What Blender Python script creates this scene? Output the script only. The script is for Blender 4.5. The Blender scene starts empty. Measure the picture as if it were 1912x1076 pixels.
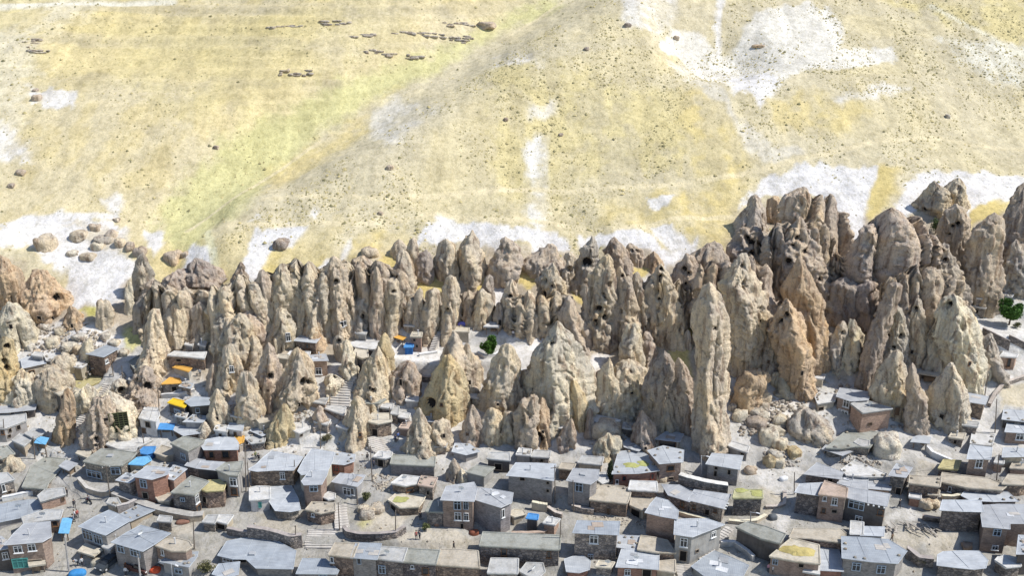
import bpy, bmesh, math, random
import numpy as np
from mathutils import Vector

random.seed(7)
rng = np.random.default_rng(7)
scene = bpy.context.scene
COL = scene.collection

# ------------------------------------------------------------------ camera, sky, sun, exposure
PITCH = math.radians(20.0)
FPX = 1656.0                       # focal length in pixels of a 1912 px wide frame
CAM = np.array([0.0, 0.0, 100.0])
cd = bpy.data.cameras.new('camera')
cd.sensor_width = 36.0
cd.lens = FPX / 1912.0 * 36.0
cd.clip_start = 1.0
cd.clip_end = 6000.0
cam = bpy.data.objects.new('camera', cd)
COL.objects.link(cam)
cam.location = CAM
cam.rotation_euler = (math.radians(90) - PITCH, 0, 0)
scene.camera = cam

SUN = np.array([0.64, -0.04, 0.77])
SUN = SUN / np.linalg.norm(SUN)
SUN_EL = math.asin(SUN[2])
w = bpy.data.worlds.new("World")
scene.world = w
w.use_nodes = True
nt = w.node_tree
sky = nt.nodes.new('ShaderNodeTexSky')
sky.sky_type = 'NISHITA'
sky.sun_disc = False
sky.sun_elevation = SUN_EL
sky.sun_rotation = math.atan2(SUN[0], SUN[1])
sky.altitude = 2000
sky.dust_density = 2.0
bg = nt.nodes['Background']
bg.inputs['Strength'].default_value = 0.14
nt.links.new(sky.outputs['Color'], bg.inputs['Color'])
sl = bpy.data.lights.new('sun', 'SUN')
sl.energy = 4.4
sl.angle = math.radians(0.6)
sl.color = (1.0, 0.97, 0.92)
so = bpy.data.objects.new('sun', sl)
COL.objects.link(so)
so.location = (60, 150, 220)
so.rotation_euler = Vector(SUN).to_track_quat('Z', 'Y').to_euler()
scene.view_settings.view_transform = 'Standard'
scene.view_settings.look = 'None'
scene.view_settings.gamma = 1.0
scene.view_settings.use_curve_mapping = False
scene.view_settings.exposure = 0.22
scene.cycles.max_bounces = 5
scene.cycles.diffuse_bounces = 3

# ------------------------------------------------------------------ noise (vectorised)
def _hash(ix, iy, iz, seed):
    h = (ix.astype(np.int64) * 374761393 + iy.astype(np.int64) * 668265263 + iz.astype(np.int64) * 2147483647 + seed * 974634777) & 0xFFFFFFFF
    h = ((h ^ (h >> 13)) * 1274126177) & 0xFFFFFFFF
    h = ((h ^ (h >> 15)) * 2246822519) & 0xFFFFFFFF
    return ((h ^ (h >> 16)) & 0xFFFFFF) / 8388607.5 - 1.0

def noise3(x, y, z, seed=0):
    x, y, z = np.broadcast_arrays(np.asarray(x, float), np.asarray(y, float), np.asarray(z, float))
    x0, y0, z0 = np.floor(x), np.floor(y), np.floor(z)
    fx, fy, fz = x - x0, y - y0, z - z0
    ux, uy, uz = [f * f * f * (f * (f * 6 - 15) + 10) for f in (fx, fy, fz)]
    r = 0
    for i in (0, 1):
        wx = ux if i else 1 - ux
        for j in (0, 1):
            wy = uy if j else 1 - uy
            for k in (0, 1):
                wz = uz if k else 1 - uz
                r = r + wx * wy * wz * _hash(x0 + i, y0 + j, z0 + k, seed)
    return r

def noise2(x, y, seed=0):
    x, y = np.broadcast_arrays(np.asarray(x, float), np.asarray(y, float))
    x0, y0 = np.floor(x), np.floor(y)
    fx, fy = x - x0, y - y0
    ux, uy = [f * f * f * (f * (f * 6 - 15) + 10) for f in (fx, fy)]
    z = np.zeros_like(x0)
    r = 0
    for i in (0, 1):
        wx = ux if i else 1 - ux
        for j in (0, 1):
            wy = uy if j else 1 - uy
            r = r + wx * wy * _hash(x0 + i, y0 + j, z, seed)
    return r

def fbm2(x, y, octv=4, seed=0):
    a, s, r = 1.0, 0.0, 0
    for o in range(octv):
        r = r + a * noise2(x * 2 ** o, y * 2 ** o, seed + o * 17)
        s += a
        a *= 0.5
    return r / s

def fbm3(x, y, z, octv=3, seed=0):
    a, s, r = 1.0, 0.0, 0
    for o in range(octv):
        r = r + a * noise3(x * 2 ** o, y * 2 ** o, z * 2 ** o, seed + o * 17)
        s += a
        a *= 0.5
    return r / s

def sstep(a, b, x):
    t = np.clip((x - a) / (b - a), 0, 1)
    return t * t * (3 - 2 * t)

# ------------------------------------------------------------------ view maths: a pixel of the photograph and the ground it shows
SP, CP = math.sin(PITCH), math.cos(PITCH)
FWD = np.array([0, CP, -SP])
UPV = np.array([0, SP, CP])
RIGHT = np.array([1.0, 0, 0])
REG = {'A': (0, 380, 3.983), 'B': (480, 380, 3.983), 'C': (960, 380, 3.983), 'D': (1432, 300, 3.983),
       'E': (0, 600, 3.983), 'F': (480, 600, 3.983), 'G': (960, 600, 3.983), 'H': (1432, 540, 3.983),
       'I': (0, 800, 3.898), 'J': (480, 800, 3.898), 'K': (960, 800, 3.898), 'L': (1432, 800, 3.898),
       'M': (0, 0, 1.992), 'N': (952, 0, 1.992), 'Z': (0, 0, 1.0),
       'P': (1340, 680, 7.967), 'Q': (640, 590, 7.967), 'S': (0, 590, 7.967), 'T': (1672, 560, 7.967), 'U': (130, 960, 7.967)}

def gp(reg, p):
    ox, oy, s = REG[reg]
    return (ox + p[0] / s, oy + p[1] / s)

def ray(u, v):
    return FWD + RIGHT * ((u - 956.0) / FPX) + UPV * ((538.0 - v) / FPX)   # forward part is 1: the parameter is the depth

PROF_Y = np.array([-400, 0, 60, 90, 118, 146, 158, 170, 183, 197, 212, 240, 293, 420, 560, 800, 1500, 4000.0])
PROF_Z = np.array([-14, -6, 2, 5.0, 8.2, 14.4, 19.0, 24.6, 31.5, 39.5, 47.5, 61.5, 89, 150, 200, 240, 300, 420.0])
FLATS = []                           # (x, y, rx, ry, z): levelled places such as the plaza

def ground_raw(x, y):
    x = np.asarray(x, float)
    y = np.asarray(y, float)
    ys = y + 5 * noise2(x / 46, y / 60, 3) * sstep(100, 140, y)
    h = np.interp(ys, PROF_Y, PROF_Z)
    near = 1 - sstep(300, 700, y)
    h = h + near * sstep(205, 260, y) * 2.6 * fbm2(x / 55, y / 55, 3, 5)
    rock = sstep(146, 158, y) * (1 - sstep(205, 225, y))
    h = h + rock * 1.5 * fbm2(x / 13, y / 13, 3, 9)
    h = h + 0.22 * fbm2(x / 3.5, y / 3.5, 2, 11) * (1 - sstep(420, 600, y))
    # the gully between the two hills and the bulge of the nearer spur
    d = ((x + 81) * 100 - (y - 200) * 98) / 140.0
    m = sstep(196, 225, y) * (1 - sstep(330, 420, y))
    h = h + m * (-5.5 * np.exp(-((d + 3) / 16) ** 2) + 4.6 * np.exp(-((d - 24) / 19) ** 2))
    # rills that run down the slopes, thin terraces of the farther hill, the sunken bare bowl
    up = sstep(203, 215, y) * (1 - sstep(380, 500, y))
    rill = np.abs(noise2(x / 3.4 + .6 * noise2(x / 9, y / 12, 63), y / 34, 65))
    rill2 = np.abs(noise2(x / 9.0 + .5 * noise2(x / 20, y / 25, 66), y / 80, 67))
    h = h - up * (.05 * np.exp(-(rill / .25) ** 2) + .10 * np.exp(-(rill2 / .3) ** 2)) * sstep(-8, 8, d)
    h = h - up * .04 * np.exp(-(rill / .16) ** 2) * (1 - sstep(-8, 8, d))
    far = sstep(232, 250, y) * (1 - sstep(-16, -4, d)) * near
    h = h + far * .24 * np.sin(h / .42 + 1.6 * fbm2(x / 30, y / 30, 2, 69))
    h = h - 5.0 * np.exp(-(((x - 59) / 15) ** 2 + ((y - 268) / 13) ** 2) ** 1.5) + 1.6 * np.exp(-(((x - 38) / 5) ** 2 + ((y - 276) / 13) ** 2))
    # terraces of the lower village
    t = sstep(108, 122, y) * (1 - sstep(146, 156, y))
    q = h / 1.7 + 0.5 * noise2(x / 17, y / 30, 21)
    st = (np.floor(q) + sstep(0.62, 1.0, q - np.floor(q)) - q) * 1.7
    h = h + t * 0.75 * st
    return h

def ground(x, y):
    h = ground_raw(x, y)
    for (fx, fy, rx, ry, fz) in FLATS:
        r = np.sqrt(((x - fx) / rx) ** 2 + ((y - fy) / ry) ** 2)
        k = 1 - sstep(0.85, 1.25, r)
        h = h * (1 - k) + fz * k
    return h

_S = np.concatenate([np.arange(95, 260, 0.5), np.arange(260, 700, 2.0)])

def hit(u, v):
    """The ground point that pixel (u, v) of the photograph shows."""
    d = ray(u, v)
    P = CAM[None, :] + _S[:, None] * d[None, :]
    g = P[:, 2] - ground(P[:, 0], P[:, 1])
    i = np.nonzero(g < 0)[0]
    if len(i) == 0:
        s = _S[-1]
    else:
        i = max(int(i[0]), 1)
        a, b = g[i - 1], g[i]
        s = _S[i - 1] + (_S[i] - _S[i - 1]) * a / (a - b)
    p = CAM + s * d
    return np.array([p[0], p[1], float(ground(p[0], p[1]))])

def depth_of(p):
    return float(np.dot(np.asarray(p) - CAM, FWD))

def at_y(u, v, y):
    d = ray(u, v)
    s = (y - CAM[1]) / d[1]
    return CAM + s * d

def project(P):
    Q = np.asarray(P) - CAM
    s = Q @ FWD
    return 956 + FPX * (Q @ RIGHT) / s, 538 - FPX * (Q @ UPV) / s, s

# levelled places: centre pixel and the two half extents in metres
for (u, v, rx, ry) in [(850, 662, 19, 4.5), (1862, 612, 10, 5.5), (760, 985, 10, 4.5), (1640, 1000, 10, 4), (1265, 1000, 4, 2)]:
    c = hit(u, v)
    FLATS.append((c[0], c[1], rx, ry, c[2] + 0.2))

# ------------------------------------------------------------------ objects: helpers
def tag(o, label=None, cat=None, group=None, kind=None):
    if label:
        o['label'] = label
        kind = kind or 'thing'
    if cat: o['category'] = cat
    if group: o['group'] = group
    if kind: o['kind'] = kind
    return o

def link(name, me, parent=None, mats=(), col=None, loc=None):
    o = bpy.data.objects.new(name, me)
    COL.objects.link(o)
    if parent is not None:
        o.parent = parent
    if me is not None:
        for m in mats:
            if m.name not in [x.name for x in me.materials if x]:
                me.materials.append(m)
    if col is not None:
        o.color = (col[0], col[1], col[2], 1)
    if loc is not None:
        o.location = loc
    return o

def mesh_np(name, verts, faces, smooth=False):
    """verts (n,3) array, faces (m,4) int array of quads (a triangle repeats nothing: use -1 as 4th)."""
    me = bpy.data.meshes.new(name)
    verts = np.asarray(verts, np.float32)
    faces = np.asarray(faces, np.int32)
    me.vertices.add(len(verts))
    me.vertices.foreach_set('co', verts.ravel())
    me.loops.add(faces.size)
    me.loops.foreach_set('vertex_index', faces.ravel())
    me.polygons.add(len(faces))
    k = faces.shape[1]
    me.polygons.foreach_set('loop_start', np.arange(0, faces.size, k, dtype=np.int32))
    me.polygons.foreach_set('loop_total', np.full(len(faces), k, np.int32))
    if smooth:
        me.polygons.foreach_set('use_smooth', np.ones(len(faces), bool))
    me.update(calc_edges=True)
    me.validate()
    return me

class MB:
    """Collects boxes, prisms and tubes; build() links them as one mesh object."""
    def __init__(self):
        self.v, self.f, self.m = [], [], []
    def add(self, vs, fs, mi=0):
        n = len(self.v)
        self.v += [tuple(map(float, p)) for p in vs]
        self.f += [tuple(i + n for i in f) for f in fs]
        self.m += [mi] * len(fs)
    def box(self, c, s, rz=0, mi=0):
        ca, sa = math.cos(rz), math.sin(rz)
        vs = []
        for dz in (-.5, .5):
            for dx, dy in ((-.5, -.5), (.5, -.5), (.5, .5), (-.5, .5)):
                x, y = dx * s[0], dy * s[1]
                vs.append((c[0] + x * ca - y * sa, c[1] + x * sa + y * ca, c[2] + dz * s[2]))
        self.add(vs, [(3, 2, 1, 0), (4, 5, 6, 7), (0, 1, 5, 4), (1, 2, 6, 5), (2, 3, 7, 6), (3, 0, 4, 7)], mi)
    def bar(self, a, b, r, n=6, mi=0, r2=None):
        a, b = Vector(a), Vector(b)
        d = (b - a).normalized()
        t = Vector((0, 0, 1)) if abs(d.z) < .9 else Vector((1, 0, 0))
        p = d.cross(t).normalized()
        q = d.cross(p)
        vs = []
        for c, rr in ((a, r), (b, r2 if r2 is not None else r)):
            for i in range(n):
                an = 2 * math.pi * i / n
                vs.append(c + p * (math.cos(an) * rr) + q * (math.sin(an) * rr))
        fs = [(i, i + n, (i + 1) % n + n, (i + 1) % n) for i in range(n)]
        fs += [tuple(range(n)), tuple(reversed(range(n, 2 * n)))]
        self.add(vs, fs, mi)
    def prism(self, poly, z0, z1, mi=0):
        """poly: counter-clockwise xy; z0/z1 number or per-corner list."""
        n = len(poly)
        z0 = [z0] * n if np.isscalar(z0) else list(z0)
        z1 = [z1] * n if np.isscalar(z1) else list(z1)
        vs = [(p[0], p[1], z) for p, z in zip(poly, z0)] + [(p[0], p[1], z) for p, z in zip(poly, z1)]
        fs = [(i, (i + 1) % n, (i + 1) % n + n, i + n) for i in range(n)]
        fs += [tuple(reversed(range(n))), tuple(range(n, 2 * n))]
        self.add(vs, fs, mi)
    def mesh(self, name, smooth=False):
        me = bpy.data.meshes.new(name)
        me.from_pydata(self.v, [], self.f)
        if any(self.m):
            me.polygons.foreach_set('material_index', self.m)
        if smooth:
            me.polygons.foreach_set('use_smooth', [True] * len(self.f))
        me.update()
        return me
    def build(self, name, mats, parent=None, col=None, loc=None, smooth=False):
        return link(name, self.mesh(name, smooth), parent, mats if isinstance(mats, (list, tuple)) else [mats], col, loc)

def ccw(poly):
    a = sum(poly[i][0] * poly[(i + 1) % len(poly)][1] - poly[(i + 1) % len(poly)][0] * poly[i][1] for i in range(len(poly)))
    return list(poly) if a > 0 else list(reversed(poly))

# ------------------------------------------------------------------ materials
class NT:
    def __init__(self, name):
        self.m = bpy.data.materials.new(name)
        self.m.use_nodes = True
        self.t = self.m.node_tree
        self.b = self.t.nodes['Principled BSDF']
        self.b.inputs['Roughness'].default_value = 0.9
        self.b.inputs['Specular IOR Level'].default_value = 0.25
    def n(self, kind, **kw):
        x = self.t.nodes.new(kind)
        for k, v in kw.items():
            setattr(x, k, v)
        return x
    def l(self, a, b):
        self.t.links.new(a, b)
    def coords(self, which='Object', scale=(1, 1, 1)):
        if which == 'World':
            c = self.n('ShaderNodeNewGeometry')
            which = 'Position'
        else:
            c = self.n('ShaderNodeTexCoord')
        mp = self.n('ShaderNodeMapping')
        mp.inputs['Scale'].default_value = scale
        self.l(c.outputs[which], mp.inputs['Vector'])
        return mp.outputs['Vector']
    def noise(self, vec, scale, detail=4, rough=.55):
        x = self.n('ShaderNodeTexNoise')
        x.inputs['Scale'].default_value = scale
        x.inputs['Detail'].default_value = detail
        x.inputs['Roughness'].default_value = rough
        self.l(vec, x.inputs['Vector'])
        return x.outputs['Fac']
    def voro(self, vec, scale, feature='F1', out='Distance'):
        x = self.n('ShaderNodeTexVoronoi', feature=feature)
        x.inputs['Scale'].default_value = scale
        self.l(vec, x.inputs['Vector'])
        return x.outputs[out]
    def ramp(self, fac, stops):
        r = self.n('ShaderNodeValToRGB')
        e = r.color_ramp.elements
        while len(e) < len(stops):
            e.new(0.5)
        for i, (p, c) in enumerate(stops):
            e[i].position = p
            c = (c, c, c) if np.isscalar(c) else c
            e[i].color = (c[0], c[1], c[2], 1)
        self.l(fac, r.inputs['Fac'])
        return r.outputs['Color']
    def mix(self, a, b, fac, mode='MIX'):
        x = self.n('ShaderNodeMix', data_type='RGBA', blend_type=mode)
        if np.isscalar(fac): x.inputs[0].default_value = fac
        else: self.l(fac, x.inputs[0])
        for sock, v in ((x.inputs[6], a), (x.inputs[7], b)):
            if isinstance(v, (tuple, list)): sock.default_value = (v[0], v[1], v[2], 1)
            else: self.l(v, sock)
        return x.outputs[2]
    def objcol(self):
        return self.n('ShaderNodeObjectInfo').outputs['Color']
    def bump(self, h, strength, dist):
        x = self.n('ShaderNodeBump')
        x.inputs['Strength'].default_value = strength
        x.inputs['Distance'].default_value = dist
        self.l(h, x.inputs['Height'])
        return x.outputs['Normal']
    def out(self, col=None, normal=None, rough=None, metal=None):
        if col is not None:
            if isinstance(col, (tuple, list)): self.b.inputs['Base Color'].default_value = (*col[:3], 1)
            else: self.l(col, self.b.inputs['Base Color'])
        if normal is not None: self.l(normal, self.b.inputs['Normal'])
        if rough is not None: self.b.inputs['Roughness'].default_value = rough
        if metal is not None: self.b.inputs['Metallic'].default_value = metal
        return self.m

def m_rock():
    t = NT('tuff_rock')
    v = t.coords('World')
    vs = t.coords('World', (1, 1, 0.22))
    base = t.objcol()
    big = t.noise(vs, 0.33, 5, .6)
    c = t.mix(base, t.mix(base, (1.32, 1.26, 1.12), 1, 'MULTIPLY'), t.ramp(big, [(.40, 0), (.62, 1)]))
    streak = t.noise(t.coords('World', (1.0, 1.0, .10)), 0.9, 5, .65)
    c = t.mix(c, t.mix(c, (.60, .54, .52), 1, 'MULTIPLY'), t.ramp(streak, [(.52, 0), (.62, 1)]))
    och = t.noise(v, 0.16, 3)
    c = t.mix(c, t.mix(c, (1.10, 1.0, .80), 1, 'MULTIPLY'), t.ramp(och, [(.54, 0), (.68, .6)]))
    fine = t.noise(v, 2.6, 6, .7)
    c = t.mix(c, t.mix(c, (.60, .57, .55), 1, 'MULTIPLY'), t.ramp(fine, [(.52, 0), (.66, .9)]))
    c = t.mix(c, t.mix(c, (1.2, 1.18, 1.14), 1, 'MULTIPLY'), t.ramp(fine, [(.28, .9), (.46, 0)]))
    wv = t.noise(vs, 1.2, 9, .72)
    h2 = t.n('ShaderNodeMath', operation='ADD')
    t.l(wv, h2.inputs[0])
    m2 = t.n('ShaderNodeMath', operation='MULTIPLY')
    m2.inputs[1].default_value = 0.8
    t.l(fine, m2.inputs[0])
    t.l(m2.outputs[0], h2.inputs[1])
    return t.out(c, t.bump(h2.outputs[0], 1.0, 0.8), .95)

def m_attr_ground():
    t = NT('hill_ground')
    a = t.n('ShaderNodeVertexColor', layer_name='soil').outputs['Color']
    v = t.coords('Object')
    n1 = t.noise(v, 0.55, 7, .68)
    c = t.mix(a, t.mix(a, (.82, .81, .78), 1, 'MULTIPLY'), t.ramp(n1, [(.46, 0), (.66, .9)]))
    n2 = t.noise(v, 2.4, 4, .7)
    c = t.mix(c, t.mix(c, (1.16, 1.14, 1.1), 1, 'MULTIPLY'), t.ramp(n2, [(.40, .9), (.55, 0)]))
    n3 = t.noise(t.coords('Object', (1, .35, 1)), 1.6, 5, .75)
    c = t.mix(c, t.mix(c, (.88, .875, .85), 1, 'MULTIPLY'), t.ramp(n3, [(.52, 0), (.66, 1)]))
    n4 = t.noise(v, .14, 5, .6)
    c = t.mix(c, t.mix(c, (.86, .86, .86), 1, 'MULTIPLY'), t.ramp(n4, [(.48, 0), (.62, 1)]))
    n5 = t.noise(t.coords('Object', (1, .7, 1)), .85, 3, .8)
    c = t.mix(c, t.mix(c, (.84, .835, .80), 1, 'MULTIPLY'), t.ramp(n5, [(.50, 0), (.60, 1)]))
    return t.out(c, t.bump(n1, .8, .45), .97)

def m_stone_wall(name='stone_masonry', scale=1.9, mortar=.62, var=1.0):
    t = NT(name)
    v = t.coords('Object', (1, 1, 1.35))
    base = t.objcol()
    cell = t.n('ShaderNodeTexVoronoi', feature='F1')
    cell.inputs['Scale'].default_value = scale
    t.l(v, cell.inputs['Vector'])
    g = t.n('ShaderNodeSeparateColor')
    t.l(cell.outputs['Color'], g.inputs[0])
    c = t.mix(t.mix(base, (.55, .56, .58), 1, 'MULTIPLY'), t.mix(base, (1.55, 1.48, 1.40), 1, 'MULTIPLY'), g.outputs[0])
    edge = t.voro(v, scale, 'DISTANCE_TO_EDGE')
    c = t.mix(t.mix(base, (.5, .5, .5), 1, 'MULTIPLY'), c, t.ramp(edge, [(.02, 1 - mortar), (.09, 1)]))
    dirt = t.noise(t.coords('Object'), .5, 5)
    c = t.mix(c, t.mix(c, (1.25, 1.2, 1.1), 1, 'MULTIPLY'), t.ramp(dirt, [(.5, 0), (.7, 1)]))
    return t.out(c, t.bump(t.ramp(edge, [(.0, 0), (.18, 1)]), .8, .12), .93)

def m_brick():
    t = NT('brick_masonry')
    base = t.objcol()
    v = t.coords('Object')
    cell = t.n('ShaderNodeTexVoronoi', feature='F1')
    cell.inputs['Scale'].default_value = 1
    t.l(t.coords('Object', (3.2, 3.2, 7.5)), cell.inputs['Vector'])
    g = t.n('ShaderNodeSeparateColor')
    t.l(cell.outputs['Color'], g.inputs[0])
    c = t.mix(t.mix(base, (.78, .78, .8), 1, 'MULTIPLY'), t.mix(base, (1.25, 1.22, 1.2), 1, 'MULTIPLY'), g.outputs[0])
    d = t.noise(v, .8, 6, .65)
    c = t.mix(c, t.mix(c, (.7, .68, .66), 1, 'MULTIPLY'), t.ramp(d, [(.48, 0), (.68, 1)]))
    return t.out(c, t.bump(g.outputs[0], .4, .04), .92)

def m_plaster():
    t = NT('mud_plaster')
    base = t.objcol()
    v = t.coords('Object')
    d = t.noise(v, .7, 7, .68)
    c = t.mix(base, t.mix(base, (.66, .64, .62), 1, 'MULTIPLY'), t.ramp(d, [(.45, 0), (.7, 1)]))
    d2 = t.noise(t.coords('Object', (1, 1, .2)), 2.2, 4, .6)
    c = t.mix(c, t.mix(c, (1.2, 1.17, 1.12), 1, 'MULTIPLY'), t.ramp(d2, [(.35, 1), (.55, 0)]))
    return t.out(c, t.bump(d, .5, .1), .95)

def m_roof_metal():
    t = NT('roof_sheet')
    base = t.objcol()
    v = t.coords('Object')
    d = t.noise(v, .45, 6, .65)
    c = t.mix(base, t.mix(base, (.72, .72, .73), 1, 'MULTIPLY'), t.ramp(d, [(.42, 0), (.68, 1)]))
    st = t.noise(t.coords('Object', (.25, 2.2, 1)), 1.3, 4, .6)
    c = t.mix(c, t.mix(c, (1.22, 1.2, 1.16), 1, 'MULTIPLY'), t.ramp(st, [(.36, .8), (.5, 0)]))
    dust = t.noise(v, 1.7, 5, .7)
    c = t.mix(c, (.40, .36, .30), t.ramp(dust, [(.60, 0), (.78, .5)]))
    wv = t.n('ShaderNodeTexWave', wave_type='BANDS', bands_direction='X')
    wv.inputs['Scale'].default_value = 1.1
    t.l(v, wv.inputs['Vector'])
    t.b.inputs['Specular IOR Level'].default_value = 0.35
    return t.out(c, t.bump(wv.outputs['Fac'], .25, .03), .62)

def m_mud_roof():
    t = NT('mud_roof')
    base = t.objcol()
    v = t.coords('Object')
    d = t.noise(v, .5, 6, .66)
    c = t.mix(base, t.mix(base, (.68, .66, .62), 1, 'MULTIPLY'), t.ramp(d, [(.44, 0), (.66, 1)]))
    d2 = t.noise(v, 3, 5, .7)
    c = t.mix(c, t.mix(c, (1.25, 1.2, 1.12), 1, 'MULTIPLY'), t.ramp(d2, [(.36, 1), (.52, 0)]))
    return t.out(c, t.bump(d2, .6, .1), .97)

def m_tint(name, rough=.8, metal=0.0, nscale=3.0, lo=.8, bump=.03):
    t = NT(name)
    base = t.objcol()
    d = t.noise(t.coords('Object'), nscale, 4, .6)
    c = t.mix(base, t.mix(base, (lo, lo, lo), 1, 'MULTIPLY'), t.ramp(d, [(.4, 0), (.65, 1)]))
    return t.out(c, t.bump(d, .4, bump), rough, metal)

def m_leaf():
    t = NT('leaf')
    base = t.objcol()
    r = t.n('ShaderNodeNewGeometry').outputs['Random Per Island']
    c = t.mix(t.mix(base, (.6, .62, .5), 1, 'MULTIPLY'), t.mix(base, (1.6, 1.5, 1.2), 1, 'MULTIPLY'), r)
    t.b.inputs['Transmission Weight'].default_value = 0
    return t.out(c, None, .7)

def m_glass():
    t = NT('window_glass')
    t.b.inputs['Specular IOR Level'].default_value = 0.5
    d = t.noise(t.coords('Object'), 2, 2)
    return t.out(t.ramp(d, [(.3, (.015, .018, .022)), (.7, (.05, .055, .06))]), None, .15)

M_ROCK, M_GROUND = m_rock(), m_attr_ground()
M_STONE, M_RUBBLE = m_stone_wall(), m_stone_wall('rubble_masonry', 1.7, .8)
M_BRICK, M_PLASTER = m_brick(), m_plaster()
M_METAL, M_MUD = m_roof_metal(), m_mud_roof()
M_PAINT, M_WOOD = m_tint('painted_surface', .6, 0, 4, .86), m_tint('weathered_wood', .85, 0, 6, .65)
M_CLOTH, M_LEAF, M_GLASS = m_tint('tarpaulin', .75, 0, 2, .8, .08), m_leaf(), m_glass()
M_HOLLOW_SHADE = m_tint('painted_hollow_shade', .95, 0, 1.5, .6, .1)  # rock whose dark object colour paints the shade inside caves and openings
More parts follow.
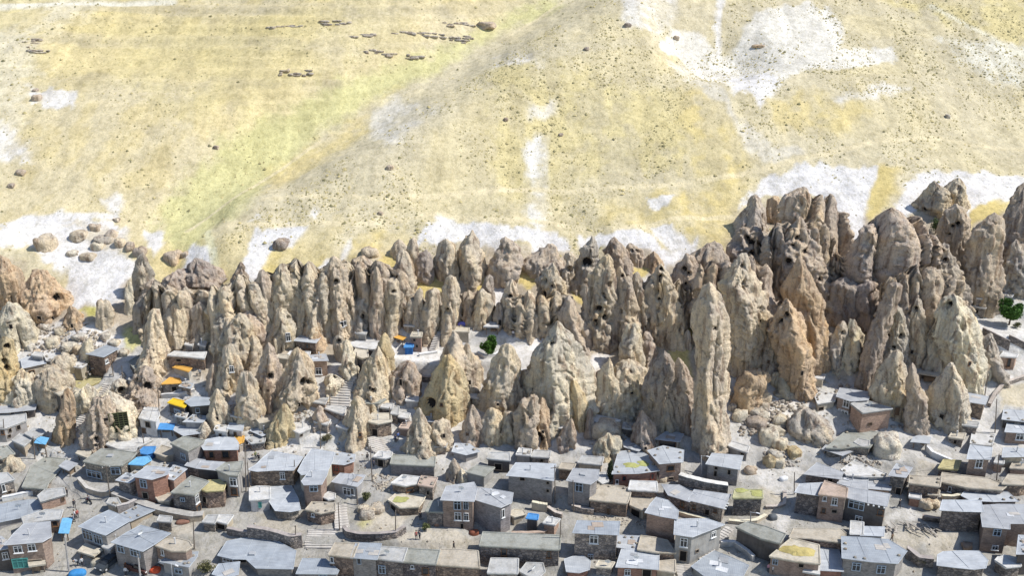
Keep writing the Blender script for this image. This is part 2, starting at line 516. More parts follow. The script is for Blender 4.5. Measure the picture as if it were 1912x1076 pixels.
# ------------------------------------------------------------------ patches of soil, grass and bare tuff, traced on the ground
WHITE = (.74, .715, .695)
PALE = (.66, .61, .50)
LILAC = (.60, .54, .395)
GOLD = (.64, .515, .21)
GREEN = (.58, .545, .265)
YEL = (.62, .53, .27)
PATH = (.74, .64, .42)
DUST = (.56, .54, .51)
STREET = (.365, .352, .33)
COURT = (.50, .45, .37)
MOSS = (.48, .45, .12)
TUFF = (.47, .40, .31)
PATCHES = [   # colour, edge softness in metres, opacity, region, outline
    (TUFF, 4, 1, 'Z', [(-500, 500), (0, 490), (130, 560), (240, 520), (300, 535), (500, 540), (620, 500), (700, 470), (900, 450), (1300, 480), (1370, 400), (1500, 380), (1912, 400), (2450, 400), (2300, 850), (1912, 850), (1300, 830), (0, 860), (-500, 860)]),
    (DUST, 3, 1, 'Z', [(-400, 690), (60, 640), (230, 620), (260, 680), (480, 760), (640, 650), (720, 600), (1020, 620), (1060, 690), (900, 740), (1100, 790), (1250, 830), (1360, 700), (1500, 690), (1640, 720), (1850, 560), (2000, 540), (2300, 700), (2400, 920), (-500, 920)]),
    (YEL, 9, .5, 'M', [(350, 90), (900, 60), (1500, 40), (1600, 200), (1200, 330), (700, 460), (480, 300)]),
    ((.65, .595, .455), 10, .75, 'M', [(-300, -60), (420, -60), (330, 60), (140, 120), (170, 300), (60, 480), (-300, 560)]),
    (YEL, 4, .9, 'M', [(-200, -20), (200, -10), (100, 60), (0, 110), (-200, 120)]),
    (LILAC, 9, .5, 'Z', [(300, 420), (640, 200), (1060, -40), (1900, -60), (2300, 200), (2300, 400), (1380, 400), (1300, 470), (640, 470)]),
    (GREEN, 6, .85, 'M', [(590, 830), (640, 740), (720, 640), (880, 490), (1230, 330), (1500, 230), (1760, 130), (1912, 50), (2060, 0), (2090, 30), (1912, 100), (1700, 215), (1450, 360), (1200, 500), (1000, 680), (880, 800), (780, 860), (740, 930), (640, 900)]),
    (GOLD, 6, .6, 'M', [(1000, 650), (1400, 400), (1480, 330), (1400, 480), (1150, 640), (960, 720)]),
    (YEL, 5, .9, 'N', [(1300, -40), (2300, -60), (2300, 320), (1912, 190), (1780, 120), (1500, 30)]),
    (GOLD, 9, .75, 'N', [(700, 330), (800, 420), (880, 560), (880, 680), (840, 820), (800, 900), (690, 910), (610, 800), (670, 640), (620, 480)]),
    (YEL, 8, .8, 'N', [(-60, 250), (330, 280), (620, 350), (690, 560), (560, 640), (260, 650), (160, 780), (-60, 700)]),
    (GOLD, 6, .6, 'N', [(370, 740), (560, 700), (680, 720), (640, 820), (450, 830), (350, 800)]),
    (GOLD, 5, .6, 'N', [(950, 360), (1150, 330), (1350, 420), (1250, 500), (1000, 470)]),
    (GOLD, 4, .8, 'B', [(60, 430), (120, 470), (330, 190), (460, 160), (600, 60), (650, 110), (480, 380), (540, 440), (420, 540), (370, 640), (330, 600), (300, 560), (240, 640), (120, 560)]),
    (GOLD, 3, .8, 'B', [(700, 260), (1100, 170), (1180, 250), (1140, 320), (760, 420), (640, 450)]),
    (GOLD, 2.5, .9, 'D', [(740, 390), (800, 150), (860, 50), (1000, 60), (960, 220), (880, 330), (790, 430)]),
    (GOLD, 2, .95, 'D', [(1480, 360), (1640, 290), (1760, 290), (1860, 230), (1740, 420), (1640, 440), (1540, 560), (1480, 420)]),
    (PALE, 2.5, .9, 'N', [(600, 230), (690, 270), (790, 345), (860, 460), (960, 520), (1090, 560), (1090, 590), (950, 600), (870, 520), (800, 420), (690, 320)]),
    ((.76, .72, .64), 1.6, .95, 'N', [(560, 180), (600, 110), (700, 110), (790, 190), (830, 200), (880, 90), (960, 30), (1100, 0), (1200, 30), (1250, 110), (1240, 170), (1420, 180), (1440, 220), (1240, 260), (1130, 240), (1030, 270), (980, 345), (900, 350), (820, 345), (740, 300), (640, 230)]),
    (WHITE, 1.5, .95, 'N', [(830, 280), (1000, 280), (960, 345), (930, 400), (900, 350), (820, 345)]),
    ((.74, .71, .66), 3, .8, 'N', [(400, -40), (640, -40), (600, 80), (540, 130), (430, 95)]),
    (WHITE, 1, .8, 'N', [(770, -20), (800, -20), (790, 100), (805, 200), (785, 190), (770, 90)]),
    ((.72, .69, .64), 3, .75, 'N', [(1180, 360), (1430, 310), (1500, 340), (1400, 370), (1220, 380)]),
    ((.73, .70, .60), 3, .85, 'N', [(1600, 150), (1912, 170), (2100, 260), (2100, 340), (1850, 330), (1700, 260)]),
    ((.71, .69, .66), 3, .85, 'N', [(60, 520), (140, 505), (140, 640), (120, 860), (60, 840), (70, 660)]),
    (WHITE, 3, .6, 'N', [(30, 380), (170, 370), (180, 430), (60, 445)]),
    ((.70, .66, .60), 3, .8, 'N', [(-70, 215), (120, 225), (110, 250), (-60, 250)]),
    ((.68, .65, .60), 5, .7, 'M', [(1380, 420), (1480, 360), (1640, 400), (1540, 470), (1460, 540), (1400, 480)]),
    (WHITE, .8, .9, 'N', [(495, 745), (605, 730), (590, 772), (530, 775)]),
    (WHITE, 2, .85, 'M', [(90, 320), (270, 340), (285, 390), (170, 405)]),
    (WHITE, 3, .8, 'M', [(-200, 430), (30, 450), (110, 570), (120, 610), (0, 605), (-200, 600)]),
    (WHITE, 1.5, .8, 'M', [(380, 740), (440, 720), (465, 750), (440, 785)]),
    (WHITE, 1.5, .7, 'M', [(900, 830), (940, 815), (940, 840)]),
    (WHITE, 1.5, .8, 'M', [(1135, 805), (1180, 795), (1160, 825)]),
    # the bare scree above the cones
    (WHITE, 1.6, .97, 'A', [(-300, 260), (0, 210), (150, 130), (420, 75), (850, 100), (940, 170), (960, 260), (900, 330), (1010, 420), (990, 520), (860, 650), (850, 770), (700, 790), (480, 720), (470, 600), (400, 430), (250, 380), (0, 370), (-300, 380)]),
    ((.62, .54, .40), 2.5, .7, 'A', [(480, 140), (800, 130), (940, 200), (960, 300), (700, 270), (560, 190)]),
    ((.58, .52, .37), 2.5, .8, 'A', [(-100, 390), (300, 400), (440, 480), (470, 620), (380, 620), (160, 500), (-100, 440)]),
    (WHITE, 1.2, .9, 'A', [(1080, 190), (1240, 215), (1240, 300), (1160, 400), (1090, 330)]),
    (WHITE, 1.0, .97, 'A', [(1330, 560), (1400, 360), (1480, 280), (1590, 320), (1580, 500), (1500, 560), (1440, 560)]),
    (WHITE, 1.0, .97, 'M', [(895, 1010), (925, 860), (1030, 850), (1135, 838), (1080, 930), (1020, 940), (990, 1010), (950, 1070), (910, 1070)]),
    (WHITE, .8, .95, 'B', [(390, 510), (540, 420), (520, 560), (420, 570)]),
    (WHITE, 1.2, .75, 'B', [(600, 410), (690, 260), (700, 320), (620, 440)]),
    (WHITE, .8, .95, 'B', [(230, 730), (320, 600), (345, 640), (300, 720)]),
    (WHITE, 1.2, .97, 'M', [(1540, 900), (1580, 860), (1660, 805), (1740, 830), (1800, 825), (1912, 850), (2020, 850), (2080, 880), (2115, 940), (2000, 940), (1960, 900), (1900, 890), (1830, 960), (1800, 920), (1740, 900), (1600, 915)]),
    (WHITE, 1.0, .97, 'C', [(490, 220), (700, 205), (950, 210), (1040, 240), (1120, 340), (1200, 340), (1350, 330), (1260, 420), (1180, 440), (1130, 490), (1090, 440), (1000, 390), (850, 340), (740, 300), (490, 350)]),
    (WHITE, 1.0, .93, 'C', [(1000, 170), (1180, 135), (1240, 240), (1350, 245), (1350, 330), (1200, 340), (1120, 280), (1060, 220)]),
    (WHITE, 1.0, .97, 'N', [(860, 790), (930, 670), (1060, 620), (1160, 605), (1380, 625), (1330, 760), (1300, 890), (1260, 890), (1250, 830), (1170, 740), (1040, 730), (930, 740)]),
    (WHITE, 1.0, .97, 'N', [(1420, 790), (1510, 640), (1640, 632), (1912, 662), (2100, 690), (1850, 730), (1720, 780), (1690, 840), (1640, 720), (1560, 720), (1480, 800)]),
    (WHITE, 1.0, .9, 'C', [(850, 560), (1000, 560), (1010, 760), (940, 700), (900, 620)]),
    (WHITE, 1.2, .95, 'B', [(1745, 640), (1912, 540), (2050, 520), (1900, 640), (1800, 760), (1750, 800)]),
    (WHITE, 1.2, .95, 'G', [(560, 370), (620, 260), (740, 250), (700, 320), (620, 400), (600, 520), (620, 640), (560, 660), (520, 600), (590, 520)]),
    # grassy ledges between the cones
    (GOLD, 1.2, .95, 'B', [(860, 490), (900, 370), (1010, 360), (1010, 430), (950, 500)]),
    (GOLD, 1.2, .95, 'B', [(1170, 600), (1290, 525), (1400, 590), (1380, 670), (1260, 690), (1130, 720)]),
    (GOLD, 1.2, .95, 'B', [(1520, 680), (1600, 600), (1720, 470), (1740, 540), (1660, 680)]),
    (GOLD, 1.2, .95, 'A', [(1250, 790), (1340, 720), (1480, 660), (1660, 650), (1660, 690), (1540, 740), (1420, 770)]),
    (MOSS, 1.5, .85, 'A', [(530, 750), (700, 790), (720, 850), (620, 850)]),
    (GOLD, 1.2, .95, 'C', [(20, 520), (190, 520), (150, 620), (100, 660), (20, 630)]),
    (GOLD, 1.2, .95, 'C', [(370, 660), (530, 640), (540, 740), (440, 740)]),
    (GOLD, 1.2, .95, 'C', [(860, 500), (1050, 470), (1000, 570), (900, 560)]),
    (GOLD, 1.2, .9, 'C', [(1230, 920), (1320, 860), (1340, 1000), (1330, 1100), (1240, 1076)]),
    (GOLD, 1.2, .95, 'G', [(1190, 290), (1240, 60), (1330, 40), (1340, 420), (1330, 620), (1260, 600), (1280, 380)]),
    (GOLD, 1.2, .9, 'D', [(690, 900), (940, 800), (920, 880), (780, 1010), (720, 980)]),
    ((.58, .54, .22), 1.5, .9, 'E', [(880, 60), (980, 40), (1110, 100), (1060, 210), (980, 220), (860, 120)]),
    # village ground
    (STREET, 6, .95, 'Z', [(-600, 870), (60, 862), (140, 875), (420, 862), (720, 855), (900, 868), (1200, 870), (1380, 840), (1560, 855), (1912, 850), (2500, 850), (2600, 1300), (-800, 1300)]),
    (COURT, 1.5, .9, 'J', [(650, 740), (700, 660), (900, 600), (1150, 610), (1040, 760), (830, 800)]),
    (MOSS, 1.5, .5, 'J', [(650, 720), (760, 650), (850, 660), (740, 730)]),
    (COURT, 1.5, .8, 'J', [(1060, 830), (1240, 730), (1500, 740), (1640, 810), (1600, 900), (1320, 880)]),
    (COURT, 1.5, .8, 'J', [(-10, 640), (160, 660), (330, 720), (330, 760), (-20, 750)]),
    (COURT, 1.5, .9, 'K', [(490, 600), (760, 640), (960, 670), (960, 780), (760, 780), (500, 660)]),
    (COURT, 1.5, .8, 'L', [(900, 780), (1250, 740), (1440, 740), (1520, 880), (1280, 930), (960, 870)]),
    (COURT, 1.5, .9, 'L', [(-60, 440), (100, 440), (130, 560), (110, 700), (-40, 640)]),
    (COURT, 1.5, .8, 'L', [(1060, 220), (1300, 280), (1260, 350), (1040, 330)]),
    (COURT, 1.5, .8, 'I', [(1180, 700), (1400, 680), (1400, 800), (1240, 780)]),
    (DUST, 1.2, .9, 'L', [(820, 820), (880, 640), (980, 560), (1120, 600), (1100, 650), (920, 700), (870, 820)]),
    (DUST, 1.5, .9, 'L', [(-100, 300), (0, 260), (130, 300), (290, 330), (200, 450), (180, 700), (130, 790), (90, 760), (130, 560), (-60, 420)]),
    (DUST, 1.2, .9, 'K', [(1500, 200), (1640, 200), (1780, 300), (1871, 330), (1871, 420), (1560, 400)]),
    ((.72, .69, .65), 1.2, .95, 'H', [(1560, 230), (1700, 250), (1912, 300), (2000, 330), (2000, 480), (1850, 640), (1700, 760), (1640, 860), (1600, 1076), (1500, 1060), (1640, 740), (1840, 600), (1780, 400), (1600, 330)]),
    ((.55, .48, .35), 1.2, .9, 'H', [(1700, 850), (1760, 720), (1912, 660), (2000, 660), (2000, 880), (1720, 880)]),
    ((.74, .71, .68), 1.5, .95, 'F', [(640, 170), (760, 150), (1100, 210), (1340, 230), (1330, 400), (1230, 420), (1000, 330), (840, 250)]),
    ((.74, .71, .68), 1.5, .95, 'G', [(-80, 120), (240, 130), (220, 220), (100, 380), (0, 380), (-80, 300)]),
    ((.72, .69, .66), 1.5, .9, 'E', [(420, 30), (700, 70), (880, 150), (860, 240), (560, 240), (320, 250), (230, 130), (280, 90)]),
    ((.70, .66, .60), 2, .9, 'P', [(700, 480), (1100, 480), (1450, 640), (1300, 800), (1000, 900), (640, 900), (560, 720)]),
]
TRAILS = [   # colour, width in metres, region, points
    (PATH, 1.0, 'N', [(-100, 715), (400, 700), (800, 660), (960, 625), (1090, 582), (1350, 530), (1600, 515), (1800, 550), (2000, 560)]),
    (PATH, .9, 'N', [(-100, 830), (200, 845), (400, 850), (640, 810), (860, 800)]),
    (PATH, .9, 'M', [(970, 740), (1400, 735), (1912, 715)]),
    (PATH, .9, 'M', [(780, 862), (1300, 830), (1640, 800), (1912, 832)]),
    (WHITE, 1.2, 'A', [(-60, 170), (150, 125), (420, 90), (850, 100)]),
    ((.74, .70, .45), 1.1, 'M', [(780, 860), (790, 950), (800, 1000)]),
    (PATH, .7, 'M', [(700, 860), (1000, 660), (1200, 520)]),
    ((.75, .72, .62), 2.0, 'M', [(-100, 30), (300, 15), (650, 5)]),
    (PATH, .8, 'N', [(0, 130), (120, 60), (200, 0)]),
    ((.74, .70, .55), 1.2, 'N', [(1560, 20), (1780, 130), (1912, 210), (2000, 260)]),
]

def poly_dist(px, py, poly):
    """signed distance to a polygon, positive inside (vectorised)."""
    d = np.full(px.shape, 1e9)
    ins = np.zeros(px.shape, bool)
    n = len(poly)
    for i in range(n):
        ax, ay = poly[i]
        bx, by = poly[(i + 1) % n]
        ex, ey = bx - ax, by - ay
        t = np.clip(((px - ax) * ex + (py - ay) * ey) / (ex * ex + ey * ey + 1e-9), 0, 1)
        d = np.minimum(d, np.hypot(px - ax - t * ex, py - ay - t * ey))
        c = ((ay > py) != (by > py)) & (px < ex * (py - ay) / (ey if abs(ey) > 1e-9 else 1e-9) + ax)
        ins ^= c
    return np.where(ins, d, -d)

def line_dist(px, py, pts):
    d = np.full(px.shape, 1e9)
    for (ax, ay), (bx, by) in zip(pts[:-1], pts[1:]):
        ex, ey = bx - ax, by - ay
        t = np.clip(((px - ax) * ex + (py - ay) * ey) / (ex * ex + ey * ey + 1e-9), 0, 1)
        d = np.minimum(d, np.hypot(px - ax - t * ex, py - ay - t * ey))
    return d

def soil_colours(X, Y):
    n_big = fbm2(X / 34, Y / 34, 4, 31)
    n_mid = fbm2(X / 9, Y / 14, 4, 37)
    n_fin = fbm2(X / 2.2, Y / 2.2, 3, 41)
    c = np.empty(X.shape + (3,))
    a, b, g = np.array((.645, .545, .295)), np.array((.64, .555, .36)), np.array(GOLD)
    k = sstep(-.35, .35, n_big)[..., None]
    c[:] = a * (1 - k) + b * k
    k = (sstep(.12, .5, n_mid) * .38)[..., None]
    c = c * (1 - k) + g * k
    # thin contour bands of the left hill
    band = sstep(.25, .8, np.sin((ground_raw(X, Y) + 3 * n_big) / 1.5) + .8 * n_mid) * .5 * sstep(235, 260, Y)
    c = c * (1 - band[..., None]) + np.array((.50, .44, .31)) * band[..., None]
    streak = fbm2(X / 2.6, Y / 22, 3, 51)
    wx = X + 2.0 * n_mid + .7 * n_fin + .9 * streak
    wy = Y + 1.8 * streak + 2.0 * fbm2(X / 8 + 50, Y / 8, 4, 43) + .7 * fbm2(X / 2 + 9, Y / 2, 2, 47)
    for (colr, soft, op, reg, pts) in PATCHES:
        poly = [tuple(hit(*gp(reg, p))[:2]) for p in pts]
        xs, ys = [p[0] for p in poly], [p[1] for p in poly]
        sel = (X > min(xs) - 12) & (X < max(xs) + 12) & (Y > min(ys) - 12) & (Y < max(ys) + 12)
        if not sel.any():
            continue
        amp = min(1.35, .45 + soft / 2.2)
        px = X[sel] + (wx[sel] - X[sel]) * amp
        py = Y[sel] + (wy[sel] - Y[sel]) * amp
        d = poly_dist(px, py, poly) + soft * .35 * n_fin[sel]
        k = sstep(-soft * .5, soft * .5, d) * op
        if soft >= 3 and reg in 'MNBC' and colr != GREEN:
            k = k * (.35 + .65 * sstep(-.45, .25, n_mid[sel] + .6 * n_fin[sel] + .3 * streak[sel]))
        k = k[:, None]
        tone = (1 + .07 * n_mid[sel] + .07 * n_fin[sel])[:, None]
        c[sel] = c[sel] * (1 - k) + np.array(colr) * tone * k
    c *= (1 + .15 * streak * sstep(200, 212, Y))[..., None]
    for (colr, wd, reg, pts) in TRAILS:
        line = [tuple(hit(*gp(reg, p))[:2]) for p in pts]
        d = line_dist(X + 1.2 * n_mid, Y + 1.2 * n_big, line)
        k = (1 - sstep(wd * .4, wd * 1.1, d))[..., None] * .75
        c = c * (1 - k) + np.array(colr) * k
    return np.clip(c, .02, .9)

def build_terrain(clamps):
    ys = np.concatenate([np.array([-400, -200, -60, 0, 40, 70, 85, 95, 102]), np.arange(106, 215, .40), np.arange(215, 330, .62),
                         np.arange(330, 430, 2.0), np.array([440, 470, 520, 600, 720, 900, 1200, 1700, 2500, 4000.])])
    tt = np.concatenate([np.array([-9, -4, -2.2, -1.5, -1.15, -1.0, -.9]), np.linspace(-.84, .84, 640), np.array([.9, 1.0, 1.15, 1.5, 2.2, 4, 9])])
    T, Y = np.meshgrid(tt, ys)
    X = T * np.maximum(np.abs(Y) * .94 + 8, 90)
    X = X + .05 * noise2(X * 3, Y * 3, 77)
    Z = ground(X, Y)
    for (poly, zmax) in clamps:
        xs, yy = [p[0] for p in poly], [p[1] for p in poly]
        sel = (X > min(xs) - 1) & (X < max(xs) + 1) & (Y > min(yy) - 1) & (Y < max(yy) + 1)
        if sel.any():
            d = poly_dist(X[sel], Y[sel], poly)
            z = Z[sel]
            Z[sel] = np.where(d > -.35, np.minimum(z, zmax), z)
    ny, nx = X.shape
    idx = np.arange(nx * ny).reshape(ny, nx)
    F = np.stack([idx[:-1, :-1], idx[:-1, 1:], idx[1:, 1:], idx[1:, :-1]], -1).reshape(-1, 4)
    me = mesh_np('hillside', np.stack([X, Y, Z], -1).reshape(-1, 3), F, True)
    C = soil_colours(X, Y).reshape(-1, 3)
    at = me.color_attributes.new('soil', 'FLOAT_COLOR', 'POINT')
    at.data.foreach_set('color', np.concatenate([C, np.ones((len(C), 1))], 1).astype(np.float32).ravel())
    o = link('hillside', me, None, [M_GROUND])
    tag(o, kind='structure')
    return o
# ------------------------------------------------------------------ tuff cones
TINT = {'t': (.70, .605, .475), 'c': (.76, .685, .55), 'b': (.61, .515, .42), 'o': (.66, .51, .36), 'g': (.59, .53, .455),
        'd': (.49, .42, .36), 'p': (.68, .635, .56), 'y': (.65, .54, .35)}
ROCKS = []            # filled by the spec lists: name, label, region, levels, tint, options

def window_mesh(wd, ht, frame_col, style):
    pass

def rock_shape(levels, tr=.8, p=1.5, craggy=.5, seed=1, lean=.12, dens=1.0, flat=False, foot=.9, grow=1.06, teeth=0.0, wob_k=.6):
    """levels: global pixel rows (v, uL, uR) from the tip to the foot. Returns grid of world points, centre of the foot."""
    rs = np.random.default_rng(seed)
    v, uL, uR = levels[-1]
    G = hit((uL + uR) / 2, v)
    ab = (uR - uL) / 2 / FPX * depth_of(G)
    yc = G[1] + min(tr * ab * .6, 5.0)
    pts = []
    for (v, uL, uR) in levels:
        d = ray((uL + uR) / 2, v)
        s = (yc + lean * (CAM[2] - G[2]) - CAM[1]) / (d[1] - lean * d[2])
        P = CAM + s * d
        pts.append((P[2], P[0], P[1], (uR - uL) / 2 / FPX * s))
    a_top = pts[0][3]
    pts = [(pts[0][0] + (.25 if flat else .6) * a_top, pts[0][1], pts[0][2], 0.0)] + pts
    z0 = pts[-1][0]
    ab = pts[-1][3]
    ext = min(.8 * tr * ab, 6) + 2.5
    pts.append((z0 - ext, pts[-1][1], pts[-1][2] - lean * ext, ab * 1.2))
    pts = np.array(pts)
    # what the photograph hides behind nearer rock goes on down at nearly full width
    run = np.maximum.accumulate(pts[:, 3])
    pts[:, 3] = np.maximum(pts[:, 3], run * foot)
    # keep z strictly decreasing
    for i in range(1, len(pts)):
        if pts[i, 0] > pts[i - 1, 0] - .15:
            pts[i, 0] = pts[i - 1, 0] - .15
    H = pts[0, 0] - pts[-1, 0]
    amax = pts[:, 3].max()
    step = .27 / dens
    nz = int(np.clip(H / step, 12, 150))
    m = int(np.clip(2 * math.pi * amax * .85 / step, 18, 120))
    s = np.linspace(0, 1, nz)
    tipn = max(2, nz // 14)
    z = pts[0, 0] - H * s
    zs = pts[::-1, 0]
    cx = np.interp(z, zs, pts[::-1, 1])
    cy = np.interp(z, zs, pts[::-1, 2])
    a = np.interp(z, zs, pts[::-1, 3])
    for arr in (cx, cy, a):
        for _ in range(2):
            arr[1:-1] = (arr[:-2] + 2 * arr[1:-1] + arr[2:]) / 4
    a[0] = .02
    zr = z * .55 + rs.uniform(0, 99)
    a[1:] *= (1 + wob_k * .08 * noise2(zr * .5, zr * 0, 91) + .025 * noise2(zr * 2.7, zr * 0, 92))[1:]
    cx = cx + wob_k * a * (.17 * noise2(zr * .6, zr * 0 + 7, 93) + .05 * noise2(zr * 2.9, zr * 0 + 7, 94))
    th = np.linspace(0, 2 * math.pi, m, endpoint=False)
    TH = th[None, :]
    # plan of the cone: a many sided figure whose flat flanks meet in worn ridges and drift round with height
    D2 = math.pi / 180
    if p < 1.9:
        base = [(-90 - rs.uniform(38, 62)) * D2, (-90 + rs.uniform(36, 60)) * D2, (40 + rs.uniform(-25, 15)) * D2, (130 + rs.uniform(-15, 25)) * D2]
        dist = [rs.uniform(.72, .9), rs.uniform(.72, .9), rs.uniform(.8, 1), rs.uniform(.8, 1)]
        if rs.uniform() < .35:
            base.append((-90 + rs.uniform(-15, 15)) * D2); dist.append(rs.uniform(.92, 1.02))
    else:
        nf = int(rs.integers(6, 9))
        base = list(np.linspace(0, 2 * math.pi, nf, endpoint=False) + rs.uniform(0, 6.28) + rs.uniform(-.35, .35, nf) * (6.28 / nf))
        dist = list(rs.uniform(.75, 1.0, nf))
    acc = 0
    q = 10.0 if p < 1.9 else 6.0
    for t0, dk in zip(base, dist):
        drift = rs.uniform(-.3, .3) * s[:, None] + .20 * np.sin(s[:, None] * rs.uniform(2, 7) + rs.uniform(0, 6))
        dz = dk * (1 + .16 * np.sin(s[:, None] * rs.uniform(4, 11) + rs.uniform(0, 6)))
        acc = acc + np.clip(np.cos(TH - t0 - drift) / dz, 1e-3, None) ** q
    r = acc ** (-1 / q)
    r = np.minimum(r, 1.6)
    rx = r * np.cos(TH)
    hi, lo = rx.max(axis=1, keepdims=True), rx.min(axis=1, keepdims=True)
    half = (hi - lo) / 2
    A = a[:, None] * grow
    D = np.minimum(A * tr, 7.5)
    rx = (rx - (hi + lo) / 2) / half
    ry = r * np.sin(TH) / half
    X = cx[:, None] + A * rx
    Y = cy[:, None] + D * ry
    Z = np.repeat(z[:, None], m, 1)
    ofs = rs.uniform(-500, 500, 3)
    nxs, nys, nzs = X + ofs[0], Y + ofs[1], Z + ofs[2]
    sc = 1.0 / np.clip(amax * .5, 1.0, 2.6)
    wob = .5 * noise3(nxs * .2, nys * .2, nzs * .15, seed % 43)
    flute = -np.abs(fbm3(nxs * sc + wob, nys * sc + wob, nzs * sc * .13, 4, seed % 97)) * 2.2 + .5
    lump = fbm3(nxs * .30, nys * .30, nzs * .22, 2, seed % 89 + 5)
    fine = fbm3(nxs * 1.2, nys * 1.2, nzs * .7, 3, seed % 83 + 9)
    rid = 1 - 2 * np.abs(fbm3(nxs * .55, nys * .55, nzs * .22, 4, seed % 79 + 3))
    blk = np.round(fbm3(nxs * .5, nys * .5, nzs * .4, 2, seed % 73 + 2) * 4) / 4
    pit = sstep(.42, .60, noise3(nxs * .8, nys * .8, nzs * .55, seed % 71 + 1))
    tafoni = sstep(.40, .56, noise3(nxs * 1.35, nys * 1.35, nzs * 1.1, seed % 47 + 6)) * sstep(-.1, .3, noise3(nxs * .25, nys * .25, nzs * .2, seed % 41 + 8))
    am = np.minimum(A, 4.0)
    disp = am * .27 * flute + .16 * np.minimum(am, 2.2) / 2.2 * lump + (.09 + .12 * craggy) * fine
    crag = 1 - 2.2 * np.abs(fbm3(nxs * .95 + 31, nys * .95, nzs * .30, 4, seed % 59 + 4))
    disp = disp + np.minimum(am, 1.6) / 1.6 * (.12 + .30 * craggy) * crag
    crk = noise3(nxs * .55 + .4 * lump, nys * .55, nzs * .10, seed % 37 + 2)
    crk2 = noise3(nxs * .35, nys * .35, nzs * .5, seed % 31 + 3)
    disp = disp - np.minimum(am, 2.2) / 2.2 * (.55 * np.exp(-(crk / .07) ** 2) + .30 * np.exp(-(crk2 / .05) ** 2))
    cg = max(craggy - .25, 0)
    disp = disp - np.minimum(am * .5, .75) * (.15 + 1.0 * craggy) * tafoni + cg * np.minimum(am, 2.5) * (.40 * rid - .12 + .22 * blk) - (.10 + .7 * cg) * np.minimum(am * .5, .8) * pit
    if not flat:
        disp = disp * np.clip(s[:, None] * nz / tipn, .25, 1)
    disp = disp - disp.mean(axis=1, keepdims=True) + .04 * am
    k = 1 + disp / np.maximum(np.hypot(A * rx, D * ry), .3)
    k = np.clip(k, .35, 1.7)
    X = cx[:, None] + (X - cx[:, None]) * k
    Y = cy[:, None] + (Y - cy[:, None]) * k
    Z = Z + np.minimum(A, 1.5) * .22 * fbm3(nxs * .9 + 7, nys * .9, nzs * .9, 2, seed % 67) * (s[:, None] > 0)
    top = np.clip(1 - s[:, None] * (5 if flat else 3.5), 0, 1)
    Z = Z + top * np.minimum(amax, 2.5) * (.55 if (flat or craggy > .8) else .30) * rid
    if teeth:
        # a row of columns grown together: deep grooves between them and a toothed crest
        per = X / teeth + .55 * noise2(X / 6 + ofs[0], Z * .07, 71)
        fr = per - np.floor(per)
        hk = _hash(np.floor(per), np.floor(per) * 0, np.floor(per) * 0, seed % 1000)
        col = np.sqrt(np.clip(1 - (2 * fr - 1) ** 2, 0, 1))
        Y = Y - (col - .6) * teeth * .62 - hk * teeth * .35
        Hh = z[0] - z[-1]
        Z = Z - np.clip(1 - s[:, None] * 1.25, 0, 1) * ((1 - col) * .42 + .26 * (hk + 1) * .5) * min(Hh * .8, 9)
    return np.stack([X, Y, Z], -1), G

def grid_faces(nz, m):
    i = np.arange(nz - 1)[:, None]
    j = np.arange(m)[None, :]
    a = i * m + j
    b = i * m + (j + 1) % m
    return np.stack([a, a + m, b + m, b], -1).reshape(-1, 4)

def oriented(name, parent, P, N, wd, ht, style, col=None, origin=(0, 0, 0)):
    """A window, door or hatch that stands at P on a wall whose outward normal is N: frame, pane or leaf as parts and sub-parts."""
    ang = math.atan2(N[1], N[0]) + math.pi / 2
    L = (P[0] - origin[0], P[1] - origin[1], P[2] - origin[2])
    fr, gl = MB(), MB()
    t = max(.07, min(.13, wd * .09))
    fc = {'w': (.80, .80, .78), 'b': (.20, .11, .06), 'm': (.42, .50, .58), 'd': (.16, .12, .09), 'o': (.30, .25, .20), 'r': (.36, .10, .07), 'g': (.10, .33, .30), 'l': (.10, .11, .05)}[style]
    for sx in (-1, 1):
        fr.box((sx * (wd / 2 - t / 2), -.02, 0), (t, .16, ht))
    for sz in (-1, 1):
        fr.box((0, -.02, sz * (ht / 2 - t / 2)), (wd - 2 * t, .16, t))
    if style in 'wmrg' and wd > .8:
        for k in range(1, 2 + (wd > 1.7)):
            fr.box((-wd / 2 + wd * k / (2 + (wd > 1.7)), -.02, 0), (t * .8, .12, ht - 2 * t))
        fr.box((0, -.02, ht * .18), (wd - 2 * t, .115, t * .8))
    nm = 'door' if style in 'dg' else ('opening' if style in 'ol' else 'window')
    if style == 'l':
        for k in range(1, 9):
            fr.box((0, -.03, -ht / 2 + ht * k / 9), (wd - 2 * t, .10, .10))
        for k in range(1, 4):
            fr.box((-wd / 2 + wd * k / 4, -.03, 0), (.12, .12, ht - 2 * t))
    if style in 'wb':
        fr.box((0, -.07, -ht / 2 - .05), (wd + .24, .26, .09))
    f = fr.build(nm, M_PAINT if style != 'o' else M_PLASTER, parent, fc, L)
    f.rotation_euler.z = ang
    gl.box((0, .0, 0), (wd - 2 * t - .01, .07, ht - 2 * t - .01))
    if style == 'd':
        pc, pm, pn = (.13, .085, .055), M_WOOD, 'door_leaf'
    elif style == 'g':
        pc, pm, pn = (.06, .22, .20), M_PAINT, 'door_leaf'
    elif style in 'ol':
        pc, pm, pn = (.018, .016, .015), M_HOLLOW_SHADE, 'dark_interior'  # near black slab: the unlit room behind is painted into its colour
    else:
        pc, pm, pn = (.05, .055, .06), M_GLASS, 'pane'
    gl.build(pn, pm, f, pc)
    return f

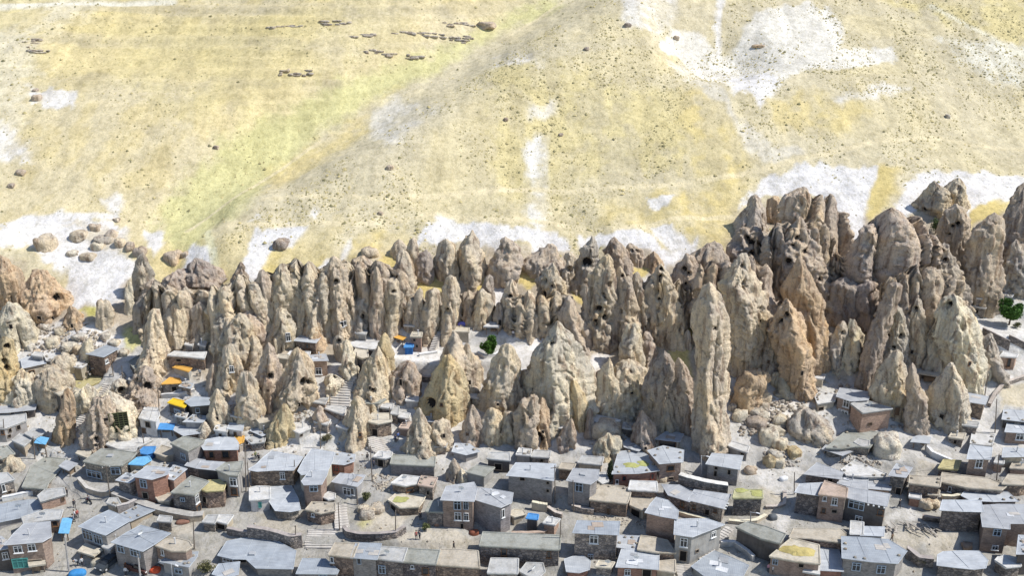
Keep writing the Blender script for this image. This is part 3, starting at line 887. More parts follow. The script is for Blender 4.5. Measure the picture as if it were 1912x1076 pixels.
def build_rock(name, label, reg, levels, tint, cat='rock cone', group='tuff cones of the rock village', holes=(), wins=(), seed=None, **kw):
    lv = []
    for (v, a, b) in levels:
        u0, vv = gp(reg, (a, v))
        u1, _ = gp(reg, (b, v))
        lv.append((vv, u0, u1))
    if seed is None:
        seed = (sum(ord(ch) * (i + 3) for i, ch in enumerate(label)) * 131 + int(lv[0][1] * 7)) % 99991
    if reg in 'EFGH' and name == 'rock_cone' and not wins:
        q = np.random.default_rng(seed)
        if q.uniform() < .6:
            (va, _, _), (vb, ua, ub) = levels[0], levels[-1]
            f = q.uniform(.62, .86)
            wins = [((ua + ub) / 2 + q.uniform(-.16, .16) * (ub - ua), va + f * (vb - va), q.uniform(14, 24), q.uniform(22, 36), q.choice(['o', 'd', 'o', 'b']))]
    hs = [gp(reg, (h[0], h[1])) + (h[2] / REG[reg][2],) for h in holes]
    kw = dict(kw)
    kw.setdefault('grow', {'E': 1.16, 'F': 1.14, 'A': 1.1}.get(reg, 1.05))
    kw.setdefault('dens', 1.25 if hs else 1.0)
    P, G = rock_shape(lv, seed=seed, **kw)
    nz, m, _ = P.shape
    V = P.reshape(-1, 3)
    F = grid_faces(nz, m)
    V0 = V.copy()
    cave = np.zeros(len(V), bool)
    # outward direction in plan
    cen = np.repeat(P.mean(axis=1)[:, None, :], m, 1).reshape(-1, 3)
    out = V - cen
    out[:, 2] = 0
    out /= np.maximum(np.linalg.norm(out, axis=1, keepdims=True), 1e-6)
    view = V - CAM
    facing = (out * view).sum(1) < 0
    u, v, s = project(V)
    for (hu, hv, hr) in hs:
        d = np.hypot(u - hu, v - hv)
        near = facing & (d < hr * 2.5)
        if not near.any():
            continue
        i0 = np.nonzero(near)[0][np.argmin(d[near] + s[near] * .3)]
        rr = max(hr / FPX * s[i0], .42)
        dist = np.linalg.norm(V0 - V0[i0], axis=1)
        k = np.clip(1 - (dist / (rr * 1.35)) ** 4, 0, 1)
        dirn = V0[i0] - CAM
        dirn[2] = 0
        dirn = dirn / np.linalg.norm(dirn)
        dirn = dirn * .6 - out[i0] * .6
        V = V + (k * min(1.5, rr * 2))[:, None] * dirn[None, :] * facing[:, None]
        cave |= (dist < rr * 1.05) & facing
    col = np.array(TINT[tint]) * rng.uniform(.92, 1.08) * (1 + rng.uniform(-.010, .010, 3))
    org = np.array([G[0], G[1], G[2]])
    fc = cave[F].all(axis=1)
    main = F[~fc]
    me = mesh_np(name, V - org, main, True)
    o = link(name, me, None, [M_ROCK], col, org)
    tag(o, label, cat, group)
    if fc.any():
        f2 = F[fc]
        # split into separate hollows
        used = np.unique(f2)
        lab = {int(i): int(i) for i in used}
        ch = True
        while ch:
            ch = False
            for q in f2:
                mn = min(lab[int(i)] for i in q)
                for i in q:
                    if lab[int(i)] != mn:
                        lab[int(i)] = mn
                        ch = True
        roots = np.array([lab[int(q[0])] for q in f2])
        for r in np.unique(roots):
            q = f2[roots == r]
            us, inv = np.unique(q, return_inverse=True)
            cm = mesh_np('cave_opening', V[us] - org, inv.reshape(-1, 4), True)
            link('cave_opening', cm, o, [M_HOLLOW_SHADE], (.05, .042, .036))  # hollow faces coloured near black to paint the shade inside
    for (wu, wv, ww, wh, st) in wins:
        uu, vv = gp(reg, (wu, wv))
        d = np.hypot(u - uu, v - vv)
        cand = facing & (d < 12)
        if not cand.any():
            continue
        i0 = np.nonzero(cand)[0][np.argmin(d[cand] + .6 * (s[cand] - s[cand].min()))]
        n = out[i0] * .5 - np.array([0, 1, 0]) * .5
        n /= np.linalg.norm(n)
        k = s[i0] / FPX / REG[reg][2]
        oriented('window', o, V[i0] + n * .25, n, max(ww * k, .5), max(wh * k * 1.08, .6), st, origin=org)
    return o

# ------------------------------------------------------------------ loose boulders
def blob(rx, ry, rz, seed, rough=.22, nu=22, nv=14):
    th = np.linspace(0, 2 * math.pi, nu, endpoint=False)[None, :]
    ph = np.linspace(0, math.pi, nv)[:, None]
    x, y, z = np.sin(ph) * np.cos(th), np.sin(ph) * np.sin(th), np.cos(ph) * np.ones_like(th)
    o = seed * 3.71
    n = fbm3(x * 1.3 + o, y * 1.3, z * 1.3, 3, seed % 61)
    b = 1 - 2 * np.abs(noise3(x * 1.0 + o, y + 5, z, seed % 53))
    k = 1 + rough * n + rough * .5 * b
    q = 3.2
    e = (np.abs(x) ** q + np.abs(y) ** q + np.abs(z) ** q) ** (-1 / q)
    k = k * e
    return np.stack([x * k * rx, y * k * ry, z * k * rz], -1).reshape(-1, 3), grid_faces(nv, nu)

def build_boulder(label, reg, u, v, wpx, hpx, tint, group='boulders loose on the slope', name='boulder', tilt=0.0, cat='boulder', rough=.34, big=False):
    """(u, v): the middle of the boulder as seen; wpx, hpx: its size in the region's pixels."""
    sc = REG[reg][2]
    uu, vv = gp(reg, (u, v))
    w_, h_ = wpx / sc, hpx / sc
    G = hit(uu, vv + h_ * .42)
    k = depth_of(G) / FPX
    rx, rz = w_ * k / 2, max(h_ * k / 2 * 1.02, .2)
    ry = (rx + rz) / 2
    seed = int(u * 13 + v * 7 + wpx) % 9973
    V, F = blob(rx, ry, rz, seed, rough, 30 if big else 20, 20 if big else 12)
    me = mesh_np(name, V + np.array([0, 0, rz * (.12 if reg == 'A' else .5)]), F, True)
    c = np.array(TINT[tint]) * rng.uniform(.92, 1.1)
    o = link(name, me, None, [M_ROCK], c, (G[0], G[1] + ry * .5, G[2]))
    o.rotation_euler = (0, tilt, rng.uniform(-.4, .4))
    return tag(o, label, cat, group)
# ------------------------------------------------------------------ houses of the village
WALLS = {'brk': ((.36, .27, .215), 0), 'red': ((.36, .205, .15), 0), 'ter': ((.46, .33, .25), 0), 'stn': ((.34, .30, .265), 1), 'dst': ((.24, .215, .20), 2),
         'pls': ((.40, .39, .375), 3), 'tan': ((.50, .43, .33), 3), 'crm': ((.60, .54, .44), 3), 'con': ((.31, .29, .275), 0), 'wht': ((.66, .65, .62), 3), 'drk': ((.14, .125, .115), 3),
         'blw': ((.05, .19, .52), 3), 'brn': ((.30, .235, .19), 1)}
ROOFS = {'zin': ((.34, .368, .397), 0), 'wzn': ((.435, .455, .475), 0), 'gzn': ((.395, .405, .418), 0), 'mud': ((.44, .395, .325), 1), 'olv': ((.31, .315, .285), 1), 'gry': ((.43, .43, .42), 1),
         'wht': ((.55, .545, .53), 1), 'grs': ((.46, .41, .22), 1), 'yel': ((.80, .52, .03), 2), 'org': ((.70, .39, .09), 2), 'blu': ((.09, .29, .60), 2), 'lbl': ((.18, .45, .70), 2), 'pnk': ((.47, .375, .31), 1), 'mos': ((.42, .41, .25), 1), 'ltn': ((.52, .475, .39), 1)}
WMATS = [M_BRICK, M_STONE, M_RUBBLE, M_PLASTER]
RMATS = [M_METAL, M_MUD, M_CLOTH]
HOUSES = []
CLAMPS = []

def plan_house(spec):
    """World outline of a house: the roof edge seen in the photograph, lifted off the ground by its wall height."""
    reg, poly, h = spec['reg'], spec['poly'], spec['h']
    px = [gp(reg, p) for p in poly]
    sc = REG[reg][2]
    i0 = max(range(len(px)), key=lambda i: px[i][1] - spec.get('bias', 0) * px[i][0])
    u, v = px[i0]
    G = hit(u, v + h * 1.14 / sc)
    z = float(at_y(u, v, G[1])[2])
    z = max(z, G[2] + 1.7)
    out = []
    for (u, v) in px:
        d = ray(u, v)
        s = (z - CAM[2]) / d[2]
        P = CAM + s * d
        out.append((P[0], P[1]))
    # keep very deep traced outlines within reason
    y0 = min(p[1] for p in out)
    out = [(x, y0 + min(y - y0, 15 + .2 * (y - y0))) for x, y in out]
    out = ccw(out)
    zb = min(float(ground(x, y)) for x, y in out) - 1.6
    spec.update(out=out, z=z, zb=zb, G=G)
    CLAMPS.append((out, max(z - .45, zb + .3)))

def offset_poly(poly, d):
    n = len(poly)
    res = []
    for i in range(n):
        a, b, c = Vector(poly[i - 1]), Vector(poly[i]), Vector(poly[(i + 1) % n])
        e1, e2 = (b - a), (c - b)
        if e1.length < 1e-6 or e2.length < 1e-6:
            res.append((b.x, b.y)); continue
        e1.normalize(); e2.normalize()
        n1, n2 = Vector((e1.y, -e1.x)), Vector((e2.y, -e2.x))
        m = n1 + n2
        if m.length < .2:
            m = n1
        m.normalize()
        k = d / max(.45, m.dot(n1))
        res.append((b.x + m.x * k, b.y + m.y * k))
    return res

def build_house(spec):
    out, z, zb = spec['out'], spec['z'], spec['zb']
    wc, wm = WALLS[spec['wall']]
    rc, rm = ROOFS[spec['roof']]
    cx = sum(p[0] for p in out) / len(out)
    cy = sum(p[1] for p in out) / len(out)
    org = (cx, cy, spec['G'][2])
    root = link(spec.get('name', 'village_house'), None, loc=org)
    tag(root, spec['label'], spec.get('cat', 'house'), spec.get('group', 'houses of the village'))
    jit = rng.uniform(.93, 1.07)
    wcol = [c * jit * .84 * rng.uniform(.98, 1.02) for c in wc]
    rj = rng.uniform(.93, 1.06)
    rcol = [c * rj for c in rc]
    loc = [(x - cx, y - cy) for x, y in out]
    thick = .09 if rm == 0 else (.30 if rm == 1 else .05)
    n = len(loc)
    # a slight fall of the roof and uneven corners
    sl = spec.get('slope', rng.uniform(-.015, .03))
    zc = [z - org[2] + sl * (y if abs(y) < 8 else 8 * np.sign(y)) + rng.uniform(-.05, .05) for x, y in loc]
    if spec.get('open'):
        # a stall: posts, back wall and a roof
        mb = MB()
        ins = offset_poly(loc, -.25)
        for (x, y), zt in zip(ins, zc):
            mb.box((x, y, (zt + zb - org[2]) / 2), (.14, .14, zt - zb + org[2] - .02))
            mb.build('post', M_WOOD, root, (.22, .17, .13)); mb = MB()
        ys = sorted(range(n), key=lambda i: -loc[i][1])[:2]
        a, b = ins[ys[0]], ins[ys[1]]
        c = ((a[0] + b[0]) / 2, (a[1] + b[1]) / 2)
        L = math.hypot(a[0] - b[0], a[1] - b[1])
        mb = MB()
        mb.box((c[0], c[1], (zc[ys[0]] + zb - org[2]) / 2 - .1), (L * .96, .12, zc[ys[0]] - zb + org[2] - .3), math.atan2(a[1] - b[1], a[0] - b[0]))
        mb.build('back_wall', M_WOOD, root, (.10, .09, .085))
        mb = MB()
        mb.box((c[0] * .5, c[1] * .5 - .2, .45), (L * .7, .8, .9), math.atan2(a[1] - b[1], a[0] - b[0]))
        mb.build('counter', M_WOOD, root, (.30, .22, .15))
    else:
        mb = MB()
        wall_in = loc
        mb.prism(wall_in, zb - org[2], [q - thick + .012 for q in zc])
        mb.build('wall', WMATS[wm], root, wcol)
    # roof slab, in a frame turned along the front edge so that the sheets run with the building
    ef = min(range(n), key=lambda i: (loc[i][1] + loc[(i + 1) % n][1]))
    ang = math.atan2(loc[(ef + 1) % n][1] - loc[ef][1], loc[(ef + 1) % n][0] - loc[ef][0])
    ca, sa = math.cos(-ang), math.sin(-ang)
    ov = spec.get('over', .32 if rm == 0 else .16)
    op = offset_poly(loc, ov)
    rp = [(x * ca - y * sa, x * sa + y * ca) for x, y in op]
    mb = MB()
    mb.prism(rp, [q - thick for q in zc], zc)
    r = mb.build('roof', RMATS[rm], root, rcol)
    r.rotation_euler.z = ang
    ins = [(x * ca - y * sa, x * sa + y * ca) for x, y in offset_poly(loc, -.25)]
    zr = lambda x, y: (lambda wx, wy: z - org[2] + sl * (wy if abs(wy) < 8 else 8 * np.sign(wy)))(x * ca + y * sa, -x * sa + y * ca)
    if rm == 0 and not spec.get('plain'):
        # raised seam strips between the sheets
        xs = [p[0] for p in rp]
        nseam = int((max(xs) - min(xs)) / 4.6)
        for k in range(1, nseam + 1):
            x = min(xs) + (max(xs) - min(xs)) * k / (nseam + 1) + rng.uniform(-.3, .3)
            yy = []
            for i in range(n):
                a, b = rp[i], rp[(i + 1) % n]
                if (a[0] - x) * (b[0] - x) < 0:
                    t = (x - a[0]) / (b[0] - a[0])
                    yy.append((a[1] + t * (b[1] - a[1]), zc[i] + t * (zc[(i + 1) % n] - zc[i])))
            if len(yy) == 2 and abs(yy[0][1] - yy[1][1]) < .6 and abs(yy[0][0] - yy[1][0]) > 1:
                s_ = MB()
                s_.bar((x, yy[0][0], yy[0][1] + .02), (x, yy[1][0], yy[1][1] + .02), .035, 4)
                s_.build('roof_seam', M_METAL, r, [c * 1.06 for c in rcol])
    # edge of the roof: a bright folded lip on sheet roofs, a mud kerb on earth roofs
    if not spec.get('open'):
        for i in range(n):
            a, b = rp[i], rp[(i + 1) % n]
            L = math.hypot(a[0] - b[0], a[1] - b[1])
            if L < 1.2:
                continue
            e = MB()
            rr = .06 if rm == 0 else .13
            za, zb_ = zc[i], zc[(i + 1) % n]
            e.bar((a[0], a[1], za), (b[0], b[1], zb_), rr, 5)
            e.build('roof_edge', RMATS[rm], r, [min(.8, c * (1.22 if rm == 0 else 1.0)) for c in rcol])
    # openings given in the photograph
    sc = REG[spec['reg']][2]
    for (wu, wv, ww, wh, st) in spec.get('wins', ()):
        uu, vv = gp(spec['reg'], (wu, wv))
        d = ray(uu, vv)
        best = None
        for i in range(n):
            ax, ay = out[i]
            bx, by = out[(i + 1) % n]
            ex, ey = bx - ax, by - ay
            L = math.hypot(ex, ey)
            if L < .5:
                continue
            nx, ny = ey / L, -ex / L
            dn = d[0] * nx + d[1] * ny
            if dn >= -1e-4:
                continue
            s = ((ax - CAM[0]) * nx + (ay - CAM[1]) * ny) / dn
            P = CAM + s * d
            t = ((P[0] - ax) * ex + (P[1] - ay) * ey) / (L * L)
            miss = max(0, -t, t - 1) * L
            if miss < 1.2 and (best is None or miss < best[0]):
                best = (miss, s, P, (nx, ny), L, (ax, ay, ex, ey), t, abs(dn) / math.hypot(d[0], d[1]))
        if best is None:
            continue
        miss, s, P, N, L, (ax, ay, ex, ey), t, cosv = best
        k = s / FPX / sc
        wd = min(max(ww * k / max(cosv, .5), .55), L * .8)
        ht = max(wh * k / .85, .6)
        t = min(max(t, (wd / 2 + .1) / L), 1 - (wd / 2 + .1) / L)
        zz = min(max(P[2], spec['G'][2] + ht * .3), z - thick - ht / 2 - .08)
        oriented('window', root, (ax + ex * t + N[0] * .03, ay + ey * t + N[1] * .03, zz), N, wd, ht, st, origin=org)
    # things fixed to the roof
    ex = list(spec.get('extras', ()))
    if not ex and not spec.get('open') and rm != 2:
        if rng.uniform() < .16: ex.append('stones')
        if rm == 0 and rng.uniform() < .6: ex.append('patch')
        if rng.uniform() < .16: ex.append('chimney')
        if rng.uniform() < .08: ex.append('dish')
    for k in ex:
        px = sum(p[0] for p in ins) / n + rng.uniform(-.6, .6)
        py = sum(p[1] for p in ins) / n + rng.uniform(-.6, .6)
        if k == 'chimney':
            m = MB(); m.bar((px, py, zr(px, py) - .05), (px, py, zr(px, py) + 1.0), .10, 8); m.bar((px, py, zr(px, py) + 1.0), (px, py, zr(px, py) + 1.15), .17, 8)
            m.build('chimney', M_PAINT, r, (.55, .55, .55))
        elif k == 'dish':
            m = MB()
            zz = zr(px, py)
            m.bar((px, py, zz - .02), (px, py, zz + .7), .03, 5)
            vs = [(px, py + .10, zz + .85)]
            for rad, dy in ((.25, .06), (.5, -.06)):
                for q in range(10):
                    an = 2 * math.pi * q / 10
                    vs.append((px + rad * math.cos(an), py + dy - .35 * rad * math.sin(an), zz + .85 + rad * math.sin(an) * .9))
            fs = [(0, 1 + q, 1 + (q + 1) % 10) for q in range(10)] + [(1 + q, 11 + q, 11 + (q + 1) % 10, 1 + (q + 1) % 10) for q in range(10)]
            fs += [tuple(reversed(f)) for f in fs]
            nv = len(m.v)
            m.add(vs, fs[:20])
            m.add([(x, y + .02, zq) for x, y, zq in vs], fs[20:])
            m.build('satellite_dish', M_PAINT, r, (.78, .78, .76))
        elif k in ('moss', 'straw'):
            for q in range(3 if k == 'moss' else 1):
                cxm, cym = px + rng.uniform(-1.4, 1.4) * (k == 'moss'), py + rng.uniform(-.8, .8) * (k == 'moss')
                R0 = rng.uniform(.7, 1.3) if k == 'moss' else 2.0
                th = np.linspace(0, 2 * math.pi, 22, endpoint=False)
                vs, fs = [(cxm, cym, zr(cxm, cym) + (.10 if k == 'moss' else .45))], []
                for ring, (fr, hz) in enumerate(((.5, .09), (1.0, .012))):
                    for t_ in th:
                        rr = R0 * fr * (1 + .35 * float(noise2(math.cos(t_) * 1.6 + cxm, math.sin(t_) * 1.6 + cym, 5)) + rng.uniform(-.08, .08))
                        x, y = cxm + rr * math.cos(t_) * 1.25, cym + rr * math.sin(t_) * .8
                        vs.append((x, y, zr(x, y) + hz * (1 if k == 'moss' or ring else 4) + rng.uniform(0, .03)))
                n_ = len(th)
                fs += [(0, 1 + i, 1 + (i + 1) % n_) for i in range(n_)]
                fs += [(1 + i, 1 + n_ + i, 1 + n_ + (i + 1) % n_, 1 + (i + 1) % n_) for i in range(n_)]
                m = MB(); m.add(vs, fs)
                m.build('moss_patch' if k == 'moss' else 'straw_patch', M_MUD, r, (.38, .385, .15) if k == 'moss' else (.47, .39, .16))
        elif k == 'patch':
            for q in range(int(rng.integers(1, 4))):
                i = int(rng.integers(n)); t_ = rng.uniform(.2, .8); f_ = rng.uniform(.25, .9)
                a, b = ins[i], ins[(i + 1) % n]
                mx, my = sum(p[0] for p in ins) / n, sum(p[1] for p in ins) / n
                x = mx + f_ * (a[0] + t_ * (b[0] - a[0]) - mx) * .85
                y = my + f_ * (a[1] + t_ * (b[1] - a[1]) - my) * .85
                m = MB(); m.box((x, y, zr(x, y) + .035 + .012 * q), (rng.uniform(.8, 2.0), rng.uniform(.6, 1.4), .05), rng.uniform(-.15, .15))
                m.build('roof_patch', M_METAL, r, [(.40, .33, .27), (.60, .61, .62), (.33, .34, .35), (.46, .43, .39)][int(rng.integers(4))])
        elif k == 'rafters':
            a, b = rp[ef], rp[(ef + 1) % n]
            L = math.hypot(a[0] - b[0], a[1] - b[1])
            for q in range(int(L / .75)):
                t_ = (q + .5) / int(L / .75)
                m = MB(); m.box((a[0] + t_ * (b[0] - a[0]), a[1] + t_ * (b[1] - a[1]) - .12, zc[ef] + t_ * (zc[(ef + 1) % n] - zc[ef]) - .22), (.26, .40, .20))
                m.build('rafter_end', M_PAINT, r, (.72, .72, .70))
        elif k == 'hatch':
            m = MB(); m.box((px, py, zr(px, py) + .12), (1.0, .8, .26)); m.build('roof_hatch', M_PAINT, r, (.40, .41, .42))
        elif k == 'tank':
            m = MB(); m.bar((px, py, zr(px, py) - .02), (px, py, zr(px, py) + .9), .42, 12); m.build('water_tank', M_PAINT, r, (.70, .72, .74))
        elif k == 'stones':
            for q in range(5):
                i = rng.integers(n); t = rng.uniform(.1, .9)
                a, b = ins[i], ins[(i + 1) % n]
                x, y = a[0] + t * (b[0] - a[0]), a[1] + t * (b[1] - a[1])
                V, F = blob(.25, .2, .16, int(q * 7 + px * 100) % 997, .2, 8, 6)
                st = mesh_np('roof_stone', V + np.array([x, y, zr(x, y) + .12]), F, True)
                link('roof_stone', st, r, [M_ROCK], (.5, .46, .4))
    return root

def H(reg, poly, h, wall, roof, label, wins=(), **kw):
    HOUSES.append(dict(reg=reg, poly=poly, h=h, wall=wall, roof=roof, label=label, wins=wins, **kw))

# ------------------------------------------------------------------ other things of the village
def pole(reg, base, top, label, r=.11, arm=False, lamp=False, col=(.20, .165, .135), cat='pole', name='utility_pole'):
    G = hit(*gp(reg, base))
    T = at_y(*gp(reg, top), G[1])
    hgt = max(T[2] - G[2], 2.5)
    root = link(name, None, loc=G)
    tag(root, label, cat, 'poles in the village')
    m = MB(); m.bar((0, 0, -.8), (T[0] - G[0], 0, hgt), r, 8, 0, r * .7)
    m.build('shaft', M_WOOD if not lamp else M_PAINT, root, col)
    if arm:
        m = MB(); m.box((T[0] - G[0], 0, hgt - .45), (1.5, .09, .10), .3); m.build('cross_arm', M_WOOD, root, col)
        for q in (-1, 0, 1):
            m = MB(); m.bar((T[0] - G[0] + q * .6 * math.cos(.3), q * .6 * math.sin(.3), hgt - .40), (T[0] - G[0] + q * .6 * math.cos(.3), q * .6 * math.sin(.3), hgt - .16), .05, 6)
            m.build('insulator', M_PAINT, root, (.7, .7, .68))
    if lamp:
        m = MB(); m.bar((T[0] - G[0], 0, hgt - .05), (T[0] - G[0] + .9, -.5, hgt + .15), .04, 6); m.build('lamp_arm', M_PAINT, root, (.6, .6, .6))
        m = MB(); m.box((T[0] - G[0] + 1.1, -.6, hgt + .14), (.6, .22, .12), -.5); m.build('lamp_head', M_PAINT, root, (.78, .78, .78))
    return root

def stairs(reg, bottom, top, wpx, n, label, col=(.52, .49, .45), curve=0.0, jut=.0):
    """Stone steps between two pixels of the ground; each step is a part."""
    A_, B_ = hit(*gp(reg, bottom)), hit(*gp(reg, top))
    if B_[2] < A_[2] + .3:
        B_[2] = A_[2] + .3
    k = depth_of(A_) / FPX / REG[reg][2]
    root = link('stairway', None, loc=A_)
    tag(root, label, 'stairs', 'stairways between the houses')
    d = B_ - A_
    L = math.hypot(d[0], d[1])
    ang = math.atan2(d[1], d[0])
    run, rise = L / n, d[2] / n
    for i in range(n):
        t = (i + .5) / n
        me = MB()
        wd = wpx * k * rng.uniform(.94, 1.06)
        kk = rng.uniform(.92, 1.06)
        me.box((0, 0, -.75), (run * 1.12, wd, 1.5 + rise * .9))
        o = me.build('step', M_PLASTER, root, [c * kk for c in col])
        gz = float(ground(A_[0] + d[0] * t, A_[1] + d[1] * t)) - A_[2]
        lat = math.sin(t * math.pi) * curve
        o.location = (d[0] * t - math.sin(ang) * lat, d[1] * t + math.cos(ang) * lat, d[2] * (i + .5) / n * .6 + .4 * max(d[2] * t, gz) + .12)
        o.rotation_euler.z = ang + rng.uniform(-.02, .02)
    return root

def low_wall(reg, pts, hpx, label, code='stn', thick=.5, cap=None, name='retaining_wall', down=1.5):
    """A masonry wall that follows the ground below the given foot pixels."""
    P = []
    for a, b in zip(pts[:-1], pts[1:]):
        for t in np.linspace(0, 1, 7)[:-1]:
            P.append((a[0] + (b[0] - a[0]) * t, a[1] + (b[1] - a[1]) * t))
    P.append(pts[-1])
    W = [hit(*gp(reg, p)) for p in P]
    k = depth_of(W[0]) / FPX / REG[reg][2]
    h = hpx * k / .83
    W = np.array(W)
    Z = W[:, 2].copy()
    for _ in range(4):
        Z[1:-1] = (Z[:-2] + Z[1:-1] * 2 + Z[2:]) / 4
    org = W[len(W) // 2].copy()
    T = np.gradient(W[:, :2], axis=0)
    T /= np.maximum(np.linalg.norm(T, axis=1, keepdims=True), 1e-6)
    Nn = np.stack([-T[:, 1], T[:, 0]], 1)
    def strip(lo, hi, th):
        vs, fs = [], []
        for i in range(len(W)):
            jz = rng.uniform(-.025, .025)
            for sgn in (-1, 1):
                for z in (lo, hi):
                    q = W[i, :2] + Nn[i] * sgn * th / 2 - org[:2]
                    vs.append((q[0], q[1], Z[i] - org[2] + z + (jz if z == hi else 0)))
        for i in range(len(W) - 1):
            a, b = i * 4, i * 4 + 4
            fs += [(a, b, b + 1, a + 1), (a + 2, a + 3, b + 3, b + 2), (a + 1, b + 1, b + 3, a + 3), (a, a + 2, b + 2, b)]
        e = (len(W) - 1) * 4
        fs += [(0, 1, 3, 2), (e, e + 2, e + 3, e + 1)]
        return vs, fs
    wc, wm = WALLS[code]
    root = link(name, None, loc=org)
    tag(root, label, 'wall', 'walls and terraces of the village', 'thing')
    m = MB(); m.add(*strip(-down, h, thick)); m.build('masonry', WMATS[wm], root, wc)
    m = MB(); m.add(*strip(h + .06, h + .16, thick + .12)); m.build('coping', M_PLASTER, root, cap or [min(.7, c * 1.5) for c in wc])
    return root

_body = {}
def person_mesh(pose):
    if pose in _body:
        return _body[pose]
    J = {'pelvis': (0, 0, .93), 'chest': (0, -.02, 1.28), 'neck': (0, 0, 1.48), 'head': (0, -.02, 1.60), 'crown': (0, 0, 1.72)}
    st = .24 if pose == 'walk' else .03
    bend = pose == 'bend'
    if bend:
        J.update({'chest': (0, -.30, 1.16), 'neck': (0, -.46, 1.22), 'head': (0, -.55, 1.20), 'crown': (0, -.66, 1.17)})
    pts = [J['pelvis'], J['chest'], J['neck'], J['head'], J['crown']]
    rad = [.15, .17, .065, .10, .085]
    ed = [(0, 1), (1, 2), (2, 3), (3, 4)]
    for sx in (-1, 1):
        i = len(pts)
        pts += [(sx * .10, 0, .86), (sx * .11, -sx * st * .5 - .02, .50), (sx * .11, sx * st * -1 + .02, .08), (sx * .12, -sx * st - .12, .04)]
        rad += [.10, .07, .045, .04]
        ed += [(0, i), (i, i + 1), (i + 1, i + 2), (i + 2, i + 3)]
        i = len(pts)
        c = J['chest']
        pts += [(sx * .20, c[1], c[2] + .12), (sx * .26, c[1] + sx * st * .4, c[2] - .17), (sx * .25, c[1] + sx * st - .10, c[2] - .42), (sx * .24, c[1] + sx * st - .13, c[2] - .52)]
        rad += [.07, .05, .036, .032]
        ed += [(1, i), (i, i + 1), (i + 1, i + 2), (i + 2, i + 3)]
    me = bpy.data.meshes.new('person')
    me.from_pydata(pts, ed, [])
    o = bpy.data.objects.new('tmp', me)
    COL.objects.link(o)
    sk = o.modifiers.new('s', 'SKIN')
    for q, r in zip(me.skin_vertices[0].data, rad):
        q.radius = (r, r)
    me.skin_vertices[0].data[0].use_root = True
    o.modifiers.new('u', 'SUBSURF').levels = 1
    dg = bpy.context.evaluated_depsgraph_get()
    res = bpy.data.meshes.new_from_object(o.evaluated_get(dg))
    bpy.data.objects.remove(o)
    res.materials.clear()
    for m in (M_SKIN, M_CLOTH, M_TROUSER):
        res.materials.append(m)
    mi = []
    for p in res.polygons:
        c = p.center
        hd = c.z > 1.47 if not bend else c.y < -.42
        mi.append(0 if hd else (1 if c.z > .92 else 2))
    res.polygons.foreach_set('material_index', mi)
    res.polygons.foreach_set('use_smooth', [True] * len(mi))
    hair = MB()
    hc = J['crown']
    _body[pose] = (res, hc)
    return _body[pose]

M_SKIN = m_tint('skin', .6, 0, 3, .9); M_SKIN.node_tree.nodes['Principled BSDF'].inputs['Base Color'].default_value = (.45, .28, .19, 1)
for lk in list(M_SKIN.node_tree.links):
    if lk.to_socket.name == 'Base Color': M_SKIN.node_tree.links.remove(lk)
M_TROUSER = NT('dark_trousers').out((.045, .045, .055), None, .85)

def person(reg, px, label, shirt, pose='stand', rz=0.0):
    G = hit(*gp(reg, px))
    me, hc = person_mesh(pose)
    o = link('person', me, None, (), shirt, G)
    o.rotation_euler.z = rz
    tag(o, label, 'person', 'people about the village')
    V, F = blob(.105, .115, .085, 5, .05, 10, 7)
    hm = mesh_np('hair', V + np.array([hc[0], hc[1] + .02, hc[2] + .01]), F, True)
    link('hair', hm, o, [M_WOOD], (.03, .022, .018))
    return o

def tree(reg, base, top, wpx, label, col, nleaf=5200, name='leafy_tree', shape=1.0):
    G = hit(*gp(reg, base))
    T = at_y(*gp(reg, top), G[1])
    k = depth_of(G) / FPX / REG[reg][2]
    Hh = max(T[2] - G[2], 1.0)
    R = wpx * k / 2
    root = link(name, None, loc=G)
    tag(root, label, 'tree' if 'tree' in name else 'shrub', 'greenery')
    m = MB()
    th = Hh * .42
    m.bar((0, 0, -.4), (.05, .02, th), .07 * Hh ** .5 * 1.1, 8, 0, .05 * Hh ** .5)
    for q in range(6):
        an = q * 1.05 + .3
        m.bar((.05, .02, th * (.65 + .06 * q)), (math.cos(an) * R * .6, math.sin(an) * R * .6, Hh * (.6 + .05 * q)), .045 * Hh ** .5, 5, 0, .015)
    m.build('trunk', M_WOOD, root, (.16, .12, .09))
    rs = np.random.default_rng(int(base[0]))
    cl = rs.normal(size=(16, 3)); cl /= np.linalg.norm(cl, axis=1, keepdims=True)
    cl *= rs.uniform(.35, .72, (16, 1))
    ci = rs.integers(0, 16, nleaf)
    d = rs.normal(size=(nleaf, 3)); d /= np.linalg.norm(d, axis=1, keepdims=True)
    rr = rs.uniform(.2, 1, nleaf) ** .45 * rs.uniform(.30, .44, 16)[ci]
    P = cl[ci] + d * rr[:, None]
    P *= np.array([R * 1.12, R * 1.0, Hh * .46 * shape])
    P[:, 2] += Hh * .56
    sz = rs.uniform(.10, .22, nleaf) * (.6 + .1 * Hh)
    a = rs.normal(size=(nleaf, 3)); a /= np.linalg.norm(a, axis=1, keepdims=True)
    b = np.cross(a, rs.normal(size=(nleaf, 3))); b /= np.linalg.norm(b, axis=1, keepdims=True)
    V = np.stack([P + a * sz[:, None], P + b * sz[:, None] * .6, P - a * sz[:, None], P - b * sz[:, None] * .6], 1).reshape(-1, 3)
    F = np.arange(nleaf * 4).reshape(-1, 4)
    link('crown', mesh_np('crown', V, F), root, [M_LEAF], col)
    return root
# ------------------------------------------------------------------ the cones, traced row by row: (row, left edge, right edge), tip first
def R(reg, tint, label, levels, name='rock_cone', **kw):
    ROCKS.append((name, label, reg, levels, tint, kw))

K5 = dict(craggy=.75)
K9 = dict(craggy=1.0, p=1.9)
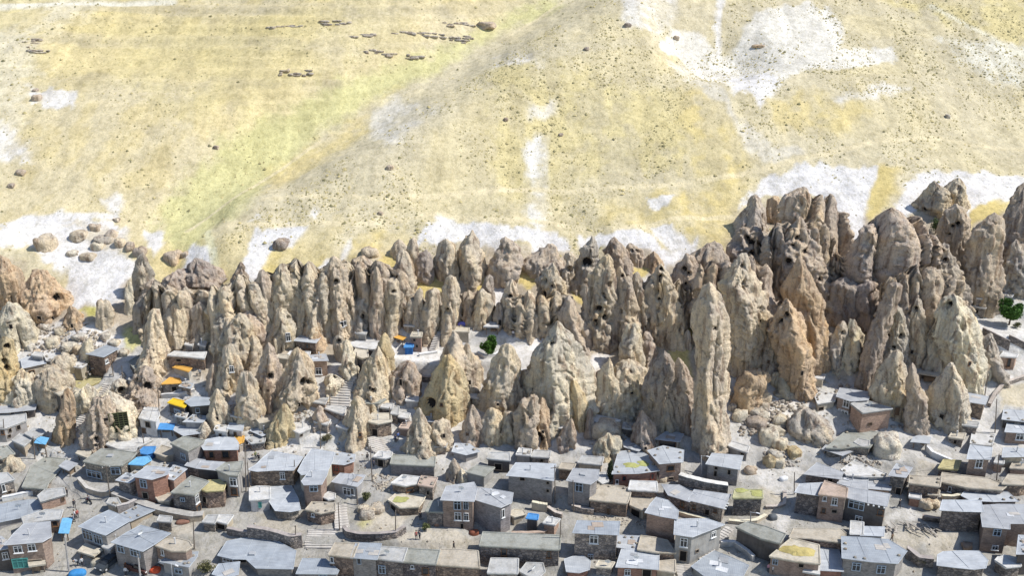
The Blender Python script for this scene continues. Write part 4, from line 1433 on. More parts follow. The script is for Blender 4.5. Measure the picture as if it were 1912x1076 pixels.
# far flank with the white scree
R('A', 'o', 'orange cliff shoulder at the edge of the picture above the pale windowed cone', [(430, -30, 60), (520, -60, 140), (640, -80, 190), (790, -80, 150)], 'rock_cliff', tr=.6, p=1.8)
R('A', 'o', 'broad orange dome with a dark overhang and rooms cut under its foot', [(535, 260, 340), (600, 205, 410), (690, 190, 480), (770, 200, 520), (835, 240, 490)], 'rock_dome', tr=.7, p=2, flat=True, holes=[(430, 705, 30)], wins=[(300, 850, 34, 40, 'o'), (390, 855, 34, 40, 'o')])
R('A', 'c', 'pale cream cone with a small square window next to white rubble', [(765, 40, 120), (850, 15, 200), (980, 30, 250), (1080, 90, 260)], wins=[(90, 905, 26, 34, 'o')], craggy=.25)
R('A', 'o', 'low orange hump with little arches behind the rubble field', [(788, 505, 545), (850, 490, 600), (910, 480, 700)], 'rock_hump', wins=[(540, 905, 20, 34, 'o'), (640, 905, 40, 30, 'o')], tr=.7)
R('A', 't', 'squat square rock block with a walled room beneath, below the white scree', [(742, 725, 815), (800, 714, 832), (880, 714, 836), (940, 722, 838)], 'rock_block', flat=True, p=2.4, craggy=.2)
R('A', 'g', 'jagged grey ridge tower rising beside the white scree gully', [(400, 1045, 1090), (470, 1008, 1122), (600, 985, 1130), (760, 1000, 1140)], 'rock_spire', **K5)
R('A', 'd', 'dark cone with a blackened face at the foot of the scree gully', [(688, 1050, 1092), (790, 1000, 1140), (890, 985, 1150), (960, 1030, 1120)], craggy=.3)  # dark tint stands in for the shadow on its face
R('A', 'b', 'brown rock shoulder between the dark blackened cone and the flat topped rock', [(605, 1085, 1190), (700, 1060, 1205), (830, 1110, 1200)], 'rock_shoulder', craggy=.6)
R('A', 'b', 'flat topped purple brown rock under the small white scree chute', [(545, 1240, 1390), (600, 1212, 1420), (700, 1195, 1360), (800, 1200, 1280)], 'rock_block', flat=True, craggy=.6, p=1.8)
R('A', 'd', 'dark twin toothed crag standing against the small white scree chute', [(442, 1450, 1490), (500, 1402, 1590), (570, 1400, 1645), (660, 1440, 1640)], 'rock_crag', **K9)
R('A', 'd', 'near black notch rock beside the long white scree chute', [(462, 1780, 1812), (560, 1728, 1832), (640, 1690, 1850), (730, 1710, 1850)], 'rock_crag', craggy=.7)
R('A', 'c', 'slender pale pinnacle half hidden by the jagged grey ridge tower', [(585, 950, 972), (690, 930, 1000), (830, 930, 1000)], 'rock_spire', craggy=.6)
R('A', 't', 'long smooth tan buttress at the side of the thin tall finger cone', [(768, 1272, 1340), (850, 1232, 1382), (960, 1212, 1402), (1090, 1225, 1390)], 'rock_buttress', craggy=.25)
R('A', 'b', 'brown rock rib between the smooth tan buttress and the craggy tan bluff', [(778, 1440, 1540), (880, 1418, 1552), (1000, 1388, 1535), (1065, 1380, 1532)], 'rock_rib', craggy=.5)
R('A', 't', 'craggy tan bluff broken into ledges beside the big smooth brown cone', [(690, 1600, 1692), (790, 1530, 1745), (900, 1560, 1745), (1020, 1550, 1730)], 'rock_bluff', **K9)
R('A', 'b', 'big smooth brown bulb shaped cone with thin cracks', [(812, 1830, 1895), (880, 1762, 1960), (980, 1735, 1990), (1060, 1760, 1965)], craggy=.3, p=1.9)
R('E', 't', 'thin tall finger cone with a deep groove, beside the sloping dark shed roof', [(-60, 1120, 1180), (10, 1105, 1195), (150, 1082, 1215), (300, 1058, 1255), (410, 1058, 1265)], 'rock_spire', craggy=.35)
R('E', 'y', 'yellow ochre cone with two dark holes at the very edge of the picture', [(148, 15, 85), (250, -30, 110), (400, -80, 150), (520, -100, 170), (640, -120, 150)], holes=[(28, 300, 20), (55, 190, 22), (60, 350, 20)], craggy=.4)
R('E', 'c', 'cream eroded apron with boulders below the yellow ochre cone', [(400, 150, 220), (500, 110, 285), (580, 70, 300), (650, 40, 300)], 'rock_apron', **K9)
R('E', 'b', 'crumbling brown crag with a dark cave mouth beside the white box houses', [(378, 1060, 1112), (450, 1010, 1150), (560, 955, 1182), (650, 955, 1172)], 'rock_crag', holes=[(1100, 500, 34), (990, 440, 26)], **K9)
R('E', 'b', 'brown craggy stump at the top of the narrow stone stairway', [(600, 730, 800), (700, 662, 840), (830, 605, 830), (965, 600, 800)], 'rock_stump', holes=[(715, 890, 20)], wins=[(785, 730, 36, 30, 'o')], **K9)
R('E', 'o', 'orange wedge of rock along the foot of the narrow stone stairway', [(535, 480, 545), (640, 470, 562), (760, 430, 560), (925, 385, 540)], 'rock_wedge', craggy=.5)
R('E', 'c', 'cream arched rock whose cave is closed by a dark green lattice', [(555, 770, 860), (640, 725, 950), (740, 770, 975), (870, 800, 985)], 'rock_arch', craggy=.4, p=2, wins=[(885, 745, 130, 150, 'l')])
R('E', 't', 'steep tan cone with one white framed window high on its face', [(185, 1690, 1732), (300, 1640, 1778), (450, 1588, 1795), (570, 1556, 1800)], wins=[(1725, 350, 32, 48, 'w')], craggy=.25)
R('E', 't', 'small pointed tan cone in front of the cone with a white framed window', [(516, 1592, 1622), (600, 1570, 1672), (700, 1545, 1712), (810, 1545, 1725)], craggy=.4)
R('E', 'c', 'little cream pyramid behind the octagonal brick house', [(775, 1512, 1540), (830, 1460, 1570), (890, 1430, 1605)], 'rock_pyramid', craggy=.1)
R('E', 't', 'rubbly tan slope of broken rock between the two windowed cones', [(420, 1800, 1870), (560, 1780, 1930), (680, 1770, 1960), (790, 1780, 1960)], 'rock_bluff', **K9)
R('E', 't', 'carved tan rock with a sunken doorway above the terrace wall', [(360, 340, 420), (420, 310, 520), (520, 320, 540), (640, 330, 540)], 'rock_block', flat=True, p=2.3, craggy=.4)
# wall of columns in the middle
R('B', 'b', 'brown column at the foot of the long white scree chute', [(512, 20, 62), (600, -5, 110), (750, -25, 110), (1010, -60, 85)], 'rock_column', craggy=.5)
R('B', 't', 'broad tan cone leaning over the small white patch of scree', [(465, 172, 212), (560, 120, 262), (660, 90, 275), (800, 75, 235), (960, 55, 140)], craggy=.35)
R('B', 't', 'wide smooth tan cone with a white framed window, next to the white roofed hut', [(815, 150, 222), (900, 105, 282), (1000, 40, 292), (1110, 15, 292)], wins=[(232, 990, 34, 62, 'w')], craggy=.2, holes=[(237, 850, 14)])
R('B', 't', 'tan twin shouldered rock behind the white roofed hut', [(595, 440, 522), (690, 408, 552), (840, 368, 562), (1010, 350, 562)], 'rock_column', craggy=.4, holes=[(540, 765, 14)])
R('B', 'o', 'small orange arch rock just above the white roofed hut', [(862, 400, 480), (920, 368, 512), (1060, 345, 545)], 'rock_arch', p=2, craggy=.1)
R('B', 't', 'high tan column with two small pale windows low on its side', [(425, 550, 602), (510, 510, 662), (620, 515, 672), (800, 552, 690), (1020, 565, 745)], 'rock_column', craggy=.3, wins=[(630, 893, 28, 40, 'w'), (655, 885, 20, 36, 'w')], holes=[(590, 585, 20)])
R('B', 't', 'bulging tan block above the grey stump with a hollow, beside the dark cleft', [(440, 720, 850), (550, 700, 862), (640, 708, 842), (720, 715, 822)], 'rock_block', p=2, craggy=.6)
R('B', 'g', 'grey eroded stump with a round hollow, above the small grey shed', [(715, 760, 830), (800, 690, 838), (960, 690, 838)], 'rock_stump', holes=[(800, 855, 24), (740, 680, 18)], craggy=.6)
R('B', 'b', 'narrow brown pillar in the dark cleft of the column wall', [(486, 870, 902), (600, 858, 942), (800, 845, 942), (1010, 850, 932)], 'rock_column', craggy=.4)
R('B', 't', 'tall tan pillar with a pointed foot above the orange awning', [(575, 980, 1052), (690, 942, 1080), (850, 930, 1062), (980, 930, 1020)], 'rock_column', craggy=.3, holes=[(1020, 660, 14)])
R('B', 't', 'swollen tan bulb rock hanging over the tall pillar', [(378, 1050, 1112), (470, 1015, 1150), (570, 960, 1168), (660, 1050, 1140)], 'rock_bulb', p=2, craggy=.35)
R('B', 't', 'thin tan finger rock next to the round purple boulder rock', [(268, 1142, 1180), (350, 1115, 1196), (450, 1145, 1196), (550, 1150, 1192)], 'rock_spire', craggy=.35)
R('B', 'd', 'round purple brown rock like a loaf, wedged in the column wall', [(372, 1222, 1290), (440, 1190, 1315), (510, 1180, 1312), (575, 1200, 1290)], 'rock_loaf', p=2.3, craggy=.35)
R('B', 't', 'plump twin ribbed tan column under the white scree crest', [(312, 1350, 1462), (420, 1328, 1482), (500, 1330, 1490), (585, 1370, 1462)], 'rock_column', craggy=.2)
R('B', 't', 'tallest tan column of the crest, its peak cutting into white scree', [(222, 1580, 1612), (300, 1528, 1652), (400, 1488, 1682), (500, 1490, 1692), (565, 1520, 1655)], 'rock_column', craggy=.35)
R('B', 't', 'slim tan column with eroded foot beside the blue goods cave', [(560, 1400, 1482), (650, 1378, 1502), (800, 1368, 1492), (970, 1365, 1442)], 'rock_column', craggy=.4, holes=[(1405, 800, 22)])
R('B', 't', 'straight tan column split by a crack, below the grassy ledge', [(665, 1260, 1362), (780, 1248, 1352), (900, 1238, 1342), (1050, 1230, 1325)], 'rock_column', craggy=.25)
R('B', 't', 'thin tan column against the dark hollow above the tented yard', [(645, 1190, 1232), (760, 1160, 1232), (900, 1158, 1232), (990, 1175, 1235)], 'rock_column', craggy=.25)
R('B', 'b', 'brown cone hollowed by a dark workshop with blue goods', [(675, 1530, 1622), (780, 1500, 1612), (890, 1480, 1612)], holes=[(1540, 830, 60)], craggy=.4)
R('B', 't', 'leaning tan cone between the blue goods cave and the white pavilion', [(668, 1640, 1722), (780, 1620, 1742), (950, 1590, 1712)], craggy=.3)
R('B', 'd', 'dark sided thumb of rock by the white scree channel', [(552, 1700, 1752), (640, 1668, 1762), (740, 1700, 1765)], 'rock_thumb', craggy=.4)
R('B', 'b', 'wide brown rock with a rounded bulge beside the white scree channel', [(285, 1810, 1890), (340, 1785, 1940), (420, 1755, 1960), (500, 1740, 1960), (580, 1750, 1890)], 'rock_bluff', craggy=.4, p=1.9)
R('B', 'b', 'little brown cone with a doorway behind the white pavilion', [(752, 1780, 1822), (840, 1750, 1845), (930, 1770, 1855)], craggy=.4, wins=[(1800, 880, 26, 46, 'o')])
R('B', 't', 'tan cone behind the bright green tree on the plaza', [(600, 1855, 1930), (720, 1820, 1960), (930, 1838, 1962)], craggy=.4, holes=[(1880, 700, 16)])
# middle right of the wall
R('C', 'b', 'rounded brown rock between two grassy ledges, under the white scree', [(328, 230, 312), (400, 105, 335), (470, 65, 375), (550, 100, 402)], 'rock_dome', p=2, craggy=.25)
R('C', 't', 'pocked tan rock above the white sunken courtyard', [(475, 262, 318), (580, 165, 352), (700, 175, 372), (820, 200, 335)], 'rock_bluff', holes=[(220, 580, 18), (175, 632, 20), (215, 690, 30), (288, 735, 18), (285, 625, 12)], craggy=.5)
R('C', 't', 'rounded tan cone with dark flank at the white courtyard', [(676, 80, 132), (780, 40, 162), (900, 8, 192), (1000, 8, 182)], craggy=.3, wins=[(98, 940, 34, 30, 'o')])
R('C', 't', 'tan cone with two holes that stands over the white courtyard', [(735, 228, 262), (850, 188, 305), (1000, 155, 315)], holes=[(262, 800, 16), (270, 895, 20)], craggy=.3)
R('C', 'b', 'brown ridged cone rising behind the great cream cone', [(720, 380, 442), (830, 338, 492), (950, 395, 562), (1085, 425, 605)], craggy=.4)
R('C', 'g', 'grey capped rock with a dark hollow beneath, under the white scree', [(266, 562, 592), (340, 510, 622), (480, 448, 602), (650, 438, 525)], 'rock_bluff', craggy=.6, holes=[(540, 450, 36)])
R('C', 'b', 'pinkish brown slab dotted with holes below the white scree', [(285, 715, 775), (360, 668, 832), (450, 735, 872), (530, 800, 882)], 'rock_slab', craggy=.35, tr=.6)
R('C', 'b', 'smooth brown slab with a row of dark notches near its rim', [(308, 840, 872), (360, 838, 952), (480, 880, 982)], 'rock_slab', craggy=.2, tr=.6, holes=[(880, 352, 12), (925, 352, 12)])
R('C', 'o', 'small rusty slab at the end of the white scree', [(388, 1010, 1062), (440, 978, 1102), (500, 970, 1112)], 'rock_slab', craggy=.2, tr=.6)
R('C', 't', 'great tan column riddled with hollows and a ring shaped hole', [(412, 662, 722), (520, 578, 752), (700, 540, 752), (900, 538, 752), (1090, 558, 745)], 'rock_column', holes=[(600, 905, 34), (715, 610, 20), (680, 850, 20), (630, 790, 26), (670, 680, 14)], craggy=.6)
R('C', 't', 'sharp edged tan column with a dark seam along its length', [(498, 770, 802), (600, 748, 842), (750, 738, 872), (900, 730, 935), (1090, 755, 955)], 'rock_column', craggy=.35, holes=[(808, 545, 14), (795, 805, 14)])
R('C', 'b', 'brown column with a white streaked flank and crumbling edge', [(526, 900, 932), (620, 858, 965), (760, 868, 1012), (920, 925, 1022), (1040, 945, 1035)], 'rock_column', craggy=.5, holes=[(985, 880, 16), (975, 925, 14)])
R('C', 't', 'tall tan column with a stack of dark niches along one edge', [(485, 1050, 1122), (600, 1020, 1182), (750, 1028, 1222), (900, 1038, 1235), (1085, 1038, 1255)], 'rock_column', craggy=.4, holes=[(1100, 495, 18), (1085, 550, 18), (1072, 582, 14), (1062, 650, 16), (1075, 715, 14), (1070, 790, 14), (1058, 860, 16)])
R('C', 'b', 'leaf shaped brown rock with slanting dark gashes', [(398, 1262, 1322), (480, 1200, 1352), (580, 1178, 1368), (700, 1220, 1372), (800, 1240, 1335), (900, 1238, 1300)], 'rock_leaf', craggy=.3, holes=[(1265, 500, 22), (1300, 530, 18), (1290, 610, 18), (1320, 645, 14)])
R('C', 'b', 'broad rounded brown back behind the leaf shaped rock, dark shrub on its rim', [(318, 1440, 1535), (400, 1300, 1582), (500, 1350, 1605), (640, 1380, 1570)], 'rock_dome', p=2, craggy=.15)
R('Z', 't', 'giant tan monolith, the tallest of all, rising from the roofs with one sheer side', [(537, 1312, 1334), (568, 1302, 1352), (605, 1296, 1360), (650, 1300, 1360), (700, 1302, 1360), (760, 1298, 1362), (812, 1296, 1362), (852, 1297, 1352)], 'rock_monolith', craggy=.25, p=1.35, wob_k=.35, grow=1.0, holes=[(1337, 617, 4)])
R('Z', 't', 'large cone with knife edged ridge and holes beside the giant monolith', [(478, 1380, 1393), (500, 1366, 1400), (530, 1350, 1420), (555, 1354, 1430), (595, 1360, 1434), (640, 1366, 1432), (700, 1372, 1406)], holes=[(1387, 498, 4), (1388, 528, 4), (1387, 540, 3), (1421, 560, 4), (1423, 575, 4), (1422, 602, 4)], craggy=.35, p=1.3)
# the high brown massif
R('N', 'g', 'grey brown peak at the head of the craggy buttress, beside white scree', [(735, 900, 922), (800, 862, 948), (880, 830, 975)], 'rock_peak', craggy=.3)
R('N', 'd', 'craggy buttress full of black hollows below the grey brown peak', [(868, 850, 930), (920, 822, 952), (970, 830, 972), (1040, 880, 970)], 'rock_crag', holes=[(900, 905, 14), (925, 915, 14), (905, 945, 12), (880, 890, 12)], **K9)
R('D', 'b', 'great brown massif crowned by rounded teeth under the white scree', [(195, 160, 360), (270, 108, 475), (380, 98, 565), (500, 130, 592), (620, 280, 605), (750, 380, 605), (870, 430, 548)], 'rock_massif', p=2, craggy=.5, tr=.5, flat=True, teeth=4.6)
R('D', 'o', 'low rusty knob at the shoulder of the great brown massif', [(293, 15, 92), (380, -5, 112), (470, -5, 132)], 'rock_dome', p=2, craggy=.2)
R('D', 'b', 'dark craggy pinnacle field in front of the great brown massif', [(462, 224, 254), (550, 185, 318), (650, 90, 375), (760, 55, 430), (900, 120, 480), (1085, 330, 505)], 'rock_crag', holes=[(240, 590, 30), (150, 760, 26), (300, 690, 24), (405, 885, 20), (190, 640, 20)], **K9)
R('Z', 'o', 'sharp orange cone with smooth sunlit face below the craggy pinnacles', [(484, 1489, 1498), (513, 1478, 1511), (540, 1466, 1526), (565, 1471, 1536), (600, 1484, 1542), (640, 1498, 1545), (690, 1508, 1545)], craggy=.15, p=1.35)
R('H', 'o', 'bulky orange cone with a row of holes in front of the sharp orange cone', [(95, 130, 172), (200, 62, 232), (320, 22, 282), (480, 55, 315), (640, 135, 328), (790, 215, 312)], holes=[(98, 235, 18), (62, 268, 14), (38, 340, 14), (150, 200, 22), (205, 330, 14)], craggy=.3)
R('H', 'g', 'grey cone pierced with holes beside the bulky orange cone', [(245, 0, 62), (350, -22, 112), (500, -22, 92), (680, -20, 82)], craggy=.5, holes=[(40, 340, 14)])
R('G', 'g', 'grey leaning slab of rock in the gap between ridge cone and grey pierced cone', [(20, 1870, 1922), (120, 1838, 1962), (280, 1788, 1962), (410, 1758, 1942)], 'rock_slab', craggy=.3)
R('D', 'b', 'huge smooth brown massif with a dark overhanging base, behind the pocked pinnacles', [(338, 880, 945), (420, 745, 1150), (560, 650, 1240), (700, 580, 1230), (850, 550, 1100), (1000, 500, 980), (1085, 480, 920)], 'rock_massif', p=2, craggy=.4, tr=.45, teeth=6.0)
R('D', 't', 'tan peak with a sharp crest at the top of the brown massif, by white scree', [(168, 1230, 1262), (250, 1178, 1352), (330, 1108, 1395), (420, 1205, 1402)], 'rock_peak', craggy=.35, holes=[(1120, 375, 16), (1170, 365, 18)])
R('D', 't', 'rounded tan knob right below the dark line of the scree rim', [(158, 1390, 1442), (230, 1308, 1472), (370, 1390, 1482)], 'rock_dome', craggy=.3)
R('D', 'b', 'tall brown block with three dark sockets, beside the green shrub', [(366, 1340, 1452), (450, 1300, 1502), (570, 1294, 1522), (700, 1370, 1515), (800, 1395, 1495)], 'rock_block', p=2, craggy=.3, holes=[(1420, 475, 18), (1380, 490, 16), (1350, 550, 14)])
R('D', 'b', 'brown rounded cliff with pale specks next to the yellow grass slope', [(442, 1620, 1742), (520, 1540, 1762), (650, 1500, 1745), (850, 1498, 1722), (1085, 1525, 1695)], 'rock_cliff', p=2, craggy=.25, tr=.6)
R('D', 'd', 'steep dark cliff closing the picture at its edge beneath white scree', [(188, 1890, 1965), (300, 1798, 2030), (420, 1758, 2070), (600, 1738, 2080), (860, 1698, 2080)], 'rock_cliff', p=1.8, craggy=.35, tr=.6)
R('D', 'g', 'pocked grey pinnacle with pale crusts in front of the huge smooth massif', [(636, 1052, 1132), (730, 1028, 1192), (850, 958, 1182), (1000, 890, 1172), (1100, 855, 1140)], 'rock_spire', holes=[(1070, 705, 18), (1105, 690, 14), (1130, 880, 16)], **K9)
R('D', 'g', 'crusty grey pinnacle with a hooked tip, second of the pocked pair', [(636, 1292, 1332), (730, 1228, 1372), (850, 1188, 1422), (1000, 1225, 1482), (1100, 1240, 1490)], 'rock_spire', holes=[(1300, 675, 18), (1325, 745, 20)], **K9)
R('D', 'c', 'pale fan shaped rock with yellow grass on its shoulder', [(712, 650, 722), (780, 618, 835), (880, 588, 930), (1000, 660, 900), (1090, 690, 860)], 'rock_fan', craggy=.7, p=1.8)
R('D', 'g', 'small crusted cone leaning on the brown cliff with pale specks', [(686, 1620, 1652), (760, 1558, 1702), (890, 1565, 1712)], craggy=.8)
R('D', 'g', 'broken grey rocks heaped below the steep dark cliff', [(636, 1820, 1862), (800, 1740, 1970), (980, 1690, 1970)], 'rock_crag', **K9)
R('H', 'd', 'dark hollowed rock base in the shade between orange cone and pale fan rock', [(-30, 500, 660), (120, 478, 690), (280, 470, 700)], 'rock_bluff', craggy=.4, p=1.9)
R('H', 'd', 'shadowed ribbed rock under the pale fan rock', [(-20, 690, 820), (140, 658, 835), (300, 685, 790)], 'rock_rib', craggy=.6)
R('H', 'd', 'long dark leg of rock that runs down beside the brick houses', [(-10, 900, 1005), (150, 838, 965), (350, 758, 885), (550, 695, 845), (750, 640, 790)], 'rock_spur', craggy=.3, p=1.4)
R('H', 'g', 'large pitted grey cone in the middle of the dark group', [(160, 920, 1002), (250, 878, 1022), (400, 855, 1038), (560, 820, 1035), (740, 700, 1040)], holes=[(1005, 350, 18), (945, 445, 18), (890, 345, 10)], craggy=.5)
R('H', 't', 'cone with a brown door at its foot, next to the large brick house', [(474, 935, 1002), (600, 858, 1032), (750, 765, 1048), (880, 800, 1052), (960, 860, 1045)], wins=[(965, 905, 34, 62, 'd')], craggy=.35, p=1.35)
R('H', 't', 'tan cone with a blunt tip and a yellow grassy flank', [(85, 1110, 1142), (200, 1068, 1162), (300, 1048, 1195), (400, 1038, 1195), (570, 1035, 1135)], craggy=.4, holes=[(1100, 150, 18)])
R('H', 'c', 'pale sharp cone with one sunlit side above the wooden platform', [(275, 1235, 1262), (380, 1188, 1335), (500, 1142, 1375), (640, 1130, 1410)], craggy=.25, p=1.3)
R('H', 'c', 'big pale cone whose sunlit side faces the tree and the stone road', [(75, 1330, 1422), (200, 1278, 1535), (350, 1245, 1585), (480, 1320, 1595), (600, 1400, 1565), (720, 1440, 1548)], craggy=.3, p=1.4, holes=[(1350, 115, 22)])
R('H', 'c', 'broad cream cone with a dark doorway on its shaded side, above the dark roofs', [(565, 1342, 1382), (680, 1280, 1435), (800, 1208, 1485), (950, 1188, 1505), (1050, 1250, 1510)], wins=[(1305, 943, 34, 44, 'o')], craggy=.25, p=1.3)
R('H', 'g', 'fluted little cone by the pink brick hut at the road', [(360, 1620, 1692), (450, 1568, 1732), (560, 1538, 1742), (640, 1535, 1765)], craggy=.55)
R('H', 'b', 'narrow brown stub between the door cone and the broad cream cone', [(575, 1060, 1092), (680, 1038, 1122), (820, 1048, 1195), (1000, 1038, 1195), (1085, 1035, 1180)], 'rock_stub', craggy=.7)
R('H', 'g', 'small hooded rock with a round eye hole below the dark base', [(265, 530, 592), (350, 488, 605), (460, 438, 565), (600, 455, 560)], 'rock_hood', holes=[(572, 330, 14)], craggy=.5)
R('H', 'c', 'cream rubble spur behind the brick house with the flat zinc roof', [(255, 612, 652), (350, 598, 705), (480, 555, 695), (600, 480, 645)], 'rock_spur', **K9)
# cones among the roofs
R('F', 'b', 'brown cone with a square hole at the end of the pale window row', [(195, 60, 112), (300, 38, 152), (450, -5, 192), (690, -30, 135)], holes=[(100, 420, 24)], craggy=.5)
R('F', 't', 'tan cone with two round caves and a dark hollow at its foot', [(235, 272, 342), (330, 218, 392), (450, 188, 432), (600, 145, 415), (705, 108, 425)], holes=[(345, 455, 28), (402, 462, 26), (310, 665, 50)], craggy=.3, p=1.35)
R('F', 'y', 'small smooth tan cone above the blue grey roofs', [(634, 190, 232), (720, 148, 262), (830, 88, 292), (940, 35, 305)], craggy=.15)
R('F', 't', 'slender tan cone with an arched opening, stairs on both its sides', [(218, 880, 917), (320, 818, 952), (450, 768, 972), (610, 685, 992)], holes=[(860, 530, 20)], craggy=.2, p=1.3)
R('F', 't', 'tan cone with a folded sunlit flank beside the rubble stone hut', [(584, 720, 772), (680, 678, 822), (800, 618, 855), (920, 575, 885)], craggy=.25)
R('F', 'y', 'little yellowish pinnacle on the lip of the white plaza', [(105, 935, 967), (200, 898, 1002), (300, 918, 1028), (380, 945, 1022)], 'rock_spire', craggy=.3)
R('F', 't', 'smooth cone with a dark brown stain on its foot next to the orange roof', [(674, 1190, 1222), (780, 1148, 1272), (880, 1108, 1302), (1010, 1055, 1315)], craggy=.15)
R('F', 't', 'tall back cone whose tip rises above the plaza by the dark box', [(108, 1448, 1482), (200, 1418, 1542), (300, 1400, 1642), (420, 1418, 1652), (540, 1490, 1642)], craggy=.4)
R('F', 'y', 'broad tan cone with an arched niche at its foot below the plaza', [(275, 1390, 1442), (400, 1328, 1502), (520, 1248, 1545), (650, 1198, 1575), (785, 1190, 1540)], craggy=.25, p=1.35, holes=[(1275, 620, 40)])
R('F', 't', 'large half brown half cream cone below the green tree of the plaza', [(195, 1830, 1905), (300, 1768, 1945), (450, 1698, 1965), (600, 1648, 1985), (700, 1670, 1965)], craggy=.4, p=1.3)
R('F', 'b', 'small dark fronted cone above the dark long building', [(648, 1590, 1612), (750, 1548, 1662), (850, 1528, 1692), (930, 1508, 1682)], craggy=.3)
R('F', 't', 'stubby tan rock leaning on the small dark fronted cone', [(674, 1720, 1792), (760, 1688, 1862), (910, 1695, 1812)], 'rock_stub', craggy=.6)
R('F', 'b', 'brown carved rock house front with pillars below the plaza', [(338, 1080, 1172), (420, 1000, 1192), (560, 1015, 1218)], 'rock_block', flat=True, p=2.2, craggy=.6, wins=[(1070, 450, 24, 50, 'o')])
R('F', 'c', 'narrow pale sliver of rock beside the steps below the plaza', [(165, 640, 692), (260, 638, 722), (395, 640, 742)], 'rock_sliver', craggy=.4)
R('F', 't', 'rubbly tan rock front with a small window by the smooth stained cone', [(752, 1330, 1422), (850, 1288, 1435), (970, 1305, 1435)], 'rock_stump', wins=[(1380, 850, 26, 36, 'o')], craggy=.7)
R('G', 'c', 'great cream cone with a sweeping sunlit side at the end of the plaza', [(25, 312, 338), (120, 258, 425), (230, 178, 505), (350, 125, 565), (500, 60, 575), (650, 45, 565), (780, 40, 545)], holes=[(283, 175, 16), (130, 520, 14)], craggy=.25, p=1.35)
R('G', 'o', 'pointed orange tan cone with a dark arched cave at its foot', [(594, 190, 224), (700, 148, 272), (820, 108, 315), (930, 95, 320)], holes=[(178, 890, 52)], craggy=.25)
R('G', 'y', 'ochre cone with sunlit face and a dark cleft beside it', [(448, 420, 454), (560, 418, 524), (700, 428, 555), (815, 435, 560)], craggy=.3)
R('G', 't', 'dark flanked cone at the foot of the white scree gully', [(305, 690, 724), (400, 618, 745), (520, 618, 805), (640, 598, 855), (750, 610, 860)], craggy=.35)
R('G', 't', 'wide tan bluff pitted with holes under the twin columns', [(355, 745, 960), (450, 688, 962), (560, 685, 965), (680, 740, 950)], 'rock_bluff', holes=[(890, 550, 22), (870, 385, 14), (880, 500, 14)], p=1.9, craggy=.4)
R('G', 'c', 'cream column with one dark rough flank, standing on the pitted bluff', [(50, 842, 932), (160, 788, 948), (280, 788, 952), (380, 800, 955)], 'rock_column', craggy=.3, p=1.35)
R('G', 'b', 'stocky brown column with a small cave below it', [(95, 960, 1012), (200, 938, 1062), (310, 945, 1065)], 'rock_column', craggy=.5, holes=[(970, 380, 18)])
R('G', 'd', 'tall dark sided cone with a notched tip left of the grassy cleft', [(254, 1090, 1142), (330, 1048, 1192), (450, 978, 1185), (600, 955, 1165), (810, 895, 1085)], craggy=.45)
R('G', 't', 'sunlit tan rib in front of the tall dark sided cone', [(414, 1040, 1072), (500, 1008, 1125), (600, 1008, 1145), (810, 1000, 1135)], 'rock_rib', craggy=.35)
R('G', 't', 'rounded tan thumb above the white roofed brown house', [(588, 1100, 1152), (680, 1082, 1195), (825, 1105, 1215)], 'rock_thumb', craggy=.25)
R('G', 'b', 'dark rib of rock with a golden grassy side next to the giant monolith', [(294, 1210, 1234), (380, 1198, 1295), (550, 1158, 1332), (700, 1175, 1332), (820, 1205, 1332)], 'rock_rib', craggy=.5)
R('G', 'd', 'small dark jagged cone above the moss patched roof', [(684, 940, 962), (800, 898, 1045), (900, 888, 1035), (990, 945, 1012)], craggy=.7)
R('G', 'd', 'thin dark spire between the ochre cone and the round boulder house', [(664, 550, 582), (760, 538, 592), (880, 515, 602)], 'rock_spire', craggy=.3)
R('P', 'o', 'blocky orange rock with a pocked crest at the head of the rockfall', [(180, 390, 740), (260, 320, 760), (400, 270, 640), (560, 290, 580), (660, 320, 560)], 'rock_block', p=2.2, craggy=.45, flat=True)
R('P', 'c', 'toothed pale outcrop just under the bulky orange cone', [(175, 840, 1010), (300, 830, 1080), (430, 880, 1150)], 'rock_block', p=2.2, craggy=.6, flat=True)
R('P', 'g', 'large grey slab heap at the end of the rockfall', [(740, 1150, 1380), (850, 1060, 1560), (980, 1090, 1660), (1090, 1200, 1660)], 'rock_slab', p=2.2, craggy=.7, flat=True)
R('C', 't', 'low tan ledge with niches between the brown ridged cone and the great hollowed column', [(380, 385, 440), (470, 380, 450), (570, 360, 440), (660, 365, 440)], 'rock_ledge', craggy=.6, holes=[(415, 495, 20)])
R('E', 'c', 'pale ledge of rock carrying the terrace with the yellow grass roof', [(520, 560, 700), (600, 545, 740), (690, 560, 680)], 'rock_ledge', p=2.2, craggy=.4, flat=True)
R('B', 't', 'tan block perched like a hat on the swollen bulb rock', [(308, 1010, 1105), (350, 995, 1115), (400, 1005, 1110)], 'rock_block', p=2.1, craggy=.3, flat=True)
R('A', 't', 'tan craggy tooth on the grassy rim above the brown column', [(690, 1690, 1800), (760, 1680, 1820), (850, 1690, 1800)], 'rock_crag', **K9)
R('B', 't', 'sunken tan rib behind the twin shouldered rock and window column', [(720, 270, 390), (800, 280, 400), (1000, 280, 350)], 'rock_rib', craggy=.5, holes=[(295, 770, 24)])
R('C', 'g', 'grey knobbly rocks at the foot of the leaf shaped rock', [(960, 1270, 1310), (1030, 1250, 1320), (1090, 1240, 1330)], 'rock_stub', craggy=.8)

